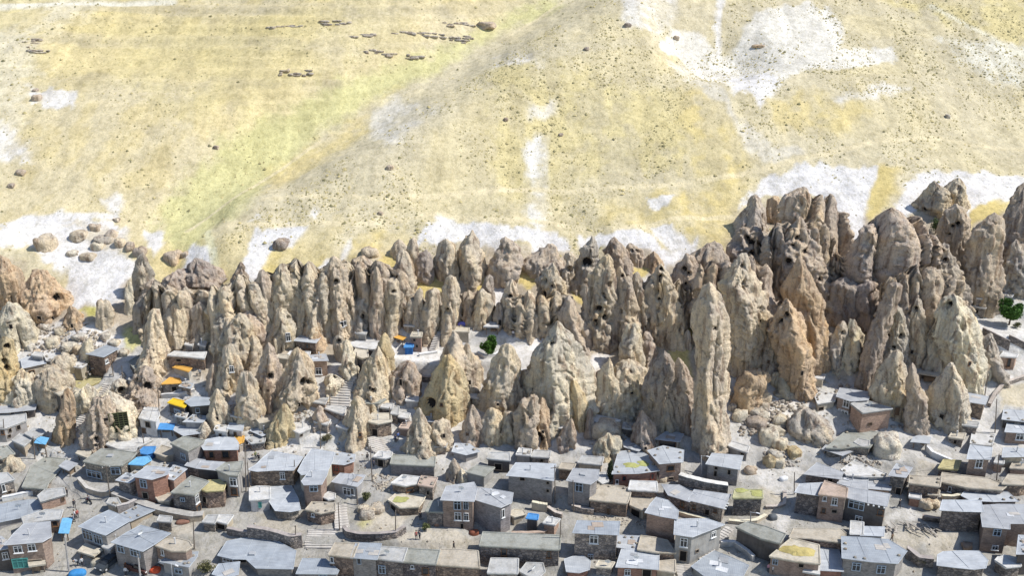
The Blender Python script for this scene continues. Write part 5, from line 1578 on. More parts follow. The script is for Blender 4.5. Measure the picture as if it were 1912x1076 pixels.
R('J', 'b', 'small dark ruined cone in front of the concrete block house row', [(235, 1420, 1442), (300, 1395, 1482), (395, 1388, 1500)], craggy=.8)
R('J', 'c', 'tiny pale cone that leans on the small dark ruined cone', [(305, 1472, 1500), (350, 1462, 1520), (400, 1458, 1532)], craggy=.5)
R('G', 'b', 'craggy ribbed skirt of rock under the great cream cone', [(600, 70, 180), (700, 20, 175), (830, 0, 160), (960, 5, 150)], 'rock_skirt', **K9)
R('G', 'd', 'dark broken rocks in the recess below the white ledge roof', [(770, 400, 450), (850, 350, 472), (960, 335, 465)], 'rock_crag', **K9)
R('G', 'c', 'cream rock foot that carries the round tan boulder', [(875, 620, 780), (930, 610, 800), (1020, 590, 790)], 'rock_stump', p=2, craggy=.8, flat=True)
R('F', 't', 'tan fluted rock between the half brown cone and the great cream cone', [(690, 1840, 1900), (780, 1800, 1962), (920, 1785, 1965)], craggy=.6)
R('F', 'b', 'small brown ribbed crag at the corner of the cave cone', [(655, 445, 482), (720, 422, 522), (800, 428, 512)], 'rock_crag', **K9)
R('F', 't', 'tan rock with one round hole above the fan shaped steps', [(125, 585, 632), (200, 572, 656), (300, 588, 662)], 'rock_stump', holes=[(605, 160, 18)], craggy=.4)
R('F', 'c', 'low cream rock lump between the fan shaped steps and the cave cone', [(415, 530, 580), (460, 505, 640), (520, 510, 600)], 'rock_stump', craggy=.7, holes=[(585, 425, 18)])
R('E', 'c', 'pale leaning fin of rock above the flat pale roofed house', [(150, 640, 690), (220, 600, 680), (300, 590, 650)], 'rock_fin', craggy=.5)
R('E', 't', 'honey coloured rock face below the flat pale roofed house', [(285, 400, 540), (330, 390, 560), (400, 400, 540)], 'rock_block', p=2.2, craggy=.4, flat=True)
R('E', 'c', 'cream lump of rock at the top of the narrow stone stairway', [(460, 850, 920), (500, 830, 950), (570, 830, 945)], 'rock_stump', craggy=.5, holes=[(905, 525, 26)])
R('I', 't', 'crumbled tan bank of earth below the dark corner shed', [(240, 40, 120), (270, 10, 170), (320, -20, 190)], 'earth_bank', p=2.2, craggy=.8, flat=True)
R('D', 'g', 'narrow grey fin between the orange cone and the great massif', [(700, 395, 425), (800, 380, 460), (960, 390, 480)], 'rock_fin', craggy=.8)
R('H', 'g', 'pale knuckle of rock at the side of the large pitted cone', [(590, 900, 960), (660, 880, 960), (740, 870, 950)], 'rock_knuckle', craggy=.7)
R('E', 't', 'craggy tan slope rising behind the cone with one white framed window', [(20, 1650, 1730), (100, 1610, 1770), (280, 1580, 1790)], 'rock_bluff', **K9)
R('E', 't', 'second craggy hump behind the windowed cone, touching the big smooth brown cone', [(-10, 1740, 1810), (80, 1710, 1870), (310, 1690, 1890)], 'rock_bluff', **K9)
R('E', 'b', 'small brown tooth of rock between the windowed cone and the orange kiosk lane', [(330, 1570, 1600), (420, 1545, 1630), (520, 1540, 1620)], 'rock_tooth', craggy=.6)
R('E', 't', 'tan tooth of rock just above the brown cone with a square hole', [(120, 1860, 1900), (220, 1830, 1930), (330, 1830, 1930)], 'rock_tooth', craggy=.5)
R('F', 'c', 'pale stump of rock below the narrow pale sliver', [(300, 650, 700), (360, 620, 740), (430, 620, 740)], 'rock_stump', craggy=.7, holes=[(690, 330, 14)])
R('F', 't', 'small tan tooth between the arched cone and the carved house front', [(420, 1000, 1020), (480, 975, 1050), (560, 970, 1060)], 'rock_tooth', craggy=.4)
R('G', 't', 'flat fronted tan rock with ochre cap, set against the great cream cone', [(335, 215, 290), (450, 188, 345), (580, 175, 355), (670, 165, 345)], 'rock_slab', craggy=.3)
R('G', 'c', 'cream buttress on the sunlit shoulder of the great cream cone', [(320, 425, 470), (430, 425, 565), (540, 490, 590), (620, 500, 590)], 'rock_buttress', craggy=.35, p=1.3)
R('F', 't', 'thin tan rib leaning on the tall back cone by the dark square block', [(180, 1545, 1575), (300, 1530, 1610), (440, 1530, 1630), (560, 1540, 1640)], 'rock_rib', craggy=.4)
# the cliff that stands behind the columns
CL = dict(tr=.30, p=2.0, craggy=.5, flat=True, foot=1.0, teeth=2.9, dens=1.1)
for args in [
    ('B', 't', 'long fluted cliff behind the window column and twin shouldered rock', [(480, 60, 690), (600, 40, 710), (960, 20, 720)]),
    ('B', 'b', 'fluted cliff in the dark cleft behind the narrow brown pillar', [(470, 700, 1080), (640, 690, 1110), (940, 690, 1110)]),
    ('B', 't', 'low cliff behind the columns of the orange awning yard', [(720, 1090, 1420), (780, 1080, 1440), (950, 1080, 1440)]),
    ('B', 'b', 'short cliff behind the blue goods cave and leaning cone', [(700, 1440, 1760), (780, 1430, 1780), (900, 1430, 1780)]),
    ('C', 't', 'cliff at the back of the white courtyard beneath the pocked rock', [(660, -80, 400), (780, -100, 430), (960, -100, 430)]),
    ('C', 'b', 'deep fluted cliff behind the great hollowed column', [(540, 520, 880), (700, 500, 900), (1060, 500, 900)]),
    ('C', 't', 'fluted cliff linking the niche column with the leaf shaped rock', [(590, 860, 1260), (760, 850, 1270), (1040, 850, 1270)]),
    ('A', 't', 'rocky cliff under the flat topped purple brown rock', [(620, 1120, 1560), (800, 1100, 1580), (1000, 1100, 1580)]),
    ('A', 't', 'rocky cliff beneath the near black notch rock', [(560, 1600, 2000), (760, 1580, 2020), (1000, 1560, 2020)]),
    ('C', 'b', 'shaded cliff behind the large knife edged cone', [(430, 1360, 1900), (640, 1340, 1920), (1080, 1320, 1920)]),
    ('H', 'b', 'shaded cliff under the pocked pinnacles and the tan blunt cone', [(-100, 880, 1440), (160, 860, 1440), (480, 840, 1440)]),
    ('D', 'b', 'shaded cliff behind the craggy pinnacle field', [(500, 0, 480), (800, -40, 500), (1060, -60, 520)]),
]:
    CL['teeth'] = float(rng.uniform(2.1, 4.2))
    R(*args, name='rock_cliff', **CL)

# boulders: label, region, centre, size, tint
BOULDERS = [
    ('big egg shaped tan boulder alone on the white scree', 'A', 325, 275, 150, 150, 't'),
    ('tan boulder near the top of the white scree, next to the egg boulder', 'A', 580, 222, 130, 90, 't'),
    ('small brown boulder highest on the white scree', 'A', 700, 168, 80, 56, 'b'),
    ('slanting brown boulder in the line of rocks on the scree', 'A', 825, 222, 90, 80, 'b'),
    ('long tilted grey slab lying on the scree', 'A', 775, 262, 150, 60, 'g'),
    ('pale rounded boulder half sunk in the scree', 'A', 725, 305, 100, 80, 'c'),
    ('wide low brown boulder lowest on the white scree', 'A', 648, 388, 120, 66, 't'),
    ('dark grey boulder at the lip of the scree gully', 'A', 962, 305, 60, 90, 'd'),
    ('dark brown split boulder at the lip of the scree gully', 'A', 1042, 340, 80, 90, 'd'),
    ('brown boulder among the pale grass below the scree lip', 'A', 890, 280, 70, 90, 't'),
    ('flat brown rock in the grassy saddle beside the small scree chute', 'A', 1285, 385, 110, 110, 'b'),
    ('small brown rock beside the flat rock in the grassy saddle', 'A', 1375, 372, 56, 50, 'b'),
    ('pale low boulder barely showing in the scree', 'A', 540, 365, 80, 44, 'p'),
    ('dark boulder with a pale foot in the long white scree chute', 'B', 180, 298, 100, 76, 'd'),
    ('tan block on the grassy rim above the dark cleft', 'B', 838, 362, 110, 84, 't'),
    ('tiny grey rock on the rim path', 'A', 865, 116, 50, 34, 'g'),
    ('huge pale grey boulder resting among the roofs', 'L', 880, 130, 180, 170, 'p'),
    ('large round tan boulder beside the white low roof above the town', 'G', 690, 815, 190, 150, 't'),
    ('round brown boulder in front of the rubble stone house', 'K', 1060, 345, 110, 80, 't'),
    ('dark rock beside the fenced yard', 'K', 1725, 305, 80, 62, 'b'),
    ('pale mushroom shaped boulder at the side of the rockfall', 'P', 330, 760, 200, 180, 'c'),
    ('dark brown boulder with a flat white top in the rockfall', 'P', 600, 890, 260, 150, 'd'),
    ('pale slab tilted above the dark brown boulder', 'P', 640, 740, 220, 110, 'p'),
    ('wide cream block under the toothed outcrop', 'P', 1010, 460, 300, 110, 'c'),
    ('tan leaning block against the orange rock', 'P', 680, 480, 200, 220, 't'),
    ('rounded cream boulder in the middle of the rockfall', 'P', 930, 840, 180, 160, 'c'),
    ('small grey slab wedged under the tan leaning block', 'P', 700, 610, 130, 100, 'g'),
    ('folded cream boulder at the bottom of the rockfall', 'P', 900, 980, 240, 120, 'c'),
    ('pale block at the brink of the monolith terrace', 'P', 200, 480, 110, 90, 'p'),
    ('round pale rock below the monolith terrace', 'P', 220, 640, 110, 130, 'p'),
    ('honey coloured boulder next to the small white cart', 'L', 200, 180, 100, 76, 'y'),
    ('cream boulder stack member close to the honey boulder', 'L', 90, 250, 80, 70, 'c'),
    ('pale boulder above the honey boulder', 'L', 60, 195, 90, 76, 'p'),
    ('tan boulder at the top corner of the rockfall foot', 'L', 100, 110, 110, 90, 'c'),
    ('cream rock leaning over the track to the rockfall', 'L', 20, 60, 120, 130, 'c'),
    ('small yellowish rock on the track edge', 'L', 20, 240, 70, 90, 'y'),
    ('boulder pile stone by the hut of the ruined yard', 'L', 1150, 545, 90, 76, 't'),
    ('second stone by the hut of the ruined yard, further from the hut', 'L', 1215, 550, 76, 60, 't'),
    ('white rounded rock in the rubble field', 'S', 900, 220, 160, 110, 'p'),
    ('pale flat slab resting on the rubble field', 'S', 1180, 320, 220, 90, 'p'),
    ('cream boulder with a wide base in the rubble field', 'S', 780, 390, 180, 170, 'c'),
    ('white tilted rock at the middle of the rubble field', 'S', 1020, 460, 200, 120, 'p'),
    ('tan boulder above the dark gap of the rubble field', 'S', 1150, 500, 130, 130, 't'),
    ('finger shaped tan rock standing in the rubble field', 'S', 1270, 490, 110, 240, 't'),
    ('small white block beside the pale cone', 'S', 460, 460, 90, 110, 'p'),
    ('grey rock with a dark shadow beside the white block', 'S', 660, 460, 120, 80, 'g'),
    ('brown stone on the edge of the flat pale roof', 'S', 540, 550, 100, 90, 'b'),
    ('white boulder on the far rim of the rubble field', 'S', 640, 150, 130, 80, 'p'),
    ('cream lump below the squat square rock', 'S', 1560, 300, 130, 120, 'p'),
    ('pale rock in the rubble near the rim wall', 'S', 1700, 400, 160, 80, 'p'),
    ('tan rock above the blue grey roofed tall block', 'S', 1840, 540, 130, 110, 'c'),
    ('grey boulder cluster stone in the village green', 'J', 800, 620, 100, 86, 'g'),
    ('flat grey stone beside the cluster stone in the village green', 'J', 870, 590, 90, 70, 'g'),
    ('pale round stone at the rear of the village green', 'J', 770, 590, 80, 56, 'c'),
    ('large dark boulder on the highest hill beside the grass gully', 'M', 1808, 92, 62, 30, 'b'),
    ('lone black rock far out on the pale hillside', 'M', 135, 362, 34, 24, 'd'),
    ('dark rock just above the lone black rock', 'M', 130, 335, 22, 12, 'd'),
    ('brown rock at the low end of the pale hillside', 'M', 78, 640, 34, 20, 'b'),
    ('small dark rock under the brown hillside rock', 'M', 40, 690, 26, 16, 'd'),
    ('dark rock at the fold of the green gully', 'M', 803, 547, 18, 14, 'd'),
    ('round dark boulder at the crest of the spur beside the pale lilac soil', 'N', 437, 92, 24, 18, 'd'),
    ('dark boulder on the upper slope of the spur', 'N', 285, 180, 18, 14, 'd'),
    ('white boulder on the dotted slope above the road', 'N', 1628, 432, 16, 16, 'p'),
    ('dark rock on the spur under the pale streak', 'N', 190, 500, 16, 12, 'd'),
    ('brown rock at the base of the big bare bowl', 'N', 620, 140, 20, 18, 'b'),
    ('low pale brown rock ledge in the big bare bowl', 'N', 925, 170, 40, 12, 'o'),
    ('lone rock on the middle of the spur slope', 'M', 1450, 622, 26, 16, 'b'),
    ('dark rock low on the spur above the paths', 'M', 1415, 793, 18, 12, 'd'),
    ('dark rock at the outer spur edge', 'M', 1880, 443, 16, 14, 'd'),
]
OUTCROPS = [   # rows of dark rock on the far hill: label, region, pixels
    ('lower of the dark rock ledges near the gully head', 'M', [(1380, 195), (1410, 196), (1440, 200), (1470, 200), (1520, 205), (1548, 213)]),
    ('long dark rock ledge across the upper hill', 'M', [(1485, 120), (1515, 121), (1545, 122), (1570, 124), (1610, 130), (1640, 136)]),
    ('short dark rock ledge next to the big dark boulder', 'M', [(1695, 146), (1715, 149), (1735, 148), (1752, 146)]),
    ('dark rock ledge at the far end of the upper hill bands', 'M', [(1325, 136), (1350, 134), (1375, 132), (1395, 130)]),
    ('broken grey ledge on the pale hill under the top track', 'M', [(115, 152), (130, 150), (118, 180), (140, 190), (158, 194)]),
    ('faint brown ledge high on the hill bands', 'M', [(1020, 100), (1060, 98), (1100, 96), (1200, 86), (1240, 84), (1290, 80)]),
    ('faint ledge in the middle of the hill bands', 'M', [(1030, 268), (1060, 266), (1100, 268), (1140, 270)]),
    ('thin dark ledge near the ridge top of the hill', 'M', [(1660, 92), (1690, 88), (1720, 84), (1740, 86)]),
]
# ------------------------------------------------------------------ houses: region, roof outline, wall height below its lowest corner, walls, roof
# flank with the rubble field
H('E', [(165, 285), (205, 268), (300, 272), (330, 315), (178, 348)], 85, 'crm', 'wzn', 'small cream box house with one dark brown window and a pale blue roof', [(238, 387, 40, 42, 'b')])
H('E', [(335, 258), (400, 225), (520, 222), (545, 255), (470, 285), (350, 292)], 55, 'tan', 'wht', 'flat pale roofed house with tan arches below it', [(520, 325, 20, 44, 'd')])
H('E', [(655, 240), (790, 185), (870, 208), (770, 262)], 108, 'brn', 'zin', 'tall box house with brown side and tan front under a slanting zinc roof', [(790, 300, 22, 26, 'w'), (845, 320, 26, 50, 'd')])
H('E', [(345, 490), (400, 472), (480, 470), (520, 500), (440, 545)], 150, 'drk', 'ltn', 'dark fronted carved house with two small windows, below the terrace', [(410, 560, 26, 22, 'o'), (452, 555, 22, 30, 'o')], name='carved_house')
H('E', [(500, 478), (640, 395), (800, 372), (815, 395), (780, 425), (600, 515), (520, 520)], 62, 'tan', 'grs', 'long tan terrace house with barred window and yellow grass on its roof', [(655, 470, 60, 50, 'w'), (555, 490, 36, 60, 'o')])
H('E', [(600, 520), (690, 490), (700, 500), (620, 545)], 60, 'tan', 'mud', 'low tan annex with a wide opening under the terrace house', [(655, 545, 62, 50, 'o')])
H('E', [(1255, 252), (1300, 226), (1400, 236), (1530, 232), (1515, 275), (1400, 262)], 80, 'brn', 'wht', 'long low brown shop under the white stony terrace', [(1330, 290, 40, 24, 'o')])
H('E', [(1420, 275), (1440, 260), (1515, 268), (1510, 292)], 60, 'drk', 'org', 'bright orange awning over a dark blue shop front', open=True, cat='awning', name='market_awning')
H('E', [(1290, 340), (1310, 328), (1420, 352), (1400, 375)], 42, 'pls', 'org', 'sagging orange tarpaulin stretched over a brown shed', cat='shed', name='shed', slope=-.06)
H('E', [(1212, 468), (1265, 425), (1330, 430), (1340, 462)], 72, 'stn', 'org', 'stone kiosk with an orange cloth roof and a black doorway', [(1298, 515, 40, 60, 'o')], name='kiosk', cat='kiosk')
H('E', [(1345, 480), (1370, 462), (1425, 470), (1412, 495)], 55, 'stn', 'wzn', 'little stone store joined to the orange roofed kiosk')
H('E', [(1255, 605), (1290, 580), (1395, 605), (1368, 642)], 78, 'drk', 'yel', 'dark hut under a bright yellow tarpaulin', [(1320, 670, 40, 30, 'm')], name='hut', cat='hut')
H('E', [(1385, 600), (1450, 568), (1560, 578), (1552, 618), (1425, 628)], 82, 'drk', 'zin', 'dark house with a zinc roof next to the yellow tarpaulin hut', [(1470, 665, 30, 36, 'm')])
H('E', [(1380, 745), (1440, 705), (1535, 712), (1500, 750)], 40, 'pls', 'wzn', 'flat white roofed shed in front of the dark zinc roofed house')
H('E', [(1038, 722), (1080, 645), (1165, 648), (1180, 700), (1155, 745)], 108, 'wht', 'wht', 'two storey white box house near the green lattice cave', [(1100, 765, 34, 44, 'o'), (1072, 815, 26, 40, 'd')])
H('E', [(945, 600), (1010, 598), (1055, 625), (960, 640)], 46, 'brn', 'mud', 'tumbledown reddish wall house behind the white box house')
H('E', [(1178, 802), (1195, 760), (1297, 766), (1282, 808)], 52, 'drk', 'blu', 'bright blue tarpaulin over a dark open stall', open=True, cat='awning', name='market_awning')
H('E', [(1290, 802), (1370, 755), (1525, 768), (1480, 832), (1370, 848)], 58, 'brn', 'wzn', 'wide house with a pale sheet roof in front of the small pointed cone', [(1330, 850, 30, 36, 'd')])
H('E', [(0, 706), (60, 700), (185, 690), (190, 738), (30, 798), (-40, 800), (-60, 712)], 92, 'pls', 'gry', 'long grey house with a flat roof cut by the picture edge', [(135, 785, 28, 34, 'o'), (70, 800, 24, 30, 'o'), (68, 855, 24, 24, 'o'), (20, 770, 20, 30, 'b')])
H('E', [(95, 885), (150, 842), (245, 872), (178, 925)], 78, 'tan', 'gry', 'narrow tan box house beneath the long grey house')
H('E', [(190, 835), (250, 800), (310, 808), (330, 830), (255, 870)], 44, 'pls', 'gry', 'grey shed with a flat roof behind the teal tarpaulin')
H('E', [(258, 905), (290, 862), (360, 868), (335, 915)], 30, 'drk', 'lbl', 'teal blue tarpaulin over a dark gap beside the shed', open=True, cat='awning', name='market_awning')
H('E', [(0, 640), (50, 625), (200, 618), (260, 625), (250, 655), (60, 675), (-40, 680)], 36, 'drk', 'gzn', 'row of dark sheds under sheet roofs at the picture edge', [(90, 675, 30, 26, 'o'), (190, 660, 30, 26, 'o')], cat='shed', name='shed')
# left town
H('I', [(0, 140), (50, 132), (100, 185), (10, 222), (-60, 215)], 62, 'drk', 'olv', 'dark shed with an olive roof in the corner by the dirt yard', [(40, 222, 60, 44, 'o')], name='shed', cat='shed')
H('I', [(-60, 335), (50, 328), (95, 375), (0, 402), (-70, 400)], 90, 'stn', 'gry', 'stone house with a grey roof, cut by the picture edge, above a white wall', [(8, 430, 18, 50, 'w'), (70, 465, 28, 22, 'o')])
H('I', [(168, 425), (232, 278), (330, 216), (470, 228), (445, 290), (345, 400), (330, 440)], 44, 'stn', 'olv', 'long olive roofed house with a rounded stone end', [(395, 345, 24, 30, 'w')])
H('I', [(440, 275), (480, 238), (552, 262), (500, 302)], 42, 'drk', 'gzn', 'small market stall with a pale blue awning at the olive roofed house', open=True, cat='stall', name='market_stall')
H('I', [(280, 492), (330, 452), (460, 442), (470, 482), (300, 530)], 66, 'ter', 'gry', 'terracotta walled house with a flat grey roof at the wide street', [(455, 510, 14, 30, 'd')])
H('I', [(-60, 575), (120, 540), (240, 528), (325, 575), (180, 640), (-60, 690)], 52, 'pls', 'zin', 'large low house with a wide pale zinc roof at the picture edge')
H('I', [(165, 652), (330, 600), (450, 602), (432, 658), (340, 668), (178, 690)], 92, 'brk', 'gry', 'house with a dark gap under its roof and a brown framed window', [(400, 690, 34, 38, 'b'), (240, 685, 100, 24, 'o')])
H('I', [(52, 845), (110, 770), (180, 702), (350, 690), (358, 792), (305, 825)], 185, 'brk', 'gzn', 'two storey brick shop house with two large white windows', [(132, 882, 54, 52, 'w'), (232, 868, 50, 52, 'w'), (130, 985, 100, 70, 'g'), (260, 985, 90, 60, 'o')], extras=['chimney'])
H('I', [(210, 975), (230, 948), (320, 948), (325, 985), (215, 1000)], 34, 'drk', 'ltn', 'striped shop awning at the foot of the brick shop house', open=True, cat='awning', name='market_awning')
H('I', [(-60, 815), (0, 800), (48, 840), (55, 870), (0, 880), (-60, 880)], 140, 'drk', 'gzn', 'dark corner house next to the brick shop house, with a white balcony rail', [(30, 930, 40, 50, 'w')])
H('I', [(432, 762), (456, 658), (522, 655), (496, 764)], 50, 'drk', 'lbl', 'long light blue tarpaulin roof of a stall in the street', open=True, cat='stall', name='market_stall', slope=0.0)
H('I', [(590, 712), (690, 655), (790, 606), (942, 668), (770, 772)], 128, 'pls', 'zin', 'big house with a zinc roof, dark windowed front and tan lit side', [(640, 780, 60, 70, 'm'), (715, 810, 50, 70, 'm')], extras=['chimney'])
H('I', [(885, 632), (945, 598), (1000, 570), (1106, 602), (950, 672)], 60, 'tan', 'zin', 'lower tan house with a zinc roof joined behind the big house', [(1075, 665, 34, 22, 'o')])
H('I', [(570, 892), (622, 842), (736, 882), (682, 926)], 62, 'drk', 'ltn', 'pale green ribbed canopy over a dark shop entrance', open=True, cat='canopy', name='shop_canopy')
H('I', [(752, 862), (850, 800), (900, 780), (880, 830), (830, 850), (800, 882)], 70, 'pls', 'gry', 'narrow link building with a pale flat roof between two zinc roofed houses')
H('I', [(830, 828), (930, 765), (1022, 716), (1222, 772), (1130, 835), (1040, 888)], 168, 'con', 'zin', 'tall zinc roofed house with a dark front where the orange vehicle parks', [(880, 875, 44, 60, 'm'), (985, 905, 60, 60, 'm')], extras=['dish'])
H('I', [(1136, 852), (1180, 800), (1300, 812), (1372, 830), (1392, 862), (1350, 888), (1250, 890)], 145, 'brk', 'mud', 'round cornered brick building with a yellow cloth on its earth roof', [(1185, 905, 16, 40, 'w'), (1180, 970, 40, 14, 'w')], extras=['chimney'])
H('I', [(1186, 968), (1242, 926), (1426, 910), (1420, 940), (1370, 1002)], 82, 'pls', 'zin', 'small zinc roofed house with a steel fence in front, at the bottom edge', [(1300, 1040, 50, 40, 'm')])
H('I', [(555, 180), (600, 126), (666, 160), (636, 212)], 34, 'drk', 'ltn', 'cream canopy leaning on the brown craggy stump', open=True, cat='canopy', name='shop_canopy')
H('I', [(780, 118), (850, 62), (960, 42), (1060, 50), (1100, 88), (1010, 130), (940, 148), (860, 148)], 48, 'pls', 'wht', 'house with a broad white flat roof below the green lattice cave')
H('I', [(615, 242), (680, 195), (740, 156), (860, 165), (985, 182), (940, 230), (880, 272), (760, 272)], 112, 'stn', 'olv', 'large stone house with a wide olive roof and barred shop windows', [(660, 330, 90, 50, 'm'), (840, 305, 60, 50, 'm'), (715, 345, 30, 50, 'o')], extras=['hatch'])
H('I', [(830, 188), (890, 140), (990, 140), (985, 160), (922, 196)], 36, 'con', 'gry', 'flat topped upper room rising behind the wide olive roof', )
H('I', [(945, 262), (1000, 220), (1080, 212), (1095, 235), (1040, 268)], 34, 'tan', 'lbl', 'pale turquoise roofed hut behind the stone house with olive roof')
H('I', [(1025, 165), (1050, 140), (1125, 140), (1112, 180), (1075, 190), (1030, 182)], 42, 'blw', 'blu', 'small hut wrapped in bright blue sheeting among the grey roofs', name='hut', cat='hut')
H('I', [(1130, 180), (1180, 130), (1250, 150), (1256, 190), (1200, 205)], 34, 'tan', 'mud', 'tan rock hut with a rounded roof beside the blue hut')
H('I', [(960, 330), (1030, 285), (1130, 225), (1225, 260), (1190, 290), (1080, 285), (1000, 335)], 40, 'tan', 'gry', 'low grey roofs stepping down behind the brick house with greenish side')
H('I', [(860, 376), (920, 334), (982, 350), (978, 372), (942, 392)], 105, 'stn', 'wzn', 'narrow stone house squeezed beside the brick fronted house')
H('I', [(980, 348), (1075, 280), (1222, 300), (1208, 335), (1108, 368)], 175, 'red', 'wzn', 'brick fronted house with a blue window and a greenish plastered side', [(1045, 405, 44, 60, 'm'), (1060, 490, 40, 50, 'o')])
H('I', [(1180, 352), (1225, 315), (1272, 280), (1346, 302), (1262, 372)], 90, 'ter', 'wzn', 'pinkish house with one window and a scooped white roof', [(1215, 400, 28, 52, 'b')])
H('I', [(1140, 505), (1170, 478), (1240, 480), (1256, 505), (1230, 528), (1160, 528)], 28, 'tan', 'mud', 'round tan oven platform under the pinkish house', name='round_platform', cat='platform')
H('I', [(1255, 468), (1320, 410), (1390, 356), (1512, 392), (1470, 430), (1412, 484)], 125, 'dst', 'olv', 'dark stone house with a grey roof at the end of the long white wall', [(1330, 520, 30, 30, 'm'), (1430, 510, 24, 60, 'w'), (1435, 595, 30, 50, 'b')], extras=['chimney'])
H('I', [(1462, 442), (1520, 386), (1646, 380), (1622, 448), (1500, 458)], 112, 'brn', 'grs', 'stone hut with a shaggy yellow straw roof and a dark hole', [(1505, 525, 30, 50, 'o')])
H('I', [(1360, 268), (1400, 226), (1478, 236), (1440, 288)], 66, 'stn', 'gzn', 'pale roofed house first in the row behind the straw roofed hut')
H('I', [(1440, 288), (1470, 245), (1622, 256), (1582, 302)], 80, 'drk', 'gzn', 'dark walled house in the middle of the row behind the straw roofed hut')
H('I', [(1580, 302), (1640, 258), (1762, 250), (1752, 300), (1726, 342), (1662, 338)], 140, 'pls', 'olv', 'grey plastered house with a barred window and an ochre door', [(1695, 390, 50, 56, 'w'), (1700, 460, 44, 50, 'b')])
H('I', [(1250, 112), (1340, 66), (1480, 90), (1430, 130), (1366, 162)], 128, 'con', 'olv', 'two storey grey house with an olive roof before the cream pyramid', [(1335, 208, 30, 44, 'm')])
H('I', [(1470, 118), (1512, 88), (1600, 72), (1700, 76), (1726, 112), (1722, 152), (1492, 152)], 92, 'red', 'wzn', 'octagonal brick house with two white framed windows', [(1540, 192, 34, 44, 'b'), (1642, 190, 52, 52, 'b')])
H('I', [(1700, 95), (1720, 60), (1770, 62), (1765, 105), (1740, 115)], 40, 'crm', 'org', 'cream turret with an orange cloth top next to the octagonal brick house', name='turret', cat='turret')
H('I', [(1790, 75), (1850, 40), (1930, 50), (1920, 100), (1830, 110)], 52, 'dst', 'gry', 'dark stone house with a pale roof by the street lamp pole')
H('I', [(1480, 682), (1512, 642), (1580, 640), (1560, 690)], 60, 'stn', 'gry', 'small grey stone shed at the end of the white path')
H('I', [(1570, 672), (1600, 636), (1692, 640), (1650, 692)], 52, 'tan', 'wht', 'open fronted tan room next to the small grey stone shed', [(1605, 695, 60, 44, 'o')])
H('I', [(1150, 672), (1165, 640), (1245, 650), (1240, 680)], 36, 'stn', 'gry', 'tiny ruined stone room in the courtyard behind the zinc roofs')
H('I', [(782, 545), (800, 515), (850, 512), (872, 550), (840, 560)], 44, 'tan', 'gry', 'cube shaped store room below the long white wall', name='shed', cat='shed')
# centre left
H('J', [(0, 268), (55, 215), (110, 172), (320, 212), (292, 258), (258, 302), (120, 302), (0, 312), (-50, 300)], 100, 'brn', 'wzn', 'stone house with a pale blue hipped roof and one white window', [(185, 345, 34, 50, 'w')])
H('J', [(308, 308), (350, 230), (405, 160), (548, 182), (536, 245), (500, 312), (330, 332)], 120, 'crm', 'wzn', 'tall cream house with a long zinc roof climbing toward the cones')
H('J', [(335, 385), (390, 320), (502, 322), (495, 345), (462, 402), (350, 408)], 165, 'brk', 'wzn', 'lower wing of the cream house, brick front with a blue window', [(412, 440, 60, 44, 'm')])
H('J', [(532, 252), (545, 190), (620, 188), (702, 198), (695, 240), (632, 262)], 75, 'red', 'wzn', 'low brick house with a red framed window, orange beam on its roof', [(575, 295, 40, 44, 'r')])
H('J', [(560, 388), (610, 338), (772, 350), (750, 390), (722, 418)], 88, 'pls', 'gzn', 'house with a dark blue front and two white windows at the steps', [(655, 460, 56, 56, 'w'), (695, 460, 26, 48, 'w')])
H('J', [(-50, 440), (0, 430), (86, 432), (86, 508), (0, 522), (-50, 520)], 78, 'wht', 'wht', 'white roofed room with a teal door next to the stone shed', [(12, 560, 24, 40, 'g')])
H('J', [(95, 525), (112, 440), (240, 430), (285, 515), (302, 590), (240, 602), (142, 592)], 64, 'stn', 'wzn', 'stone store with a pale sheet roof sagging over three sides')
H('J', [(360, 592), (402, 540), (560, 550), (562, 598), (462, 618)], 80, 'brn', 'mud', 'brown stone terrace house with clutter on its roof', [(408, 632, 20, 24, 'w')], extras=['stones'])
H('J', [(480, 500), (520, 468), (562, 480), (560, 512), (520, 520)], 40, 'drk', 'wht', 'small white canopied niche beside the brown terrace house')
H('J', [(975, 258), (990, 196), (1292, 216), (1286, 276)], 74, 'con', 'olv', 'long dark grey building with an olive roof below the stained cone')
H('J', [(855, 206), (890, 174), (976, 180), (972, 206), (932, 218)], 64, 'stn', 'wht', 'white capped stone kiosk with a wide dark doorway', [(900, 250, 44, 56, 'o')], name='kiosk', cat='kiosk')
H('J', [(985, 402), (1060, 345), (1182, 360), (1172, 402), (1080, 418)], 52, 'brn', 'wht', 'rubble walled house with a white roof and a hanging line of goods', [(1110, 450, 50, 30, 'b')], extras=['dish'])
H('J', [(1178, 410), (1200, 352), (1305, 365), (1276, 428)], 88, 'stn', 'pnk', 'stone house with a pinkish flat roof next to the narrow steps', [(1245, 470, 22, 30, 'o')])
H('J', [(960, 522), (1010, 480), (1222, 490), (1200, 535), (1172, 572), (1040, 578)], 52, 'brn', 'ltn', 'flat earth roofed house whose corner is overgrown with bright moss', [(995, 575, 40, 50, 'o')], extras=['moss'])
H('J', [(1350, 518), (1386, 430), (1570, 402), (1588, 440), (1568, 528)], 205, 'brk', 'gzn', 'three storey brick house with white windows at the bare yard', [(1458, 560, 54, 64, 'm'), (1520, 562, 36, 60, 'm'), (1462, 642, 50, 56, 'w'), (1522, 645, 36, 54, 'w'), (1492, 715, 26, 44, 'o')], extras=['dish'])
H('J', [(1235, 605), (1265, 545), (1345, 505), (1348, 610)], 96, 'stn', 'olv', 'low stone wing attached to the three storey brick house')
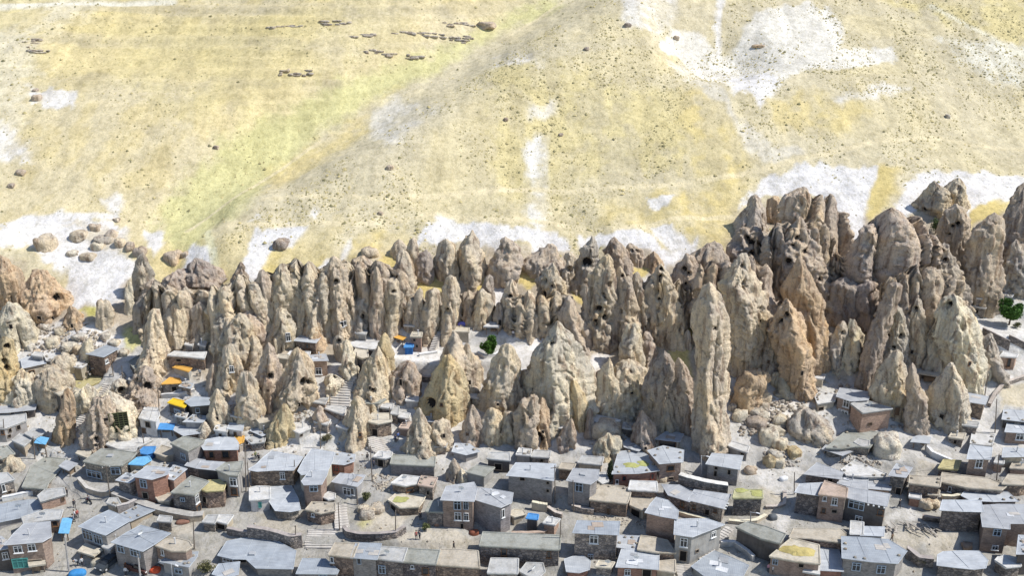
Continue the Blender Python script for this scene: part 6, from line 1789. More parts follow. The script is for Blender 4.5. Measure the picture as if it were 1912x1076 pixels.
H('J', [(1575, 512), (1600, 440), (1700, 450), (1775, 462), (1850, 478), (1840, 540), (1772, 572)], 180, 'con', 'gzn', 'big windowless concrete block house beside the three storey brick house', [(1790, 620, 18, 60, 'w')])
H('J', [(1250, 128), (1290, 90), (1380, 95), (1370, 135)], 44, 'stn', 'gry', 'stone hut at the foot of the smooth stained cone', [(1300, 150, 24, 30, 'o')])
H('J', [(1530, 322), (1600, 275), (1720, 290), (1650, 350)], 70, 'pls', 'olv', 'house with an olive flat roof squeezed behind the concrete block house')
H('J', [(525, 922), (570, 840), (732, 842), (712, 890), (694, 938)], 130, 'brn', 'mud', 'earth roofed brown house at the head of the bottom row', [(545, 945, 12, 40, 'w')])
H('J', [(696, 938), (730, 845), (890, 850), (880, 895), (862, 948)], 130, 'con', 'zin', 'zinc roofed house second in the bottom row', [(742, 960, 30, 44, 'm')])
H('J', [(864, 948), (890, 868), (1085, 878), (1056, 968)], 128, 'dst', 'gry', 'grey roofed dark stone house with two white drain pipes in the bottom row', [(910, 1030, 50, 60, 'm')], extras=['dish'])
H('J', [(1058, 972), (1098, 880), (1322, 896), (1296, 988)], 120, 'dst', 'olv', 'dark stone house with an olive roof, fourth in the bottom row', [(1225, 1040, 50, 50, 'b'), (1130, 1010, 14, 12, 'w')])
H('J', [(1298, 988), (1342, 890), (1470, 892), (1602, 902), (1612, 1012)], 110, 'brn', 'mud', 'broad earth roofed stone house closing the bottom row')
H('I', [(1600, 922), (1660, 832), (1760, 812), (1960, 810), (2040, 850), (2140, 898), (2120, 1015), (1871, 1010), (1800, 945), (1700, 945)], 60, 'con', 'zin', 'large house with joined blue zinc roofs at the bottom edge', [(1690, 960, 70, 34, 'w'), (1800, 950, 60, 30, 'o')], extras=['hatch'])
H('I', [(1560, 1060), (1600, 1000), (1730, 985), (1720, 1060), (1640, 1085)], 40, 'con', 'zin', 'small lower zinc roof at the very bottom, next to the bushy yard')
H('J', [(300, 1052), (340, 958), (490, 962), (582, 1040), (575, 1056)], 60, 'con', 'zin', 'zinc roofed house at the bottom edge beside the earth roofed brown house', [(480, 1065, 60, 30, 'm')])
H('Z', [(897, 1019), (903, 996), (1045, 1002), (1043, 1026)], 28, 'dst', 'olv', 'long dark rubble stone house with a grey roof and a pale window', [(941, 1031, 11, 13, 'b'), (1025, 1036, 8, 12, 'b')])
H('Z', [(912, 1070), (918, 1044), (966, 1045), (965, 1071)], 20, 'stn', 'gry', 'stone shed with a pale roof below the long dark rubble house')
H('Z', [(972, 1068), (984, 1053), (1012, 1054), (1016, 1068), (1000, 1082)], 14, 'pls', 'gry', 'flat roofed grey shed at the bottom edge beneath the rubble house')
# centre right
H('K', [(-40, 340), (20, 262), (160, 262), (292, 270), (276, 375), (120, 350)], 165, 'con', 'wzn', 'grey block house with small windows and a pale zinc roof at the path', [(245, 398, 24, 22, 'o'), (245, 455, 24, 24, 'o'), (60, 355, 40, 30, 'o')], extras=['chimney'])
H('K', [(395, 378), (440, 300), (605, 310), (600, 370), (552, 402)], 165, 'con', 'gzn', 'grey house with a blue window next to the earth roofed brown house', [(472, 428, 56, 66, 'm')], extras=['hatch'])
H('K', [(600, 372), (604, 330), (668, 328), (680, 385), (640, 398)], 30, 'tan', 'wht', 'low white roof between the grey house and the moss patched roof')
H('K', [(555, 518), (575, 465), (602, 416), (800, 430), (842, 470), (830, 515), (818, 545)], 92, 'brn', 'mud', 'brown stone house with a broad earth roof and a small door', [(685, 605, 26, 46, 'd')], extras=['stones'])
H('K', [(725, 326), (745, 260), (768, 182), (895, 164), (990, 218), (1042, 302), (900, 322)], 92, 'red', 'wzn', 'long brick house whose pale roof has a moss patch', [(800, 365, 30, 36, 'r'), (1005, 352, 24, 44, 'r'), (748, 390, 14, 30, 'w')], extras=['stones', 'moss'])
H('K', [(985, 168), (1090, 138), (1222, 165), (1216, 242), (1062, 252)], 130, 'brk', 'wzn', 'tall tan house with a brown balcony window behind the moss patched roof', [(1138, 292, 54, 40, 'b'), (1140, 365, 40, 20, 'o')])
H('K', [(1042, 78), (1110, 30), (1222, 45), (1196, 96)], 62, 'crm', 'wzn', 'topmost cream house with a wide brown window front in the shade of the monolith', [(1118, 116, 130, 50, 'b')])
H('K', [(805, 110), (830, 85), (880, 88), (930, 140), (900, 160), (810, 135)], 26, 'stn', 'gzn', 'low pale roofed shed behind the small dark jagged cone')
H('K', [(1410, 258), (1450, 190), (1652, 206), (1640, 250), (1630, 294)], 112, 'con', 'wzn', 'grey house with a leaning plank on its front, below the monolith', [(1465, 330, 24, 40, 'o'), (1565, 320, 24, 36, 'o'), (1470, 290, 26, 24, 'o')])
H('K', [(1090, 422), (1200, 424), (1320, 490), (1300, 510), (1268, 528), (1130, 484)], 92, 'dst', 'gzn', 'curved dark stone house with a pale sheet roof', [(1225, 555, 26, 36, 'b')])
H('K', [(1278, 522), (1320, 458), (1562, 490), (1540, 530), (1516, 578)], 95, 'stn', 'gzn', 'stone house with a row of white rafter ends under a pale roof', [(1405, 612, 36, 44, 'o'), (1465, 602, 20, 22, 'b'), (1310, 575, 26, 30, 'b')], extras=['rafters'])
H('K', [(1598, 506), (1612, 450), (1800, 452), (1802, 506)], 115, 'dst', 'mos', 'rubble stone cube with bright green moss on its roof', extras=['moss'])
H('K', [(838, 444), (850, 390), (1032, 395), (1038, 458)], 40, 'brn', 'wht', 'small white roofed store between moss patched roof and brick tower')
H('K', [(848, 560), (860, 480), (1000, 478), (1018, 520), (980, 590), (940, 600)], 56, 'tan', 'mud', 'ruined earth house with a black hole in its wall', [(885, 575, 70, 60, 'o')])
H('K', [(968, 612), (1005, 555), (1042, 512), (1112, 530), (1182, 602), (1176, 656), (1062, 638)], 160, 'ter', 'wzn', 'tall rounded tan brick tower house with no windows', )
H('K', [(1176, 770), (1182, 672), (1290, 668), (1402, 670), (1506, 702), (1400, 745), (1292, 786)], 185, 'pls', 'wzn', 'grey corner house with a dark doorway and a long sunlit side', [(1235, 832, 54, 66, 'w'), (1230, 930, 56, 80, 'o'), (1450, 772, 30, 44, 'w'), (1330, 895, 24, 26, 'o')], extras=['chimney'])
H('K', [(442, 758), (470, 682), (756, 690), (746, 772)], 170, 'stn', 'zin', 'two storey stone house with a white lattice window and zinc roof', [(580, 810, 64, 60, 'w'), (555, 955, 40, 50, 'm')])
H('K', [(752, 862), (762, 790), (902, 796), (902, 882)], 60, 'pls', 'wzn', 'white roofed annex between the lattice window house and the earth roof')
H('K', [(904, 884), (928, 790), (1020, 800), (1112, 822), (1166, 905), (1040, 905)], 70, 'brn', 'mud', 'low house with a wide earth roof behind the red brick house')
H('K', [(756, 1005), (775, 945), (792, 892), (906, 895), (1042, 900), (1038, 1022), (900, 1012)], 75, 'red', 'wzn', 'red brick house with a white window under two white roof sheets', [(825, 1050, 44, 44, 'w'), (965, 1055, 70, 60, 'o')], plain=False)
H('K', [(1040, 1030), (1050, 975), (1165, 965), (1165, 1050)], 60, 'tan', 'mud', 'tan walled yard room by the bottom steps')
H('K', [(378, 962), (430, 945), (500, 942), (542, 972), (535, 1025), (470, 1045), (392, 1038)], 52, 'red', 'wzn', 'little rounded red brick building with a white sheet roof')
H('K', [(600, 1004), (620, 970), (722, 980), (702, 1012)], 58, 'stn', 'ltn', 'small shed with a tan top between the red brick buildings', name='shed', cat='shed')
H('Z', [(1377, 986), (1396, 977), (1430, 985), (1465, 998), (1455, 1014), (1420, 1005)], 36, 'drk', 'olv', 'dark teal painted house with a plain grey roof in the shade')
H('K', [(1306, 1012), (1380, 955), (1462, 905), (1580, 950), (1692, 1002), (1650, 1080), (1500, 1100), (1400, 1080)], 40, 'pls', 'zin', 'house with a great smooth violet grey roof at the bottom edge')
H('K', [(218, 690), (250, 650), (326, 665), (292, 702)], 80, 'ter', 'wht', 'tan box room on the raised terrace next to the concrete block', name='terrace_room')
H('K', [(-40, 622), (0, 598), (62, 600), (78, 625), (0, 645)], 48, 'tan', 'ltn', 'small tan room with a white top at the other end of the terrace', name='terrace_room')
H('K', [(95, 655), (110, 628), (170, 634), (165, 662)], 24, 'drk', 'blu', 'blue tarpaulin bundle sheltering goods on the terrace', cat='awning', name='market_awning')
# right town
H('L', [(440, 140), (510, 80), (590, 18), (700, 22), (825, 38), (785, 90), (742, 140), (640, 130), (540, 145)], 44, 'stn', 'olv', 'house with a huge sloping olive roof beside the pale grey boulder')
H('L', [(412, 152), (450, 110), (606, 168), (545, 196)], 62, 'drk', 'gzn', 'canopy on thin posts in front of the sloping olive roof', open=True, cat='canopy', name='shop_canopy')
H('L', [(288, 332), (330, 295), (372, 260), (542, 325), (525, 365), (420, 350)], 62, 'dst', 'gzn', 'stone house with a pale kite shaped roof by the track', [(460, 378, 40, 30, 'o')])
H('L', [(545, 305), (640, 238), (740, 280), (862, 335), (850, 352), (700, 352), (580, 340)], 26, 'wht', 'wht', 'broad white terrace roof strewn with stones', extras=['stones'])
H('L', [(525, 400), (545, 342), (724, 356), (720, 450)], 40, 'dst', 'gzn', 'pale zinc roof adjoining the three storey brick house')
H('L', [(724, 436), (732, 365), (908, 365), (886, 448)], 48, 'ter', 'gzn', 'raised room with a light zinc roof and a pinkish wall')
H('L', [(218, 465), (250, 412), (410, 404), (386, 486)], 140, 'dst', 'wzn', 'dark stone house at the street corner with two pale roof sheets')
H('L', [(384, 480), (405, 430), (426, 388), (580, 440), (572, 502)], 165, 'brk', 'pnk', 'three storey brown brick house with a walled roof terrace', [(420, 510, 26, 30, 'w'), (492, 530, 40, 52, 'w'), (412, 600, 30, 36, 'b'), (490, 605, 40, 26, 'o')])
H('L', [(574, 500), (590, 440), (880, 482), (862, 560), (720, 535)], 150, 'drk', 'gzn', 'balcony house with white rafter ends and a dark open front', [(690, 570, 150, 60, 'm'), (690, 665, 50, 40, 'w'), (830, 615, 40, 40, 'b')], extras=['rafters'])
H('L', [(610, 772), (616, 680), (696, 690), (692, 772)], 30, 'wht', 'wht', 'white cube shed at the foot of the balcony house', name='shed', cat='shed')
H('L', [(694, 775), (700, 722), (842, 726), (836, 782)], 30, 'wht', 'wzn', 'low white roof next to the white cube shed', name='shed', cat='shed')
H('L', [(902, 342), (930, 300), (952, 268), (1042, 290), (1000, 355)], 120, 'dst', 'gzn', 'dark stone house with an arched doorway below the pale boulder', [(960, 470, 40, 70, 'o'), (1020, 430, 36, 60, 'o')])
H('L', [(1038, 400), (1045, 348), (1262, 360), (1252, 425)], 108, 'brn', 'mud', 'earth roofed stone house in the right town with blank wall', extras=['stones'])
H('L', [(1040, 500), (1050, 455), (1118, 465), (1112, 512)], 56, 'red', 'wht', 'small hut with a white lid roof beside the stones', name='hut', cat='hut')
H('L', [(1264, 390), (1280, 330), (1440, 350), (1620, 370), (1740, 420), (1700, 450), (1460, 432)], 66, 'dst', 'mud', 'long earth roof on a dark stone wall behind the domed zinc roof', [(1330, 445, 20, 36, 'w')])
H('L', [(1255, 290), (1290, 235), (1405, 240), (1385, 295)], 40, 'brn', 'grs', 'low hut with a golden straw roof in the dirt yard', name='hut', cat='hut')
H('L', [(1470, 218), (1480, 170), (1492, 130), (1626, 145), (1616, 222)], 148, 'brk', 'wzn', 'narrow tower house of brick with one big pale window', [(1545, 245, 46, 60, 'w')])
H('L', [(1485, 112), (1500, 28), (1652, 50), (1632, 126)], 30, 'stn', 'wht', 'white roof stepped just behind the narrow brick tower house')
H('L', [(1725, 205), (1732, 150), (1930, 155), (1930, 200)], 70, 'tan', 'wzn', 'tan house with a long pale blue roof at the far edge')
H('L', [(1718, 405), (1740, 370), (1762, 340), (1930, 350), (1930, 395), (1850, 410)], 76, 'brn', 'mud', 'mud roofed brown hut at the far edge by the thin pole', name='hut', cat='hut')
H('L', [(1775, 290), (1800, 240), (1930, 245), (1930, 300)], 60, 'ter', 'mud', 'half ruined tan room below the long pale blue roof')
H('L', [(1428, 492), (1445, 470), (1480, 455), (1740, 460), (1812, 528), (1640, 530), (1480, 522)], 40, 'dst', 'wzn', 'low building with a long domed zinc roof')
H('L', [(1274, 592), (1282, 560), (1290, 532), (1545, 535), (1562, 602), (1400, 600)], 138, 'dst', 'wzn', 'dark rough stone house with a white sheet roof above the dirt yard')
H('L', [(1582, 712), (1570, 640), (1560, 570), (1700, 560), (1930, 566), (1930, 690), (1752, 690), (1754, 728)], 165, 'brk', 'gzn', 'large house with an angled pale roof beside the blue box stall', [(1675, 760, 50, 50, 'm'), (1660, 870, 40, 34, 'w')])
H('L', [(1512, 640), (1520, 612), (1578, 615), (1572, 650)], 70, 'pls', 'blu', 'tall narrow stall with a bright blue roof in the corner of the yard', [(1552, 695, 26, 60, 'm')], name='kiosk', cat='kiosk')
H('L', [(1832, 910), (1845, 790), (1940, 792), (1940, 910)], 140, 'drk', 'wzn', 'dark house with a pale roof in the bottom far corner')
H('L', [(1252, 995), (1256, 930), (1290, 912), (1420, 902), (1540, 906), (1592, 962), (1578, 1012), (1500, 1020), (1380, 1008)], 80, 'dst', 'wzn', 'rounded dark brick house with a shining domed sheet roof')
H('L', [(560, 942), (556, 800), (720, 808), (882, 822), (1002, 895), (940, 978), (750, 965)], 125, 'con', 'zin', 'large house with a wide two tone zinc roof and windows in shade', [(650, 1010, 60, 60, 'm'), (830, 1030, 60, 60, 'm')])
H('L', [(380, 1025), (382, 865), (508, 870), (525, 950), (542, 1035)], 50, 'red', 'wzn', 'narrow house with a white sheet roof beside the wide two tone roof')
H('L', [(30, 932), (105, 868), (180, 808), (372, 855), (378, 985), (200, 965)], 105, 'brk', 'ltn', 'house with a round patch of yellow grass on a pale roof and a pink awning', [(60, 975, 40, 40, 'm'), (250, 990, 40, 30, 'o')], extras=['straw'])
H('L', [(105, 975), (120, 958), (222, 985), (225, 1010)], 40, 'drk', 'pnk', 'pink shop awning on the house with the round grass patch', open=True, cat='awning', name='market_awning')
H('L', [(270, 1040), (300, 990), (380, 1000), (380, 1060)], 30, 'pls', 'wht', 'white cloth canopy of a stall at the bottom edge', open=True, cat='canopy', name='shop_canopy')
H('L', [(1668, 965), (1690, 940), (1722, 930), (1830, 950), (1842, 1002), (1740, 1012)], 76, 'dst', 'wht', 'dark shed with a flat white roof below the angled pale roof', name='shed', cat='shed')
H('L', [(1060, 95), (1075, 70), (1120, 52), (1182, 68), (1172, 105)], 56, 'ter', 'wzn', 'little shelter with a white roof under the broad cream cone', open=True, cat='shelter', name='shelter')
H('L', [(170, 795), (200, 738), (540, 740), (575, 770), (545, 830), (300, 800)], 34, 'brn', 'mud', 'sunken tan courtyard block with a brown front wall', name='walled_yard', cat='yard')
H('L', [(640, 105), (670, 80), (740, 95), (735, 125), (690, 130)], 30, 'stn', 'gry', 'small stone room built on the sloping olive roof')
H('H', [(528, 800), (552, 745), (752, 772), (750, 800), (742, 822), (622, 828)], 95, 'brk', 'gzn', 'flat roofed brick house with a barred window and a white balcony', [(598, 855, 44, 50, 'w'), (575, 920, 70, 30, 'w')])
H('H', [(630, 858), (720, 825), (820, 858), (922, 890), (712, 918)], 148, 'ter', 'gry', 'large pink brick house with a blank sunlit side', [(765, 1005, 26, 24, 'd')], extras=['dish'])
H('H', [(1488, 115), (1510, 85), (1642, 110), (1622, 142)], 70, 'stn', 'wht', 'white roofed house on the high terrace by the big green tree', [(1560, 165, 26, 26, 'o')])
H('H', [(1738, 498), (1765, 470), (1862, 487), (1850, 505)], 85, 'ter', 'wht', 'pink brick hut with an open door on the stone road', [(1800, 540, 24, 60, 'b')], name='hut', cat='hut')
H('H', [(1478, 832), (1502, 780), (1632, 802), (1612, 855)], 108, 'brn', 'wzn', 'stone house with a white roof beside the broad cream cone')
H('H', [(1440, 10), (1450, -20), (1525, -15), (1530, 15)], 40, 'tan', 'wht', 'tiny white roofed room wedged against the dark cliff')
H('H', [(1565, 65), (1580, 42), (1635, 48), (1630, 70)], 36, 'stn', 'wht', 'white slab roof of a shelter behind the high terrace')
H('H', [(1700, 40), (1740, 25), (1830, 35), (1815, 60)], 40, 'stn', 'gry', 'grey stone room with a window behind the big green tree', [(1780, 70, 24, 20, 'o')])
H('H', [(1760, 968), (1772, 905), (1960, 912), (1960, 988)], 55, 'drk', 'wzn', 'pale blue roofed house on the far edge below the stone road')
H('H', [(1784, 1058), (1800, 1000), (1960, 1000), (1960, 1068)], 78, 'brk', 'wzn', 'brick fronted house with a pale window under the far edge roofs', [(1880, 1100, 50, 44, 'w')])
H('H', [(360, 800), (400, 770), (520, 790), (500, 830), (380, 850)], 46, 'crm', 'wht', 'cream ruin with a white top at the head of the rockfall', [(400, 890, 40, 30, 'o')])
H('H', [(1135, 625), (1150, 610), (1285, 625), (1275, 648)], 26, 'brn', 'ltn', 'wooden platform hut between the pale sharp cone and the stub', cat='platform', name='platform', open=True)
# middle: among the cones
H('F', [(288, 142), (340, 95), (468, 115), (432, 158)], 86, 'brn', 'wzn', 'dark brick hut with a white roof perched between two tan cones', [(375, 185, 24, 36, 'b')])
H('F', [(390, 295), (410, 255), (502, 250), (518, 292)], 105, 'ter', 'gzn', 'pinkish grey house with one white framed window behind the cave cone', [(458, 372, 46, 48, 'w')])
H('F', [(378, 592), (400, 560), (530, 560), (502, 612)], 58, 'brk', 'gry', 'brick hut leaning against the cave cone')
H('F', [(782, 612), (830, 580), (948, 582), (902, 612)], 66, 'crm', 'olv', 'cream house with a green grey roof at the foot of the arched cone', [(890, 636, 30, 42, 'w')])
H('F', [(925, 640), (945, 615), (1010, 620), (1000, 650)], 40, 'stn', 'wht', 'white roofed nook beside the cream house with green grey roof')
H('F', [(835, 748), (860, 690), (988, 690), (996, 745), (900, 760)], 100, 'brn', 'ltn', 'rubble stone hut with a round black doorway', [(902, 832, 46, 56, 'o')])
H('F', [(502, 648), (540, 608), (655, 645), (640, 692), (580, 672)], 44, 'stn', 'wht', 'white low roof behind a grey wall, among the steps')
H('F', [(1062, 792), (1090, 752), (1172, 755), (1152, 805)], 36, 'brk', 'pnk', 'brick shed with a pinkish orange roof touching the stained cone', name='shed', cat='shed')
H('F', [(1028, 705), (1050, 668), (1132, 690), (1118, 722)], 62, 'drk', 'wht', 'dark hut with a white hood roof under the stone front')
H('F', [(1110, 590), (1120, 565), (1195, 565), (1195, 592)], 44, 'pls', 'wht', 'grey room behind the dark hut with a white hood roof')
H('F', [(1145, 112), (1160, 82), (1222, 85), (1218, 118)], 100, 'ter', 'ltn', 'tall pinkish box tower on the white plaza', [(1170, 140, 20, 20, 'o'), (1190, 185, 16, 20, 'o')], name='tower_house')
H('F', [(1098, 192), (1112, 166), (1158, 172), (1156, 192)], 44, 'blw', 'blu', 'small bright blue booth on the white plaza', name='booth', cat='booth', blue=True)
H('F', [(1014, 118), (1040, 102), (1106, 120), (1082, 138)], 40, 'drk', 'org', 'orange sunshade over a dark stall on the white plaza', open=True, cat='awning', name='market_awning')
H('F', [(735, 85), (760, 62), (815, 70), (805, 98)], 44, 'pls', 'gry', 'small grey shed at the back of the plaza', name='shed', cat='shed')
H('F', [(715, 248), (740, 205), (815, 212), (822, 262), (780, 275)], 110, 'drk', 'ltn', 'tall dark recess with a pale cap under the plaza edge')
H('F', [(655, 172), (740, 152), (905, 160), (890, 212), (760, 195)], 30, 'stn', 'wht', 'long white slab roof at the end of the plaza')
H('F', [(1440, 72), (1460, 42), (1572, 48), (1572, 78)], 42, 'tan', 'ltn', 'flat tan roofed house by the cave with blue goods')
H('F', [(1352, 92), (1390, 48), (1458, 66), (1440, 115)], 50, 'drk', 'olv', 'dark square block tilted beside the plaza steps')
H('F', [(1690, 36), (1735, 2), (1802, 12), (1795, 40)], 60, 'wht', 'wht', 'white pavilion with slim posts above the green tree', open=True, cat='pavilion', name='pavilion')
H('F', [(1095, 30), (1115, 8), (1175, 12), (1168, 36)], 40, 'drk', 'wht', 'white tent roof in the dark hollow behind the plaza', open=True, cat='canopy', name='shop_canopy')
H('F', [(-40, 815), (0, 775), (110, 778), (100, 820), (40, 850)], 46, 'pls', 'wzn', 'pale blue roofed house under the small smooth tan cone')
H('F', [(250, 800), (290, 745), (385, 760), (390, 800), (310, 830)], 40, 'wht', 'wht', 'white walled yard house between two tan cones', [(320, 770, 24, 20, 'o')])
H('F', [(-40, 690), (10, 680), (150, 690), (140, 740), (20, 755)], 26, 'crm', 'ltn', 'cream stone terrace above the pale blue roof')
H('F', [(1565, 560), (1575, 545), (1640, 548), (1640, 570)], 40, 'stn', 'wht', 'little white ledge room under the half brown cone', [(1605, 575, 24, 16, 'o')])
H('F', [(1245, 740), (1255, 715), (1310, 712), (1308, 745)], 26, 'pls', 'wzn', 'shiny white lean to roof at the foot of the niche cone')
H('G', [(320, 790), (330, 770), (405, 765), (395, 795)], 36, 'drk', 'wht', 'white ledge roof over the dark recess between orange and ochre cones')
H('G', [(590, 745), (600, 700), (700, 720), (780, 740), (680, 755)], 40, 'stn', 'wht', 'low white roof above the round tan boulder')
H('G', [(1600, 930), (1600, 890), (1740, 935), (1730, 975), (1650, 950)], 40, 'pls', 'wht', 'white roofed den under the boulders by the monolith foot', [(1700, 970, 30, 36, 'o')])
# small buildings between the cones and behind the lower rows
H('J', [(1430, 168), (1450, 118), (1540, 120), (1605, 168), (1520, 188)], 50, 'pls', 'wzn', 'pale roofed house just behind the long dark grey building')
H('J', [(1680, 218), (1700, 182), (1832, 186), (1836, 232)], 84, 'drk', 'gry', 'dark open fronted house beneath the orange arched cave', [(1755, 280, 60, 50, 'o')])
H('K', [(470, 250), (500, 205), (645, 215), (632, 265)], 40, 'tan', 'gry', 'low tan house with a flat roof under the round tan boulder')
H('K', [(330, 292), (350, 255), (440, 262), (425, 300)], 40, 'brn', 'mud', 'brown mud roofed store behind the grey house with the blue window')
H('K', [(130, 205), (150, 165), (260, 170), (250, 212)], 44, 'stn', 'gry', 'stone store with a flat roof behind the grey block house', [(200, 235, 26, 24, 'o')])
H('K', [(20, 190), (40, 150), (120, 158), (112, 198)], 44, 'pls', 'wht', 'white topped store next to the dark open fronted house')
H('E', [(962, 302), (1045, 252), (1058, 330), (1000, 350)], 20, 'drk', 'olv', 'dark sloping shed roof at the foot of the tall finger cone', name='shed', cat='shed')
H('E', [(1378, 172), (1392, 150), (1432, 155), (1428, 184)], 40, 'pls', 'wht', 'first of two tiny grey huts on the white stony terrace', name='hut', cat='hut')
H('E', [(1478, 172), (1492, 150), (1530, 155), (1524, 184)], 40, 'pls', 'wht', 'second tiny grey hut on the white stony terrace, nearer the windowed cone', name='hut', cat='hut')
H('E', [(1598, 808), (1614, 776), (1692, 782), (1684, 820)], 40, 'wht', 'wht', 'white cabin in front of the small pointed tan cone', [(1640, 850, 20, 26, 'o')])
H('E', [(1702, 798), (1716, 765), (1802, 772), (1794, 812)], 44, 'wht', 'wzn', 'pale cabin beside the white cabin, under the rubbly slope', [(1750, 840, 20, 30, 'd')])
H('E', [(1720, 700), (1740, 675), (1815, 680), (1800, 715)], 36, 'stn', 'gry', 'stone hut on the rubbly tan slope', name='hut', cat='hut')
H('E', [(1310, 700), (1340, 680), (1392, 688), (1376, 716)], 36, 'stn', 'wht', 'little white roofed store below the yellow tarpaulin hut')
H('E', [(440, 320), (470, 300), (560, 300), (640, 322), (600, 345)], 40, 'tan', 'wht', 'white parapet terrace in front of the slanting roofed tall box house')
H('E', [(240, 250), (262, 232), (320, 238), (310, 262)], 26, 'pls', 'wht', 'white slab hut at the rim of the rubble field', name='hut', cat='hut')
H('E', [(960, 432), (975, 412), (1012, 418), (1005, 442)], 34, 'pls', 'gry', 'grey cell beside the crumbling crag with the cave mouth', name='hut', cat='hut')
H('F', [(595, 780), (640, 740), (700, 755), (670, 800)], 40, 'pls', 'wht', 'white roofed room on the lane above the folded cone')
H('F', [(430, 745), (460, 720), (540, 735), (520, 768)], 34, 'stn', 'wht', 'white roofed store under the brick hut by the cave cone')
H('F', [(1000, 690), (1010, 640), (1050, 640), (1045, 695)], 40, 'stn', 'gry', 'narrow stone cell beside the dark hut with the hood roof')
H('F', [(1340, 660), (1350, 630), (1420, 640), (1412, 672)], 40, 'pls', 'wzn', 'pale roofed cell against the broad cone with the arched niche', [(1380, 690, 20, 24, 'o')])
H('F', [(220, 260), (250, 225), (390, 232), (380, 268)], 26, 'crm', 'wht', 'white terrace slab under the dark brick hut with the white roof')
H('F', [(150, 270), (165, 250), (230, 255), (222, 280)], 30, 'crm', 'ltn', 'cream ledge room beside the brown cone with a square hole')
H('G', [(330, 700), (345, 670), (400, 668), (395, 704)], 34, 'drk', 'gry', 'grey ledge hut in the cleft above the white ledge roof', name='hut', cat='hut')
H('G', [(810, 790), (820, 760), (880, 770), (870, 800)], 40, 'drk', 'gry', 'dark shack beneath the pitted bluff', name='hut', cat='hut')
H('H', [(320, 655), (345, 630), (430, 640), (415, 668)], 30, 'crm', 'wht', 'white walled pen above the cream ruin')
H('H', [(1440, 860), (1455, 838), (1495, 845), (1490, 868)], 40, 'stn', 'gry', 'stone lean to on the sunlit foot of the broad cream cone')
H('H', [(1460, 1010), (1490, 985), (1570, 995), (1560, 1025)], 36, 'stn', 'gry', 'grey stone pen below the broad cream cone')
H('L', [(1330, 65), (1350, 35), (1440, 42), (1425, 78)], 44, 'stn', 'ltn', 'stone house with an earth top beside the curved white wall', [(1370, 95, 24, 30, 'o')])
H('L', [(1660, 250), (1680, 205), (1722, 208), (1716, 258)], 40, 'ter', 'gry', 'narrow tan store right of the narrow brick tower house')
H('L', [(1180, 480), (1195, 450), (1250, 455), (1245, 485)], 36, 'stn', 'mud', 'low stone pen under the earth roofed house with blank wall')
H('B', [(682, 836), (694, 815), (738, 818), (732, 842)], 18, 'drk', 'wht', 'white awning on the grey eroded stump', open=True, cat='awning', name='market_awning')
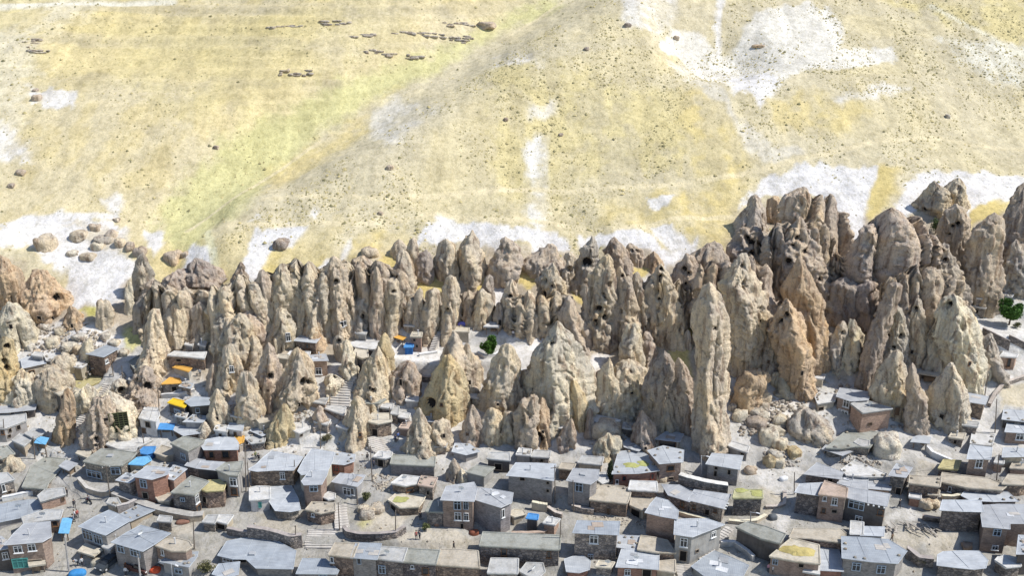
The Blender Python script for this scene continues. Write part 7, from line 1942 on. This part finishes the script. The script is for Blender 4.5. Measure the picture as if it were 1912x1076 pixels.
# ------------------------------------------------------------------ poles, stairs, walls, people, vehicles, greenery
POLES = [  # region, foot, head, label, options
    ('I', (252, 225), (240, 62), 'pole at the narrow tan box house above the dirt yard', {}),
    ('I', (800, 502), (770, 272), 'tall pole in front of the large olive roofed stone house', dict(arm=True)),
    ('I', (1115, 548), (1104, 362), 'pole against the greenish plastered side of the brick fronted house', {}),
    ('I', (1412, 882), (1406, 670), 'pole at the corner of the walled courtyard', {}),
    ('I', (500, 1046), (472, 790), 'thick concrete pole standing in the market street', dict(r=.17, col=(.42, .40, .38))),
    ('I', (1020, 1090), (1003, 918), 'concrete pole in front of the orange vehicle', dict(r=.17, col=(.45, .43, .41))),
    ('I', (1788, 462), (1782, 108), 'tall pole beside the octagonal brick house', dict(arm=True)),
    ('I', (1816, 430), (1800, 252), 'second pole close to the ochre door house', {}),
    ('I', (1255, 1085), (1248, 1005), 'lamp pole in front of the small zinc roofed house with the steel fence', dict(lamp=True, col=(.6, .6, .6))),
    ('J', (275, 392), (270, 232), 'pole beside the stone house with the hipped pale roof', {}),
    ('J', (600, 746), (590, 542), 'pole at the edge of the wide street steps', {}),
    ('J', (838, 385), (824, 130), 'tall pole near the white capped stone kiosk', dict(arm=True)),
    ('J', (1006, 796), (1008, 600), 'pole on the rim of the village green', {}),
    ('J', (275, 862), (280, 710), 'pole behind the large blue zinc roofs', {}),
    ('J', (730, 556), (726, 442), 'short pole at the house with the dark blue front', {}),
    ('J', (460, 148), (458, 0), 'pole between the small smooth cone and the folded cone', {}),
    ('F', (542, 628), (536, 482), 'pole among the fan shaped steps', {}),
    ('F', (748, 442), (738, 232), 'pole in the dark recess under the plaza', {}),
    ('F', (992, 832), (984, 640), 'pole next to the rubble stone hut', {}),
    ('F', (1092, 582), (1090, 442), 'pole by the carved house front with pillars', {}),
    ('K', (436, 612), (428, 378), 'pole at the grey house with the blue window', {}),
    ('K', (298, 548), (296, 272), 'tall pole beside the grey block house', dict(arm=True)),
    ('K', (330, 906), (340, 668), 'pole at the terrace with the tan box room', {}),
    ('K', (1366, 332), (1362, 200), 'lamp post beside the house with the leaning plank', dict(lamp=True, col=(.55, .55, .55))),
    ('K', (1726, 702), (1720, 612), 'pole with a lamp in the little walled garden', dict(lamp=True, col=(.3, .3, .3))),
    ('K', (516, 922), (526, 766), 'pale drain pole on the lattice window house', dict(col=(.6, .6, .58))),
    ('L', (202, 482), (200, 322), 'pole at the street corner by the dark stone house', {}),
    ('L', (1672, 402), (1690, 188), 'thin pole beside the narrow brick tower house', {}),
    ('L', (612, 1082), (616, 952), 'pale pole in front of the wide two tone roof', dict(col=(.6, .6, .58))),
    ('H', (1622, 792), (1645, 612), 'leaning pole at the bend of the stone road', {}),
    ('H', (1700, 1070), (1710, 818), 'pole in the field edge by the curved garden wall', {}),
    ('E', (912, 468), (905, 332), 'thin pole on the pale dusty lane', {}),
    ('E', (842, 412), (826, 258), 'pole against the slanting zinc roofed tall box house', {}),
    ('E', (1182, 722), (1174, 482), 'tall pole beside the white two storey box house', dict(arm=True)),
    ('E', (30, 900), (24, 730), 'pole against the long grey house at the picture edge', {}),
    ('E', (1072, 930), (1062, 850), 'pole between the white flat roof and the blue hut', {}),
]
STAIRS = [  # region, bottom, top, width, steps, label, options
    ('E', (520, 850), (800, 470), 62, 26, 'long narrow stone stairway that climbs past the brown craggy stump', {}),
    ('F', (600, 640), (660, 410), 190, 12, 'fan shaped stone steps between the cave cone and the arched cone', dict(curve=.6)),
    ('F', (960, 965), (905, 850), 170, 9, 'broad curved steps beside the rubble stone hut', dict(curve=.5)),
    ('F', (1045, 610), (975, 400), 50, 16, 'narrow steps climbing along the arched cone to the plaza', {}),
    ('F', (1300, 225), (1355, 80), 50, 12, 'white steps at the back of the plaza by the dark square block', {}),
    ('F', (960, 150), (1010, 60), 40, 8, 'small white steps beside the orange sunshade', {}),
    ('J', (450, 880), (480, 740), 210, 9, 'wide low street steps beside the rubble retaining wall', {}),
    ('J', (620, 735), (600, 560), 100, 9, 'street steps leading up to the house with the dark blue front', {}),
    ('K', (1250, 1090), (1225, 1000), 120, 8, 'stone steps under the grey corner house', {}),
    ('K', (1350, 960), (1570, 730), 70, 15, 'stepped lane along the sunlit side of the grey corner house', {}),
    ('L', (850, 60), (835, -30), 46, 8, 'short stairway climbing behind the pale grey boulder', {}),
    ('F', (700, 960), (690, 900), 60, 5, 'steps between the folded cone and the low brick house', {}),
]
WALLS_ = [  # region, foot points, height, label, code, options
    ('J', [(632, 760), (660, 795), (760, 815), (900, 812), (1010, 800), (1080, 760)], 42, 'curved rubble wall that holds up the village green', 'dst', {}),
    ('J', [(-60, 800), (60, 815), (150, 838), (250, 868), (332, 858)], 80, 'rough stone retaining wall beside the wide street steps', 'dst', dict(thick=.7)),
    ('I', [(835, 500), (960, 550), (1100, 600), (1250, 640), (1400, 668), (1485, 660)], 34, 'long pale wall with a path along its top', 'tan', dict(thick=1.3, cap=(.40, .385, .36))),
    ('I', [(575, 385), (640, 460), (740, 490), (830, 480)], 22, 'low pale parapet at the street fork', 'tan', dict(cap=(.45, .43, .40))),
    ('K', [(1200, 400), (1260, 420), (1400, 455), (1550, 478)], 62, 'long curving stone wall with a white top below the monolith', 'stn', dict(thick=1.0, cap=(.66, .64, .6))),
    ('K', [(1180, 625), (1260, 650), (1420, 690)], 22, 'crumbling white topped wall behind the grey corner house', 'tan', {}),
    ('K', [(420, 590), (500, 615), (580, 625)], 30, 'rubble wall under the grey house with the blue window', 'stn', {}),
    ('K', [(130, 590), (180, 600), (240, 610)], 50, 'freestanding tan wall on the raised terrace', 'tan', {}),
    ('K', [(-20, 800), (100, 800), (210, 795), (235, 780)], 36, 'front wall of the raised terrace', 'brn', {}),
    ('K', [(245, 600), (300, 640), (350, 655)], 26, 'short stone wall at the path bend', 'stn', {}),
    ('K', [(1500, 860), (1600, 860), (1700, 930), (1740, 970)], 32, 'garden wall with a pale coping before the dark teal house', 'pls', {}),
    ('K', [(1560, 690), (1660, 700), (1760, 690), (1830, 650)], 18, 'thin kerb wall round the little walled garden', 'tan', {}),
    ('L', [(1160, 165), (1200, 210), (1290, 250), (1340, 270)], 34, 'curved white wall running down from the little shelter', 'wht', {}),
    ('L', [(1130, 665), (1200, 680), (1290, 690)], 26, 'brown yard wall under the dark rough stone house', 'brn', {}),
    ('L', [(1010, 930), (1100, 1000), (1200, 1010)], 60, 'bushy stone bank at the end of the bottom yard', 'dst', dict(thick=.8)),
    ('L', [(-10, 580), (60, 580), (125, 560), (130, 470)], 10, 'low wall that rounds the fenced yard', 'stn', {}),
    ('L', [(1270, 515), (1350, 520), (1430, 500)], 22, 'tan wall under the long earth roof', 'tan', {}),
    ('H', [(1650, 880), (1690, 800), (1760, 720), (1912, 670), (1980, 660)], 22, 'curved garden wall that borders the stone road', 'stn', {}),
    ('H', [(1600, 330), (1700, 380), (1800, 430)], 36, 'dark retaining wall under the high terrace', 'dst', {}),
    ('H', [(1800, 370), (1870, 400), (1960, 450)], 20, 'lower edge wall of the stone road', 'dst', {}),
    ('F', [(1230, 440), (1270, 450), (1310, 440)], 30, 'dark drip edge wall below the white plaza', 'dst', {}),
    ('F', [(1640, 250), (1690, 275), (1780, 262), (1800, 240)], 16, 'pale ring wall around the green tree of the plaza', 'wht', {}),
    ('G', [(0, 385), (60, 385), (110, 375)], 16, 'edge wall at the far end of the white plaza', 'wht', {}),
    ('F', [(1205, 260), (1270, 250), (1340, 240)], 12, 'low white kerb that divides the plaza', 'wht', {}),
    ('F', [(420, 830), (470, 800), (540, 770)], 30, 'stone parapet of the lane under the fan shaped steps', 'stn', {}),
    ('E', [(600, 640), (680, 580), (760, 520)], 26, 'tan parapet that follows the narrow stone stairway', 'tan', {}),
    ('E', [(1200, 560), (1350, 550), (1450, 520)], 12, 'white path edge in front of the kiosk with orange cloth', 'wht', {}),
    ('E', [(560, 690), (640, 670), (680, 640)], 20, 'small retaining wall halfway up the stairway', 'tan', {}),
    ('I', [(20, 530), (120, 510), (260, 480)], 24, 'curved white wall below the stone house at the picture edge', 'wht', {}),
    ('I', [(1660, 770), (1760, 790), (1871, 800)], 40, 'stone wall with bushes under the open fronted tan room', 'dst', {}),
    ('I', [(860, 620), (940, 600), (1000, 570)], 50, 'grey wall behind the lower tan house', 'con', {}),
]
PEOPLE = [
    ('I', (490, 498), 'person in dark clothes standing at the terracotta house', (.06, .06, .07), 'stand', 0),
    ('I', (545, 580), 'person in black walking down the market street', (.04, .04, .05), 'walk', .6),
    ('I', (548, 660), 'person in white shirt in the middle of the market street', (.75, .75, .74), 'walk', 2),
    ('I', (568, 655), 'person in red top next to the white shirt in the street', (.4, .1, .08), 'stand', 1),
    ('I', (566, 1000), 'person in blue jeans bending near the pale green canopy', (.5, .52, .55), 'bend', -.6),
    ('I', (602, 1005), 'person in light trousers beside the bending one', (.6, .6, .6), 'walk', .4),
    ('I', (920, 1075), 'person in white near the orange vehicle', (.75, .75, .75), 'stand', 0),
    ('J', (1160, 812), 'person in red standing in the bare yard', (.42, .12, .10), 'stand', .3),
    ('J', (1184, 812), 'person in grey standing beside the red one in the bare yard', (.2, .2, .2), 'stand', -.6),
    ('J', (1432, 890), 'person in black walking across the bare yard alone', (.03, .03, .035), 'walk', 1.2),
    ('J', (1190, 672), 'person in dark coat on the path past the brick wing', (.05, .05, .06), 'stand', 0),
    ('J', (850, 290), 'person in dark shirt on the street below the kiosk', (.1, .1, .13), 'walk', 3),
    ('J', (805, 240), 'person in black next to the tall kiosk pole', (.04, .04, .05), 'stand', .5),
    ('F', (1030, 905), 'person in navy at the broad curved steps', (.06, .08, .2), 'stand', 0),
    ('F', (1050, 885), 'person in blue at the top of the broad curved steps', (.1, .16, .4), 'stand', 1),
    ('F', (870, 130), 'person in black at the back rail of the plaza', (.03, .03, .03), 'stand', 0),
    ('F', (1210, 225), 'person in grey beside the pinkish tower on the plaza', (.3, .3, .3), 'stand', 0),
    ('F', (1905, 122), 'person in white far along the plaza by the courtyard', (.7, .7, .7), 'stand', 0),
    ('E', (985, 830), 'person in dark blue in front of the white box house', (.08, .1, .2), 'stand', .4),
    ('I', (1885, 245), 'person in black beside the street lamp pole house', (.04, .04, .05), 'stand', 0),
    ('I', (1862, 225), 'person in olive next to the one by the lamp pole house', (.2, .22, .1), 'stand', 1),
    ('L', (960, 580), 'person in black before the arched doorway', (.04, .04, .05), 'walk', .5),
    ('L', (905, 830), 'person in brown at the lower end of the dusty lane', (.2, .13, .08), 'walk', .5),
    ('L', (10, 1050), 'person in pink at the stall on the bottom edge', (.6, .3, .35), 'stand', 0),
    ('L', (40, 1062), 'person in white at the stall on the bottom edge', (.75, .75, .75), 'stand', 1),
    ('I', (540, 690), 'person crossing the street by the light blue stall', (.25, .25, .28), 'walk', 1.8),
    ('E', (1490, 410), 'person in grey in the shop gap beside the orange awning', (.35, .36, .38), 'stand', 0),
]

def car(reg, px, label, col, rz, name='parked_car', cat='car', truck=False, scale=1.0):
    G = hit(*gp(reg, px))
    root = link(name, None, loc=G)
    root.rotation_euler.z = rz
    root.scale = (scale,) * 3
    tag(root, label, cat)
    m = MB()
    prof = [(-2.1, .35), (2.1, .35), (2.15, .75), (1.9, .95), (.9, 1.02), (.55, 1.02), (-1.9, 1.02), (-2.12, .85)]
    def ext(prof, hw, mi=0, inset=0.0):
        n = len(prof)
        vs = [(x, -hw, z) for x, z in prof] + [(x, hw, z) for x, z in prof]
        m.add(vs, [(i, i + n, (i + 1) % n + n, (i + 1) % n)[::-1] for i in range(n)] + [tuple(range(n)), tuple(reversed(range(n, 2 * n)))], mi)
    ext(prof, .84)
    m.build('body', M_PAINT, root, col)
    m = MB()
    cabin = [(-.2, 1.0), (1.15, 1.0), (.65, 1.55), (-.1, 1.58)] if truck else [(-1.75, 1.0), (1.2, 1.0), (.55, 1.48), (-1.2, 1.50)]
    ext(cabin, .74)
    m.build('windscreen', M_GLASS, root)
    m = MB(); m.box(((.27 if truck else -.3), 0, 1.54), ((.72 if truck else 1.5), 1.40, .07)); m.build('cab_roof', M_PAINT, root, col)
    if truck:
        for y in (-.82, .82):
            m = MB(); m.box((-1.2, y, 1.2), (1.7, .06, .4)); m.build('side_board', M_PAINT, root, col)
        m = MB(); m.box((-2.06, 0, 1.2), (.06, 1.58, .4)); m.build('tail_board', M_PAINT, root, (.75, .30, .12))
    for x in (-1.35, 1.35):
        for y in (-.80, .80):
            m = MB(); m.bar((x, y - .11, .33), (x, y + .11, .33), .33, 14); wl = m.build('wheel', M_PAINT, root, (.03, .03, .03))
            m = MB(); m.bar((x, y - .125, .33), (x, y + .125, .33), .19, 10); m.build('rim', M_PAINT, wl, (.5, .5, .5))
    for y in (-.6, .6):
        m = MB(); m.box((2.12, y, .72), (.10, .34, .16)); m.build('headlight', M_PAINT, root, (.75, .75, .72))
    return root

def motorbike(reg, px, label, rz):
    G = hit(*gp(reg, px))
    root = link('motorbike', None, loc=G)
    root.rotation_euler.z = rz
    tag(root, label, 'motorbike')
    for x in (-.62, .62):
        m = MB(); m.bar((x, -.06, .31), (x, .06, .31), .31, 14); wl = m.build('wheel', M_PAINT, root, (.03, .03, .03))
        m = MB(); m.bar((x, -.07, .31), (x, .07, .31), .20, 10); m.build('rim', M_PAINT, wl, (.4, .4, .4))
    m = MB(); m.bar((-.6, 0, .33), (-.1, 0, .5), .09, 6); m.bar((-.1, 0, .5), (.35, 0, .8), .10, 6); m.build('frame', M_PAINT, root, (.05, .05, .05))
    m = MB(); m.bar((.62, 0, .31), (.38, 0, .98), .05, 6); m.build('fork', M_PAINT, root, (.35, .35, .35))
    m = MB(); m.bar((.38, -.36, 1.02), (.38, .36, 1.02), .025, 6); m.build('handlebar', M_PAINT, root, (.1, .1, .1))
    V, F = blob(.28, .15, .15, 3, .03, 12, 8)
    link('fuel_tank', mesh_np('fuel_tank', V + np.array([.15, 0, .82]), F, True), root, [M_PAINT], (.35, .04, .03))
    m = MB(); m.box((-.32, 0, .78), (.7, .24, .12)); m.build('saddle', M_PAINT, root, (.03, .03, .03))
    # the rider is a thing of his own
    J = [(-.25, 0, .92), (-.12, 0, 1.30), (-.05, 0, 1.46), (-.02, 0, 1.60), (-.02, 0, 1.70)]
    rad = [.15, .17, .065, .10, .085]
    ed = [(0, 1), (1, 2), (2, 3), (3, 4)]
    for s in (-1, 1):
        i = len(J)
        J += [(-.05, s * .14, .88), (.18, s * .2, .66), (.05, s * .2, .30), (.16, s * .2, .25)]; rad += [.09, .07, .05, .04]
        ed += [(0, i), (i, i + 1), (i + 1, i + 2), (i + 2, i + 3)]
        i = len(J)
        J += [(-.10, s * .2, 1.38), (.10, s * .28, 1.18), (.34, s * .28, 1.05)]; rad += [.07, .05, .04]
        ed += [(1, i), (i, i + 1), (i + 1, i + 2)]
    me = bpy.data.meshes.new('person'); me.from_pydata(J, ed, [])
    o = bpy.data.objects.new('tmp', me); COL.objects.link(o)
    o.modifiers.new('s', 'SKIN')
    for q, r in zip(me.skin_vertices[0].data, rad): q.radius = (r, r)
    me.skin_vertices[0].data[0].use_root = True
    o.modifiers.new('u', 'SUBSURF').levels = 1
    res = bpy.data.meshes.new_from_object(o.evaluated_get(bpy.context.evaluated_depsgraph_get()))
    bpy.data.objects.remove(o)
    res.materials.clear()
    for mm in (M_SKIN, M_CLOTH, M_TROUSER): res.materials.append(mm)
    res.polygons.foreach_set('material_index', [0 if p.center.z > 1.47 else (1 if p.center.z > .93 else 2) for p in res.polygons])
    r = link('person', res, None, (), (.08, .08, .10), G)
    r.rotation_euler.z = rz
    tag(r, 'person in black riding the motorbike in the market street', 'person', 'people about the village')
    V, F = blob(.105, .115, .085, 5, .05, 10, 7)
    link('hair', mesh_np('hair', V + np.array([-.03, 0, 1.69]), F, True), r, [M_WOOD], (.03, .022, .018))
    return root

def timber_heap(reg, px, label, n=26, span=4.5):
    G = hit(*gp(reg, px))
    root = link('timber_heap', None, loc=G)
    tag(root, label, 'timber')
    rs = np.random.default_rng(3)
    for i in range(n):
        m = MB()
        m.box((0, 0, 0), (rs.uniform(1.2, 3.2), rs.uniform(.12, .3), rs.uniform(.06, .14)))
        o = m.build('plank', M_WOOD, root, np.array((.40, .36, .31)) * rs.uniform(.5, 1.4))
        x, y = rs.uniform(-span, span), rs.uniform(-1.3, 1.3)
        o.location = (x, y, float(ground(G[0] + x, G[1] + y)) - G[2] + rs.uniform(.12, .7))
        o.rotation_euler = (rs.uniform(-.2, .2), rs.uniform(-.25, .25), rs.uniform(0, 3.14))

def sheet(reg, px, size, label, col, name, cat, rz=0, h=.5, bumpy=.15):
    """A heap of goods under a cloth, or a patch of straw: an uneven mound."""
    G = hit(*gp(reg, px))
    V, F = blob(size[0] / 2, size[1] / 2, h, int(px[0] + px[1]), bumpy, 20, 10)
    o = link(name, mesh_np(name, V + np.array([0, 0, h * .25]), F, True), None, [M_CLOTH], col, G)
    o.rotation_euler.z = rz
    tag(o, label, cat)

def shrubs_on_hill(n=46000):
    """Scrub dotted over the slopes: far too many to count."""
    rs = np.random.default_rng(11)
    xs = rs.uniform(-230, 260, n * 4)
    ys = rs.uniform(192, 345, n * 4)
    ok = np.abs(xs) < ys * .8
    xs, ys = xs[ok], ys[ok]
    d = ((xs + 81) * 100 - (ys - 200) * 98) / 140.0          # right of the gully is scrubbier
    dens = np.where(d > 12, 1.0, .22) * np.clip(.55 + 1.9 * fbm2(xs / 9, ys / 14, 4, 61), .03, 1)
    dens = np.where((d < 12) & (d > -6), .05, dens)
    bare = np.zeros(len(xs), bool)
    for (colr, soft, op, reg, pts) in PATCHES:
        if (min(colr) > .64 or colr == GOLD) and reg in 'ABCDNM':
            poly = [tuple(hit(*gp(reg, p))[:2]) for p in pts]
            bare |= poly_dist(xs, ys, poly) > -.3
    ok = (rs.uniform(0, 1, len(xs)) < dens) & (~bare | (rs.uniform(0, 1, len(xs)) < np.where(ys > 215, .25, .05)))
    xs, ys = xs[ok][:n], ys[ok][:n]
    zs = ground(xs, ys)
    n = len(xs)
    sz = np.clip(.19 * np.exp(.42 * rs.normal(size=n)), .08, .6)
    k = 5
    an = np.linspace(0, 2 * math.pi, k, endpoint=False)
    rj = rs.uniform(.65, 1.3, (n, k))
    rim = np.stack([xs[:, None] + np.cos(an) * rj * sz[:, None], ys[:, None] + np.sin(an) * rj * sz[:, None] * .8, (zs - .12)[:, None] + sz[:, None] * rs.uniform(0, .35, (n, k))], -1)
    top = np.stack([xs + sz * rs.uniform(-.3, .3, n), ys, zs + sz * rs.uniform(.7, 1.0, n)], -1)[:, None, :]
    V = np.concatenate([rim, top], 1)
    f = [(i, (i + 1) % k, k) for i in range(k)]
    F = (np.array(f)[None] + (np.arange(n) * (k + 1))[:, None, None]).reshape(-1, 3)
    o = link('scrub', mesh_np('scrub', V.reshape(-1, 3), F), None, [M_LEAF], (.33, .295, .18))
    tag(o, kind='stuff')

def gravel_rubble():
    """Small stones strewn over the rockfall, the rubble field and the lanes: uncountable."""
    rs = np.random.default_rng(21)
    V0, F0 = blob(1, .85, .7, 4, .3, 7, 5)
    zones = [('P', [(180, 560), (420, 620), (760, 480), (1400, 620), (1500, 760), (1000, 1076), (300, 1076)], 420, .12, .5),
             ('S', [(480, 120), (900, 130), (1500, 260), (1800, 420), (1300, 520), (600, 560), (320, 520)], 420, .10, .42),
             ('L', [(-40, 40), (240, 120), (260, 260), (0, 320)], 120, .1, .35), ('F', [(-20, 640), (440, 660), (420, 760), (0, 760)], 140, .1, .3),
             ('E', [(880, 380), (1200, 380), (1180, 640), (980, 640)], 120, .1, .35), ('G', [(590, 760), (1000, 800), (900, 960), (560, 920)], 160, .1, .4),
             ('K', [(480, 590), (960, 660), (950, 740), (520, 660)], 120, .06, .2), ('D', [(20, 660), (500, 660), (700, 1076), (100, 1000)], 160, .15, .5),
             ('H', [(640, 640), (1200, 1000), (1500, 1076), (400, 1000), (320, 700)], 240, .1, .4), ('J', [(800, 330), (1000, 350), (960, 470), (860, 460)], 120, .08, .3),
             ('E', [(1650, 640), (1900, 560), (1912, 900), (1600, 860)], 200, .1, .4), ('L', [(640, 150), (860, 260), (700, 330), (520, 260)], 160, .08, .3),
             ('I', [(-20, 200), (1871, 60), (1871, 1076), (-20, 1076)], 300, .05, .2), ('J', [(0, 100), (1871, 100), (1871, 1076), (0, 1076)], 300, .05, .2),
             ('K', [(0, 100), (1871, 100), (1871, 1076), (0, 1076)], 300, .05, .2), ('L', [(0, 60), (1871, 60), (1871, 1076), (0, 1076)], 300, .05, .2),
             ('E', [(0, 200), (1912, 400), (1912, 1000), (0, 1000)], 420, .07, .3), ('F', [(0, 300), (1500, 300), (1500, 1000), (0, 1000)], 420, .07, .3)]
    VV, FF, c = [], [], 0
    for reg, poly, n, a, b in zones:
        px = [gp(reg, p) for p in poly]
        us, vs = [p[0] for p in px], [p[1] for p in px]
        U, W = rs.uniform(min(us), max(us), n * 2), rs.uniform(min(vs), max(vs), n * 2)
        ok = poly_dist(U, W, px) > 0
        for u, v in list(zip(U[ok], W[ok]))[:n]:
            g = hit(u, v)
            s = a + (b - a) * rs.uniform() ** 2.2
            an = rs.uniform(0, 6.28)
            R_ = np.array([[math.cos(an), -math.sin(an), 0], [math.sin(an), math.cos(an), 0], [0, 0, 1]])
            VV.append((V0 * s * rs.uniform(.7, 1.3, 3)) @ R_.T + g + np.array([0, 0, s * .25]))
            FF.append(F0 + c)
            c += len(V0)
    o = link('rubble', mesh_np('rubble', np.concatenate(VV), np.concatenate(FF)), None, [M_ROCK], (.56, .51, .45))
    tag(o, kind='stuff')

CABLES = [(0, 1), (1, 2), (6, 7), (3, 4), (11, 10), (10, 12), (21, 20), (33, 35), (26, 27), (16, 18)]
def cable(pa, pb, label):
    (ra, ba, ta, la, _), (rb, bb, tb, lb, _) = POLES[pa], POLES[pb]
    A_, B_ = hit(*gp(ra, ba)), hit(*gp(rb, bb))
    A_ = at_y(*gp(ra, ta), A_[1]) - np.array([0, 0, .35]); B_ = at_y(*gp(rb, tb), B_[1]) - np.array([0, 0, .35])
    m = MB()
    P = [A_ + (B_ - A_) * t - np.array([0, 0, 4 * t * (1 - t) * .05 * np.linalg.norm(B_ - A_)]) for t in np.linspace(0, 1, 11)]
    for p, q in zip(P[:-1], P[1:]):
        m.bar(p - A_, q - A_, .028, 4)
    o = m.build('cable', M_PAINT, None, (.04, .04, .04), A_)
    tag(o, label, 'cable', 'cables slung between the poles')
# ------------------------------------------------------------------ build
for spec in HOUSES:
    plan_house(spec)
build_terrain(CLAMPS)
for (name, label, reg, levels, tint, kw) in ROCKS:
    build_rock(name, label, reg, levels, tint, **kw)
for (label, reg, u, v, wp, hp, tint) in BOULDERS:
    build_boulder(label, reg, u, v, wp, hp, tint, big=wp / REG[reg][2] > 30, tilt=random.uniform(-.15, .15))
for (label, reg, pts) in OUTCROPS:
    W = [hit(*gp(reg, p)) for p in pts]
    org = W[len(W) // 2]
    root = link('rock_outcrop', None, loc=org)
    tag(root, label, 'rock outcrop', 'rock ledges of the far hill')
    for i, p in enumerate(W):
        for q in range(3):
            V, F = blob(random.uniform(.4, 1.5), random.uniform(.35, .7), random.uniform(.15, .38), i * 7 + q + int(abs(org[0])), .3, 14, 9)
            dx, dy = random.uniform(-1.5, 1.5), random.uniform(-.8, .8)
            o = link('ledge_rock', mesh_np('ledge_rock', V, F, True), root, [M_ROCK], np.array(TINT['g']) * random.uniform(.75, 1.1))
            o.location = (p[0] - org[0] + dx, p[1] - org[1] + dy, float(ground(p[0] + dx, p[1] + dy)) - org[2] - .02)
for spec in HOUSES:
    build_house(spec)
for (reg, pts, h, label, code, kw) in WALLS_:
    low_wall(reg, pts, h, label, code, **kw)
for (reg, b, t, wp, n, label, kw) in STAIRS:
    if n:
        stairs(reg, b, t, wp, n, label, **kw)
for (reg, b, t, label, kw) in POLES:
    pole(reg, b, t, label, **kw)
for (reg, p, label, shirt, pose, rz) in PEOPLE:
    person(reg, p, label, shirt, pose, rz)
for (pa, pb) in CABLES:

    cable(pa, pb, 'thin cable from the ' + POLES[pa][3].split(' in front')[0].split(' that ')[0])
tree('F', (1720, 262), (1735, 100), 130, 'bright green leafy tree on the white plaza', (.055, .125, .022), 4200)
tree('H', (1800, 268), (1815, 62), 190, 'big bright green tree beside the stone road', (.06, .14, .03), 6500)
tree('D', (1250, 545), (1248, 415), 100, 'green shrub growing in the crack of the brown massif', (.085, .12, .06), 900, 'rock_shrub')
tree('D', (420, 505), (420, 455), 60, 'small olive shrub on the wall of the great brown massif', (.09, .10, .035), 420, 'rock_shrub')
tree('F', (520, 905), (525, 840), 90, 'grey thorny bush at the lane below the fan shaped steps', (.16, .15, .10), 700, 'dry_bush')
tree('J', (795, 530), (800, 470), 70, 'dark bush above the stone heap of the village green', (.09, .10, .05), 600, 'dry_bush')
tree('I', (1510, 1050), (1510, 960), 130, 'dry bush in the yard beside the small zinc roofed house', (.11, .11, .06), 900, 'dry_bush')
tree('J', (1230, 745), (1225, 690), 70, 'small green bush in the corner of the bare yard', (.12, .14, .07), 500, 'garden_bush')
tree('K', (700, 390), (700, 250), 56, 'dark slim tree beside the long brick house', (.035, .05, .03), 900, 'slim_tree', 1.3)
tree('H', (1860, 290), (1862, 250), 70, 'low olive bush at the foot of the big green tree', (.10, .11, .05), 500, 'garden_bush')
tree('L', (1110, 990), (1110, 925), 120, 'scrubby bush on the stone bank at the bottom yard', (.12, .115, .07), 800, 'dry_bush')
tree('C', (1500, 352), (1500, 312), 90, 'dark bush crowning the broad rounded brown rock', (.05, .05, .03), 600, 'rock_shrub', .7)
tree('I', (1660, 480), (1650, 372), 40, 'dark slim tree at the edge of the straw roof', (.02, .025, .02), 700, 'slim_tree', 1.2)
car('I', (1010, 1040), 'orange and black pickup parked in the shade of the tall house', (.08, .035, .03), -.35, 'pickup_truck', 'pickup', truck=True)
car('I', (795, 1000), 'dark car with a pale bonnet under the link building', (.05, .06, .07), -2.0)
motorbike('I', (648, 548), 'motorbike with its rider in the market street', 2.6)
sheet('I', (1130, 1040), (1.6, 1.1), 'heap of red and yellow goods beside the pickup', (.65, .10, .04), 'goods_heap', 'goods', 0, .5)
sheet('I', (700, 985), (1.6, 1.2), 'tan covered heap in front of the link building', (.42, .38, .30), 'goods_heap', 'goods', .5, .6)
sheet('I', (565, 1070), (2.6, 1.6), 'blue covered stall goods at the bottom edge of the street', (.05, .24, .52), 'covered_goods', 'goods', .2, .7)
sheet('I', (1330, 690), (2.2, 1.0), 'reddish heap of rubbish against the courtyard wall', (.26, .14, .10), 'rubbish_heap', 'rubbish', .2, .4)
sheet('L', (1450, 865), (1.8, 1.2), 'heap of dry brushwood at the edge of the dirt yard', (.30, .22, .16), 'brushwood_heap', 'brushwood', .2, .6, .4)
sheet('L', (1410, 745), (.9, .6), 'white sack by the blue box stall', (.75, .74, .70), 'sack', 'sack', 0, .35)
sheet('J', (1580, 770), (1.6, 1.0), 'rust coloured crate heap near the concrete block house', (.28, .10, .06), 'crate_heap', 'crates', .2, .6)
sheet('J', (1310, 710), (1.0, .8), 'brown box in front of the three storey brick house', (.33, .19, .13), 'wooden_box', 'box', 0, .5, .02)
sheet('L', (120, 375), (1.6, 1.0), 'white handcart heap beside the dusty track', (.75, .75, .74), 'handcart_load', 'cart', .4, .5)
sheet('L', (40, 660), (1.6, 1.2), 'dark metal box with a white lid in the fenced yard', (.12, .13, .14), 'metal_box', 'box', .3, .7, .02)
sheet('F', (1530, 30), (2.2, .9), 'blue and violet goods spread before the workshop cave', (.12, .13, .45), 'covered_goods', 'goods', 0, .6)
timber_heap('L', (1060, 740), 'untidy heap of grey planks at the rim of the dirt yard')
shrubs_on_hill()
gravel_rubble()
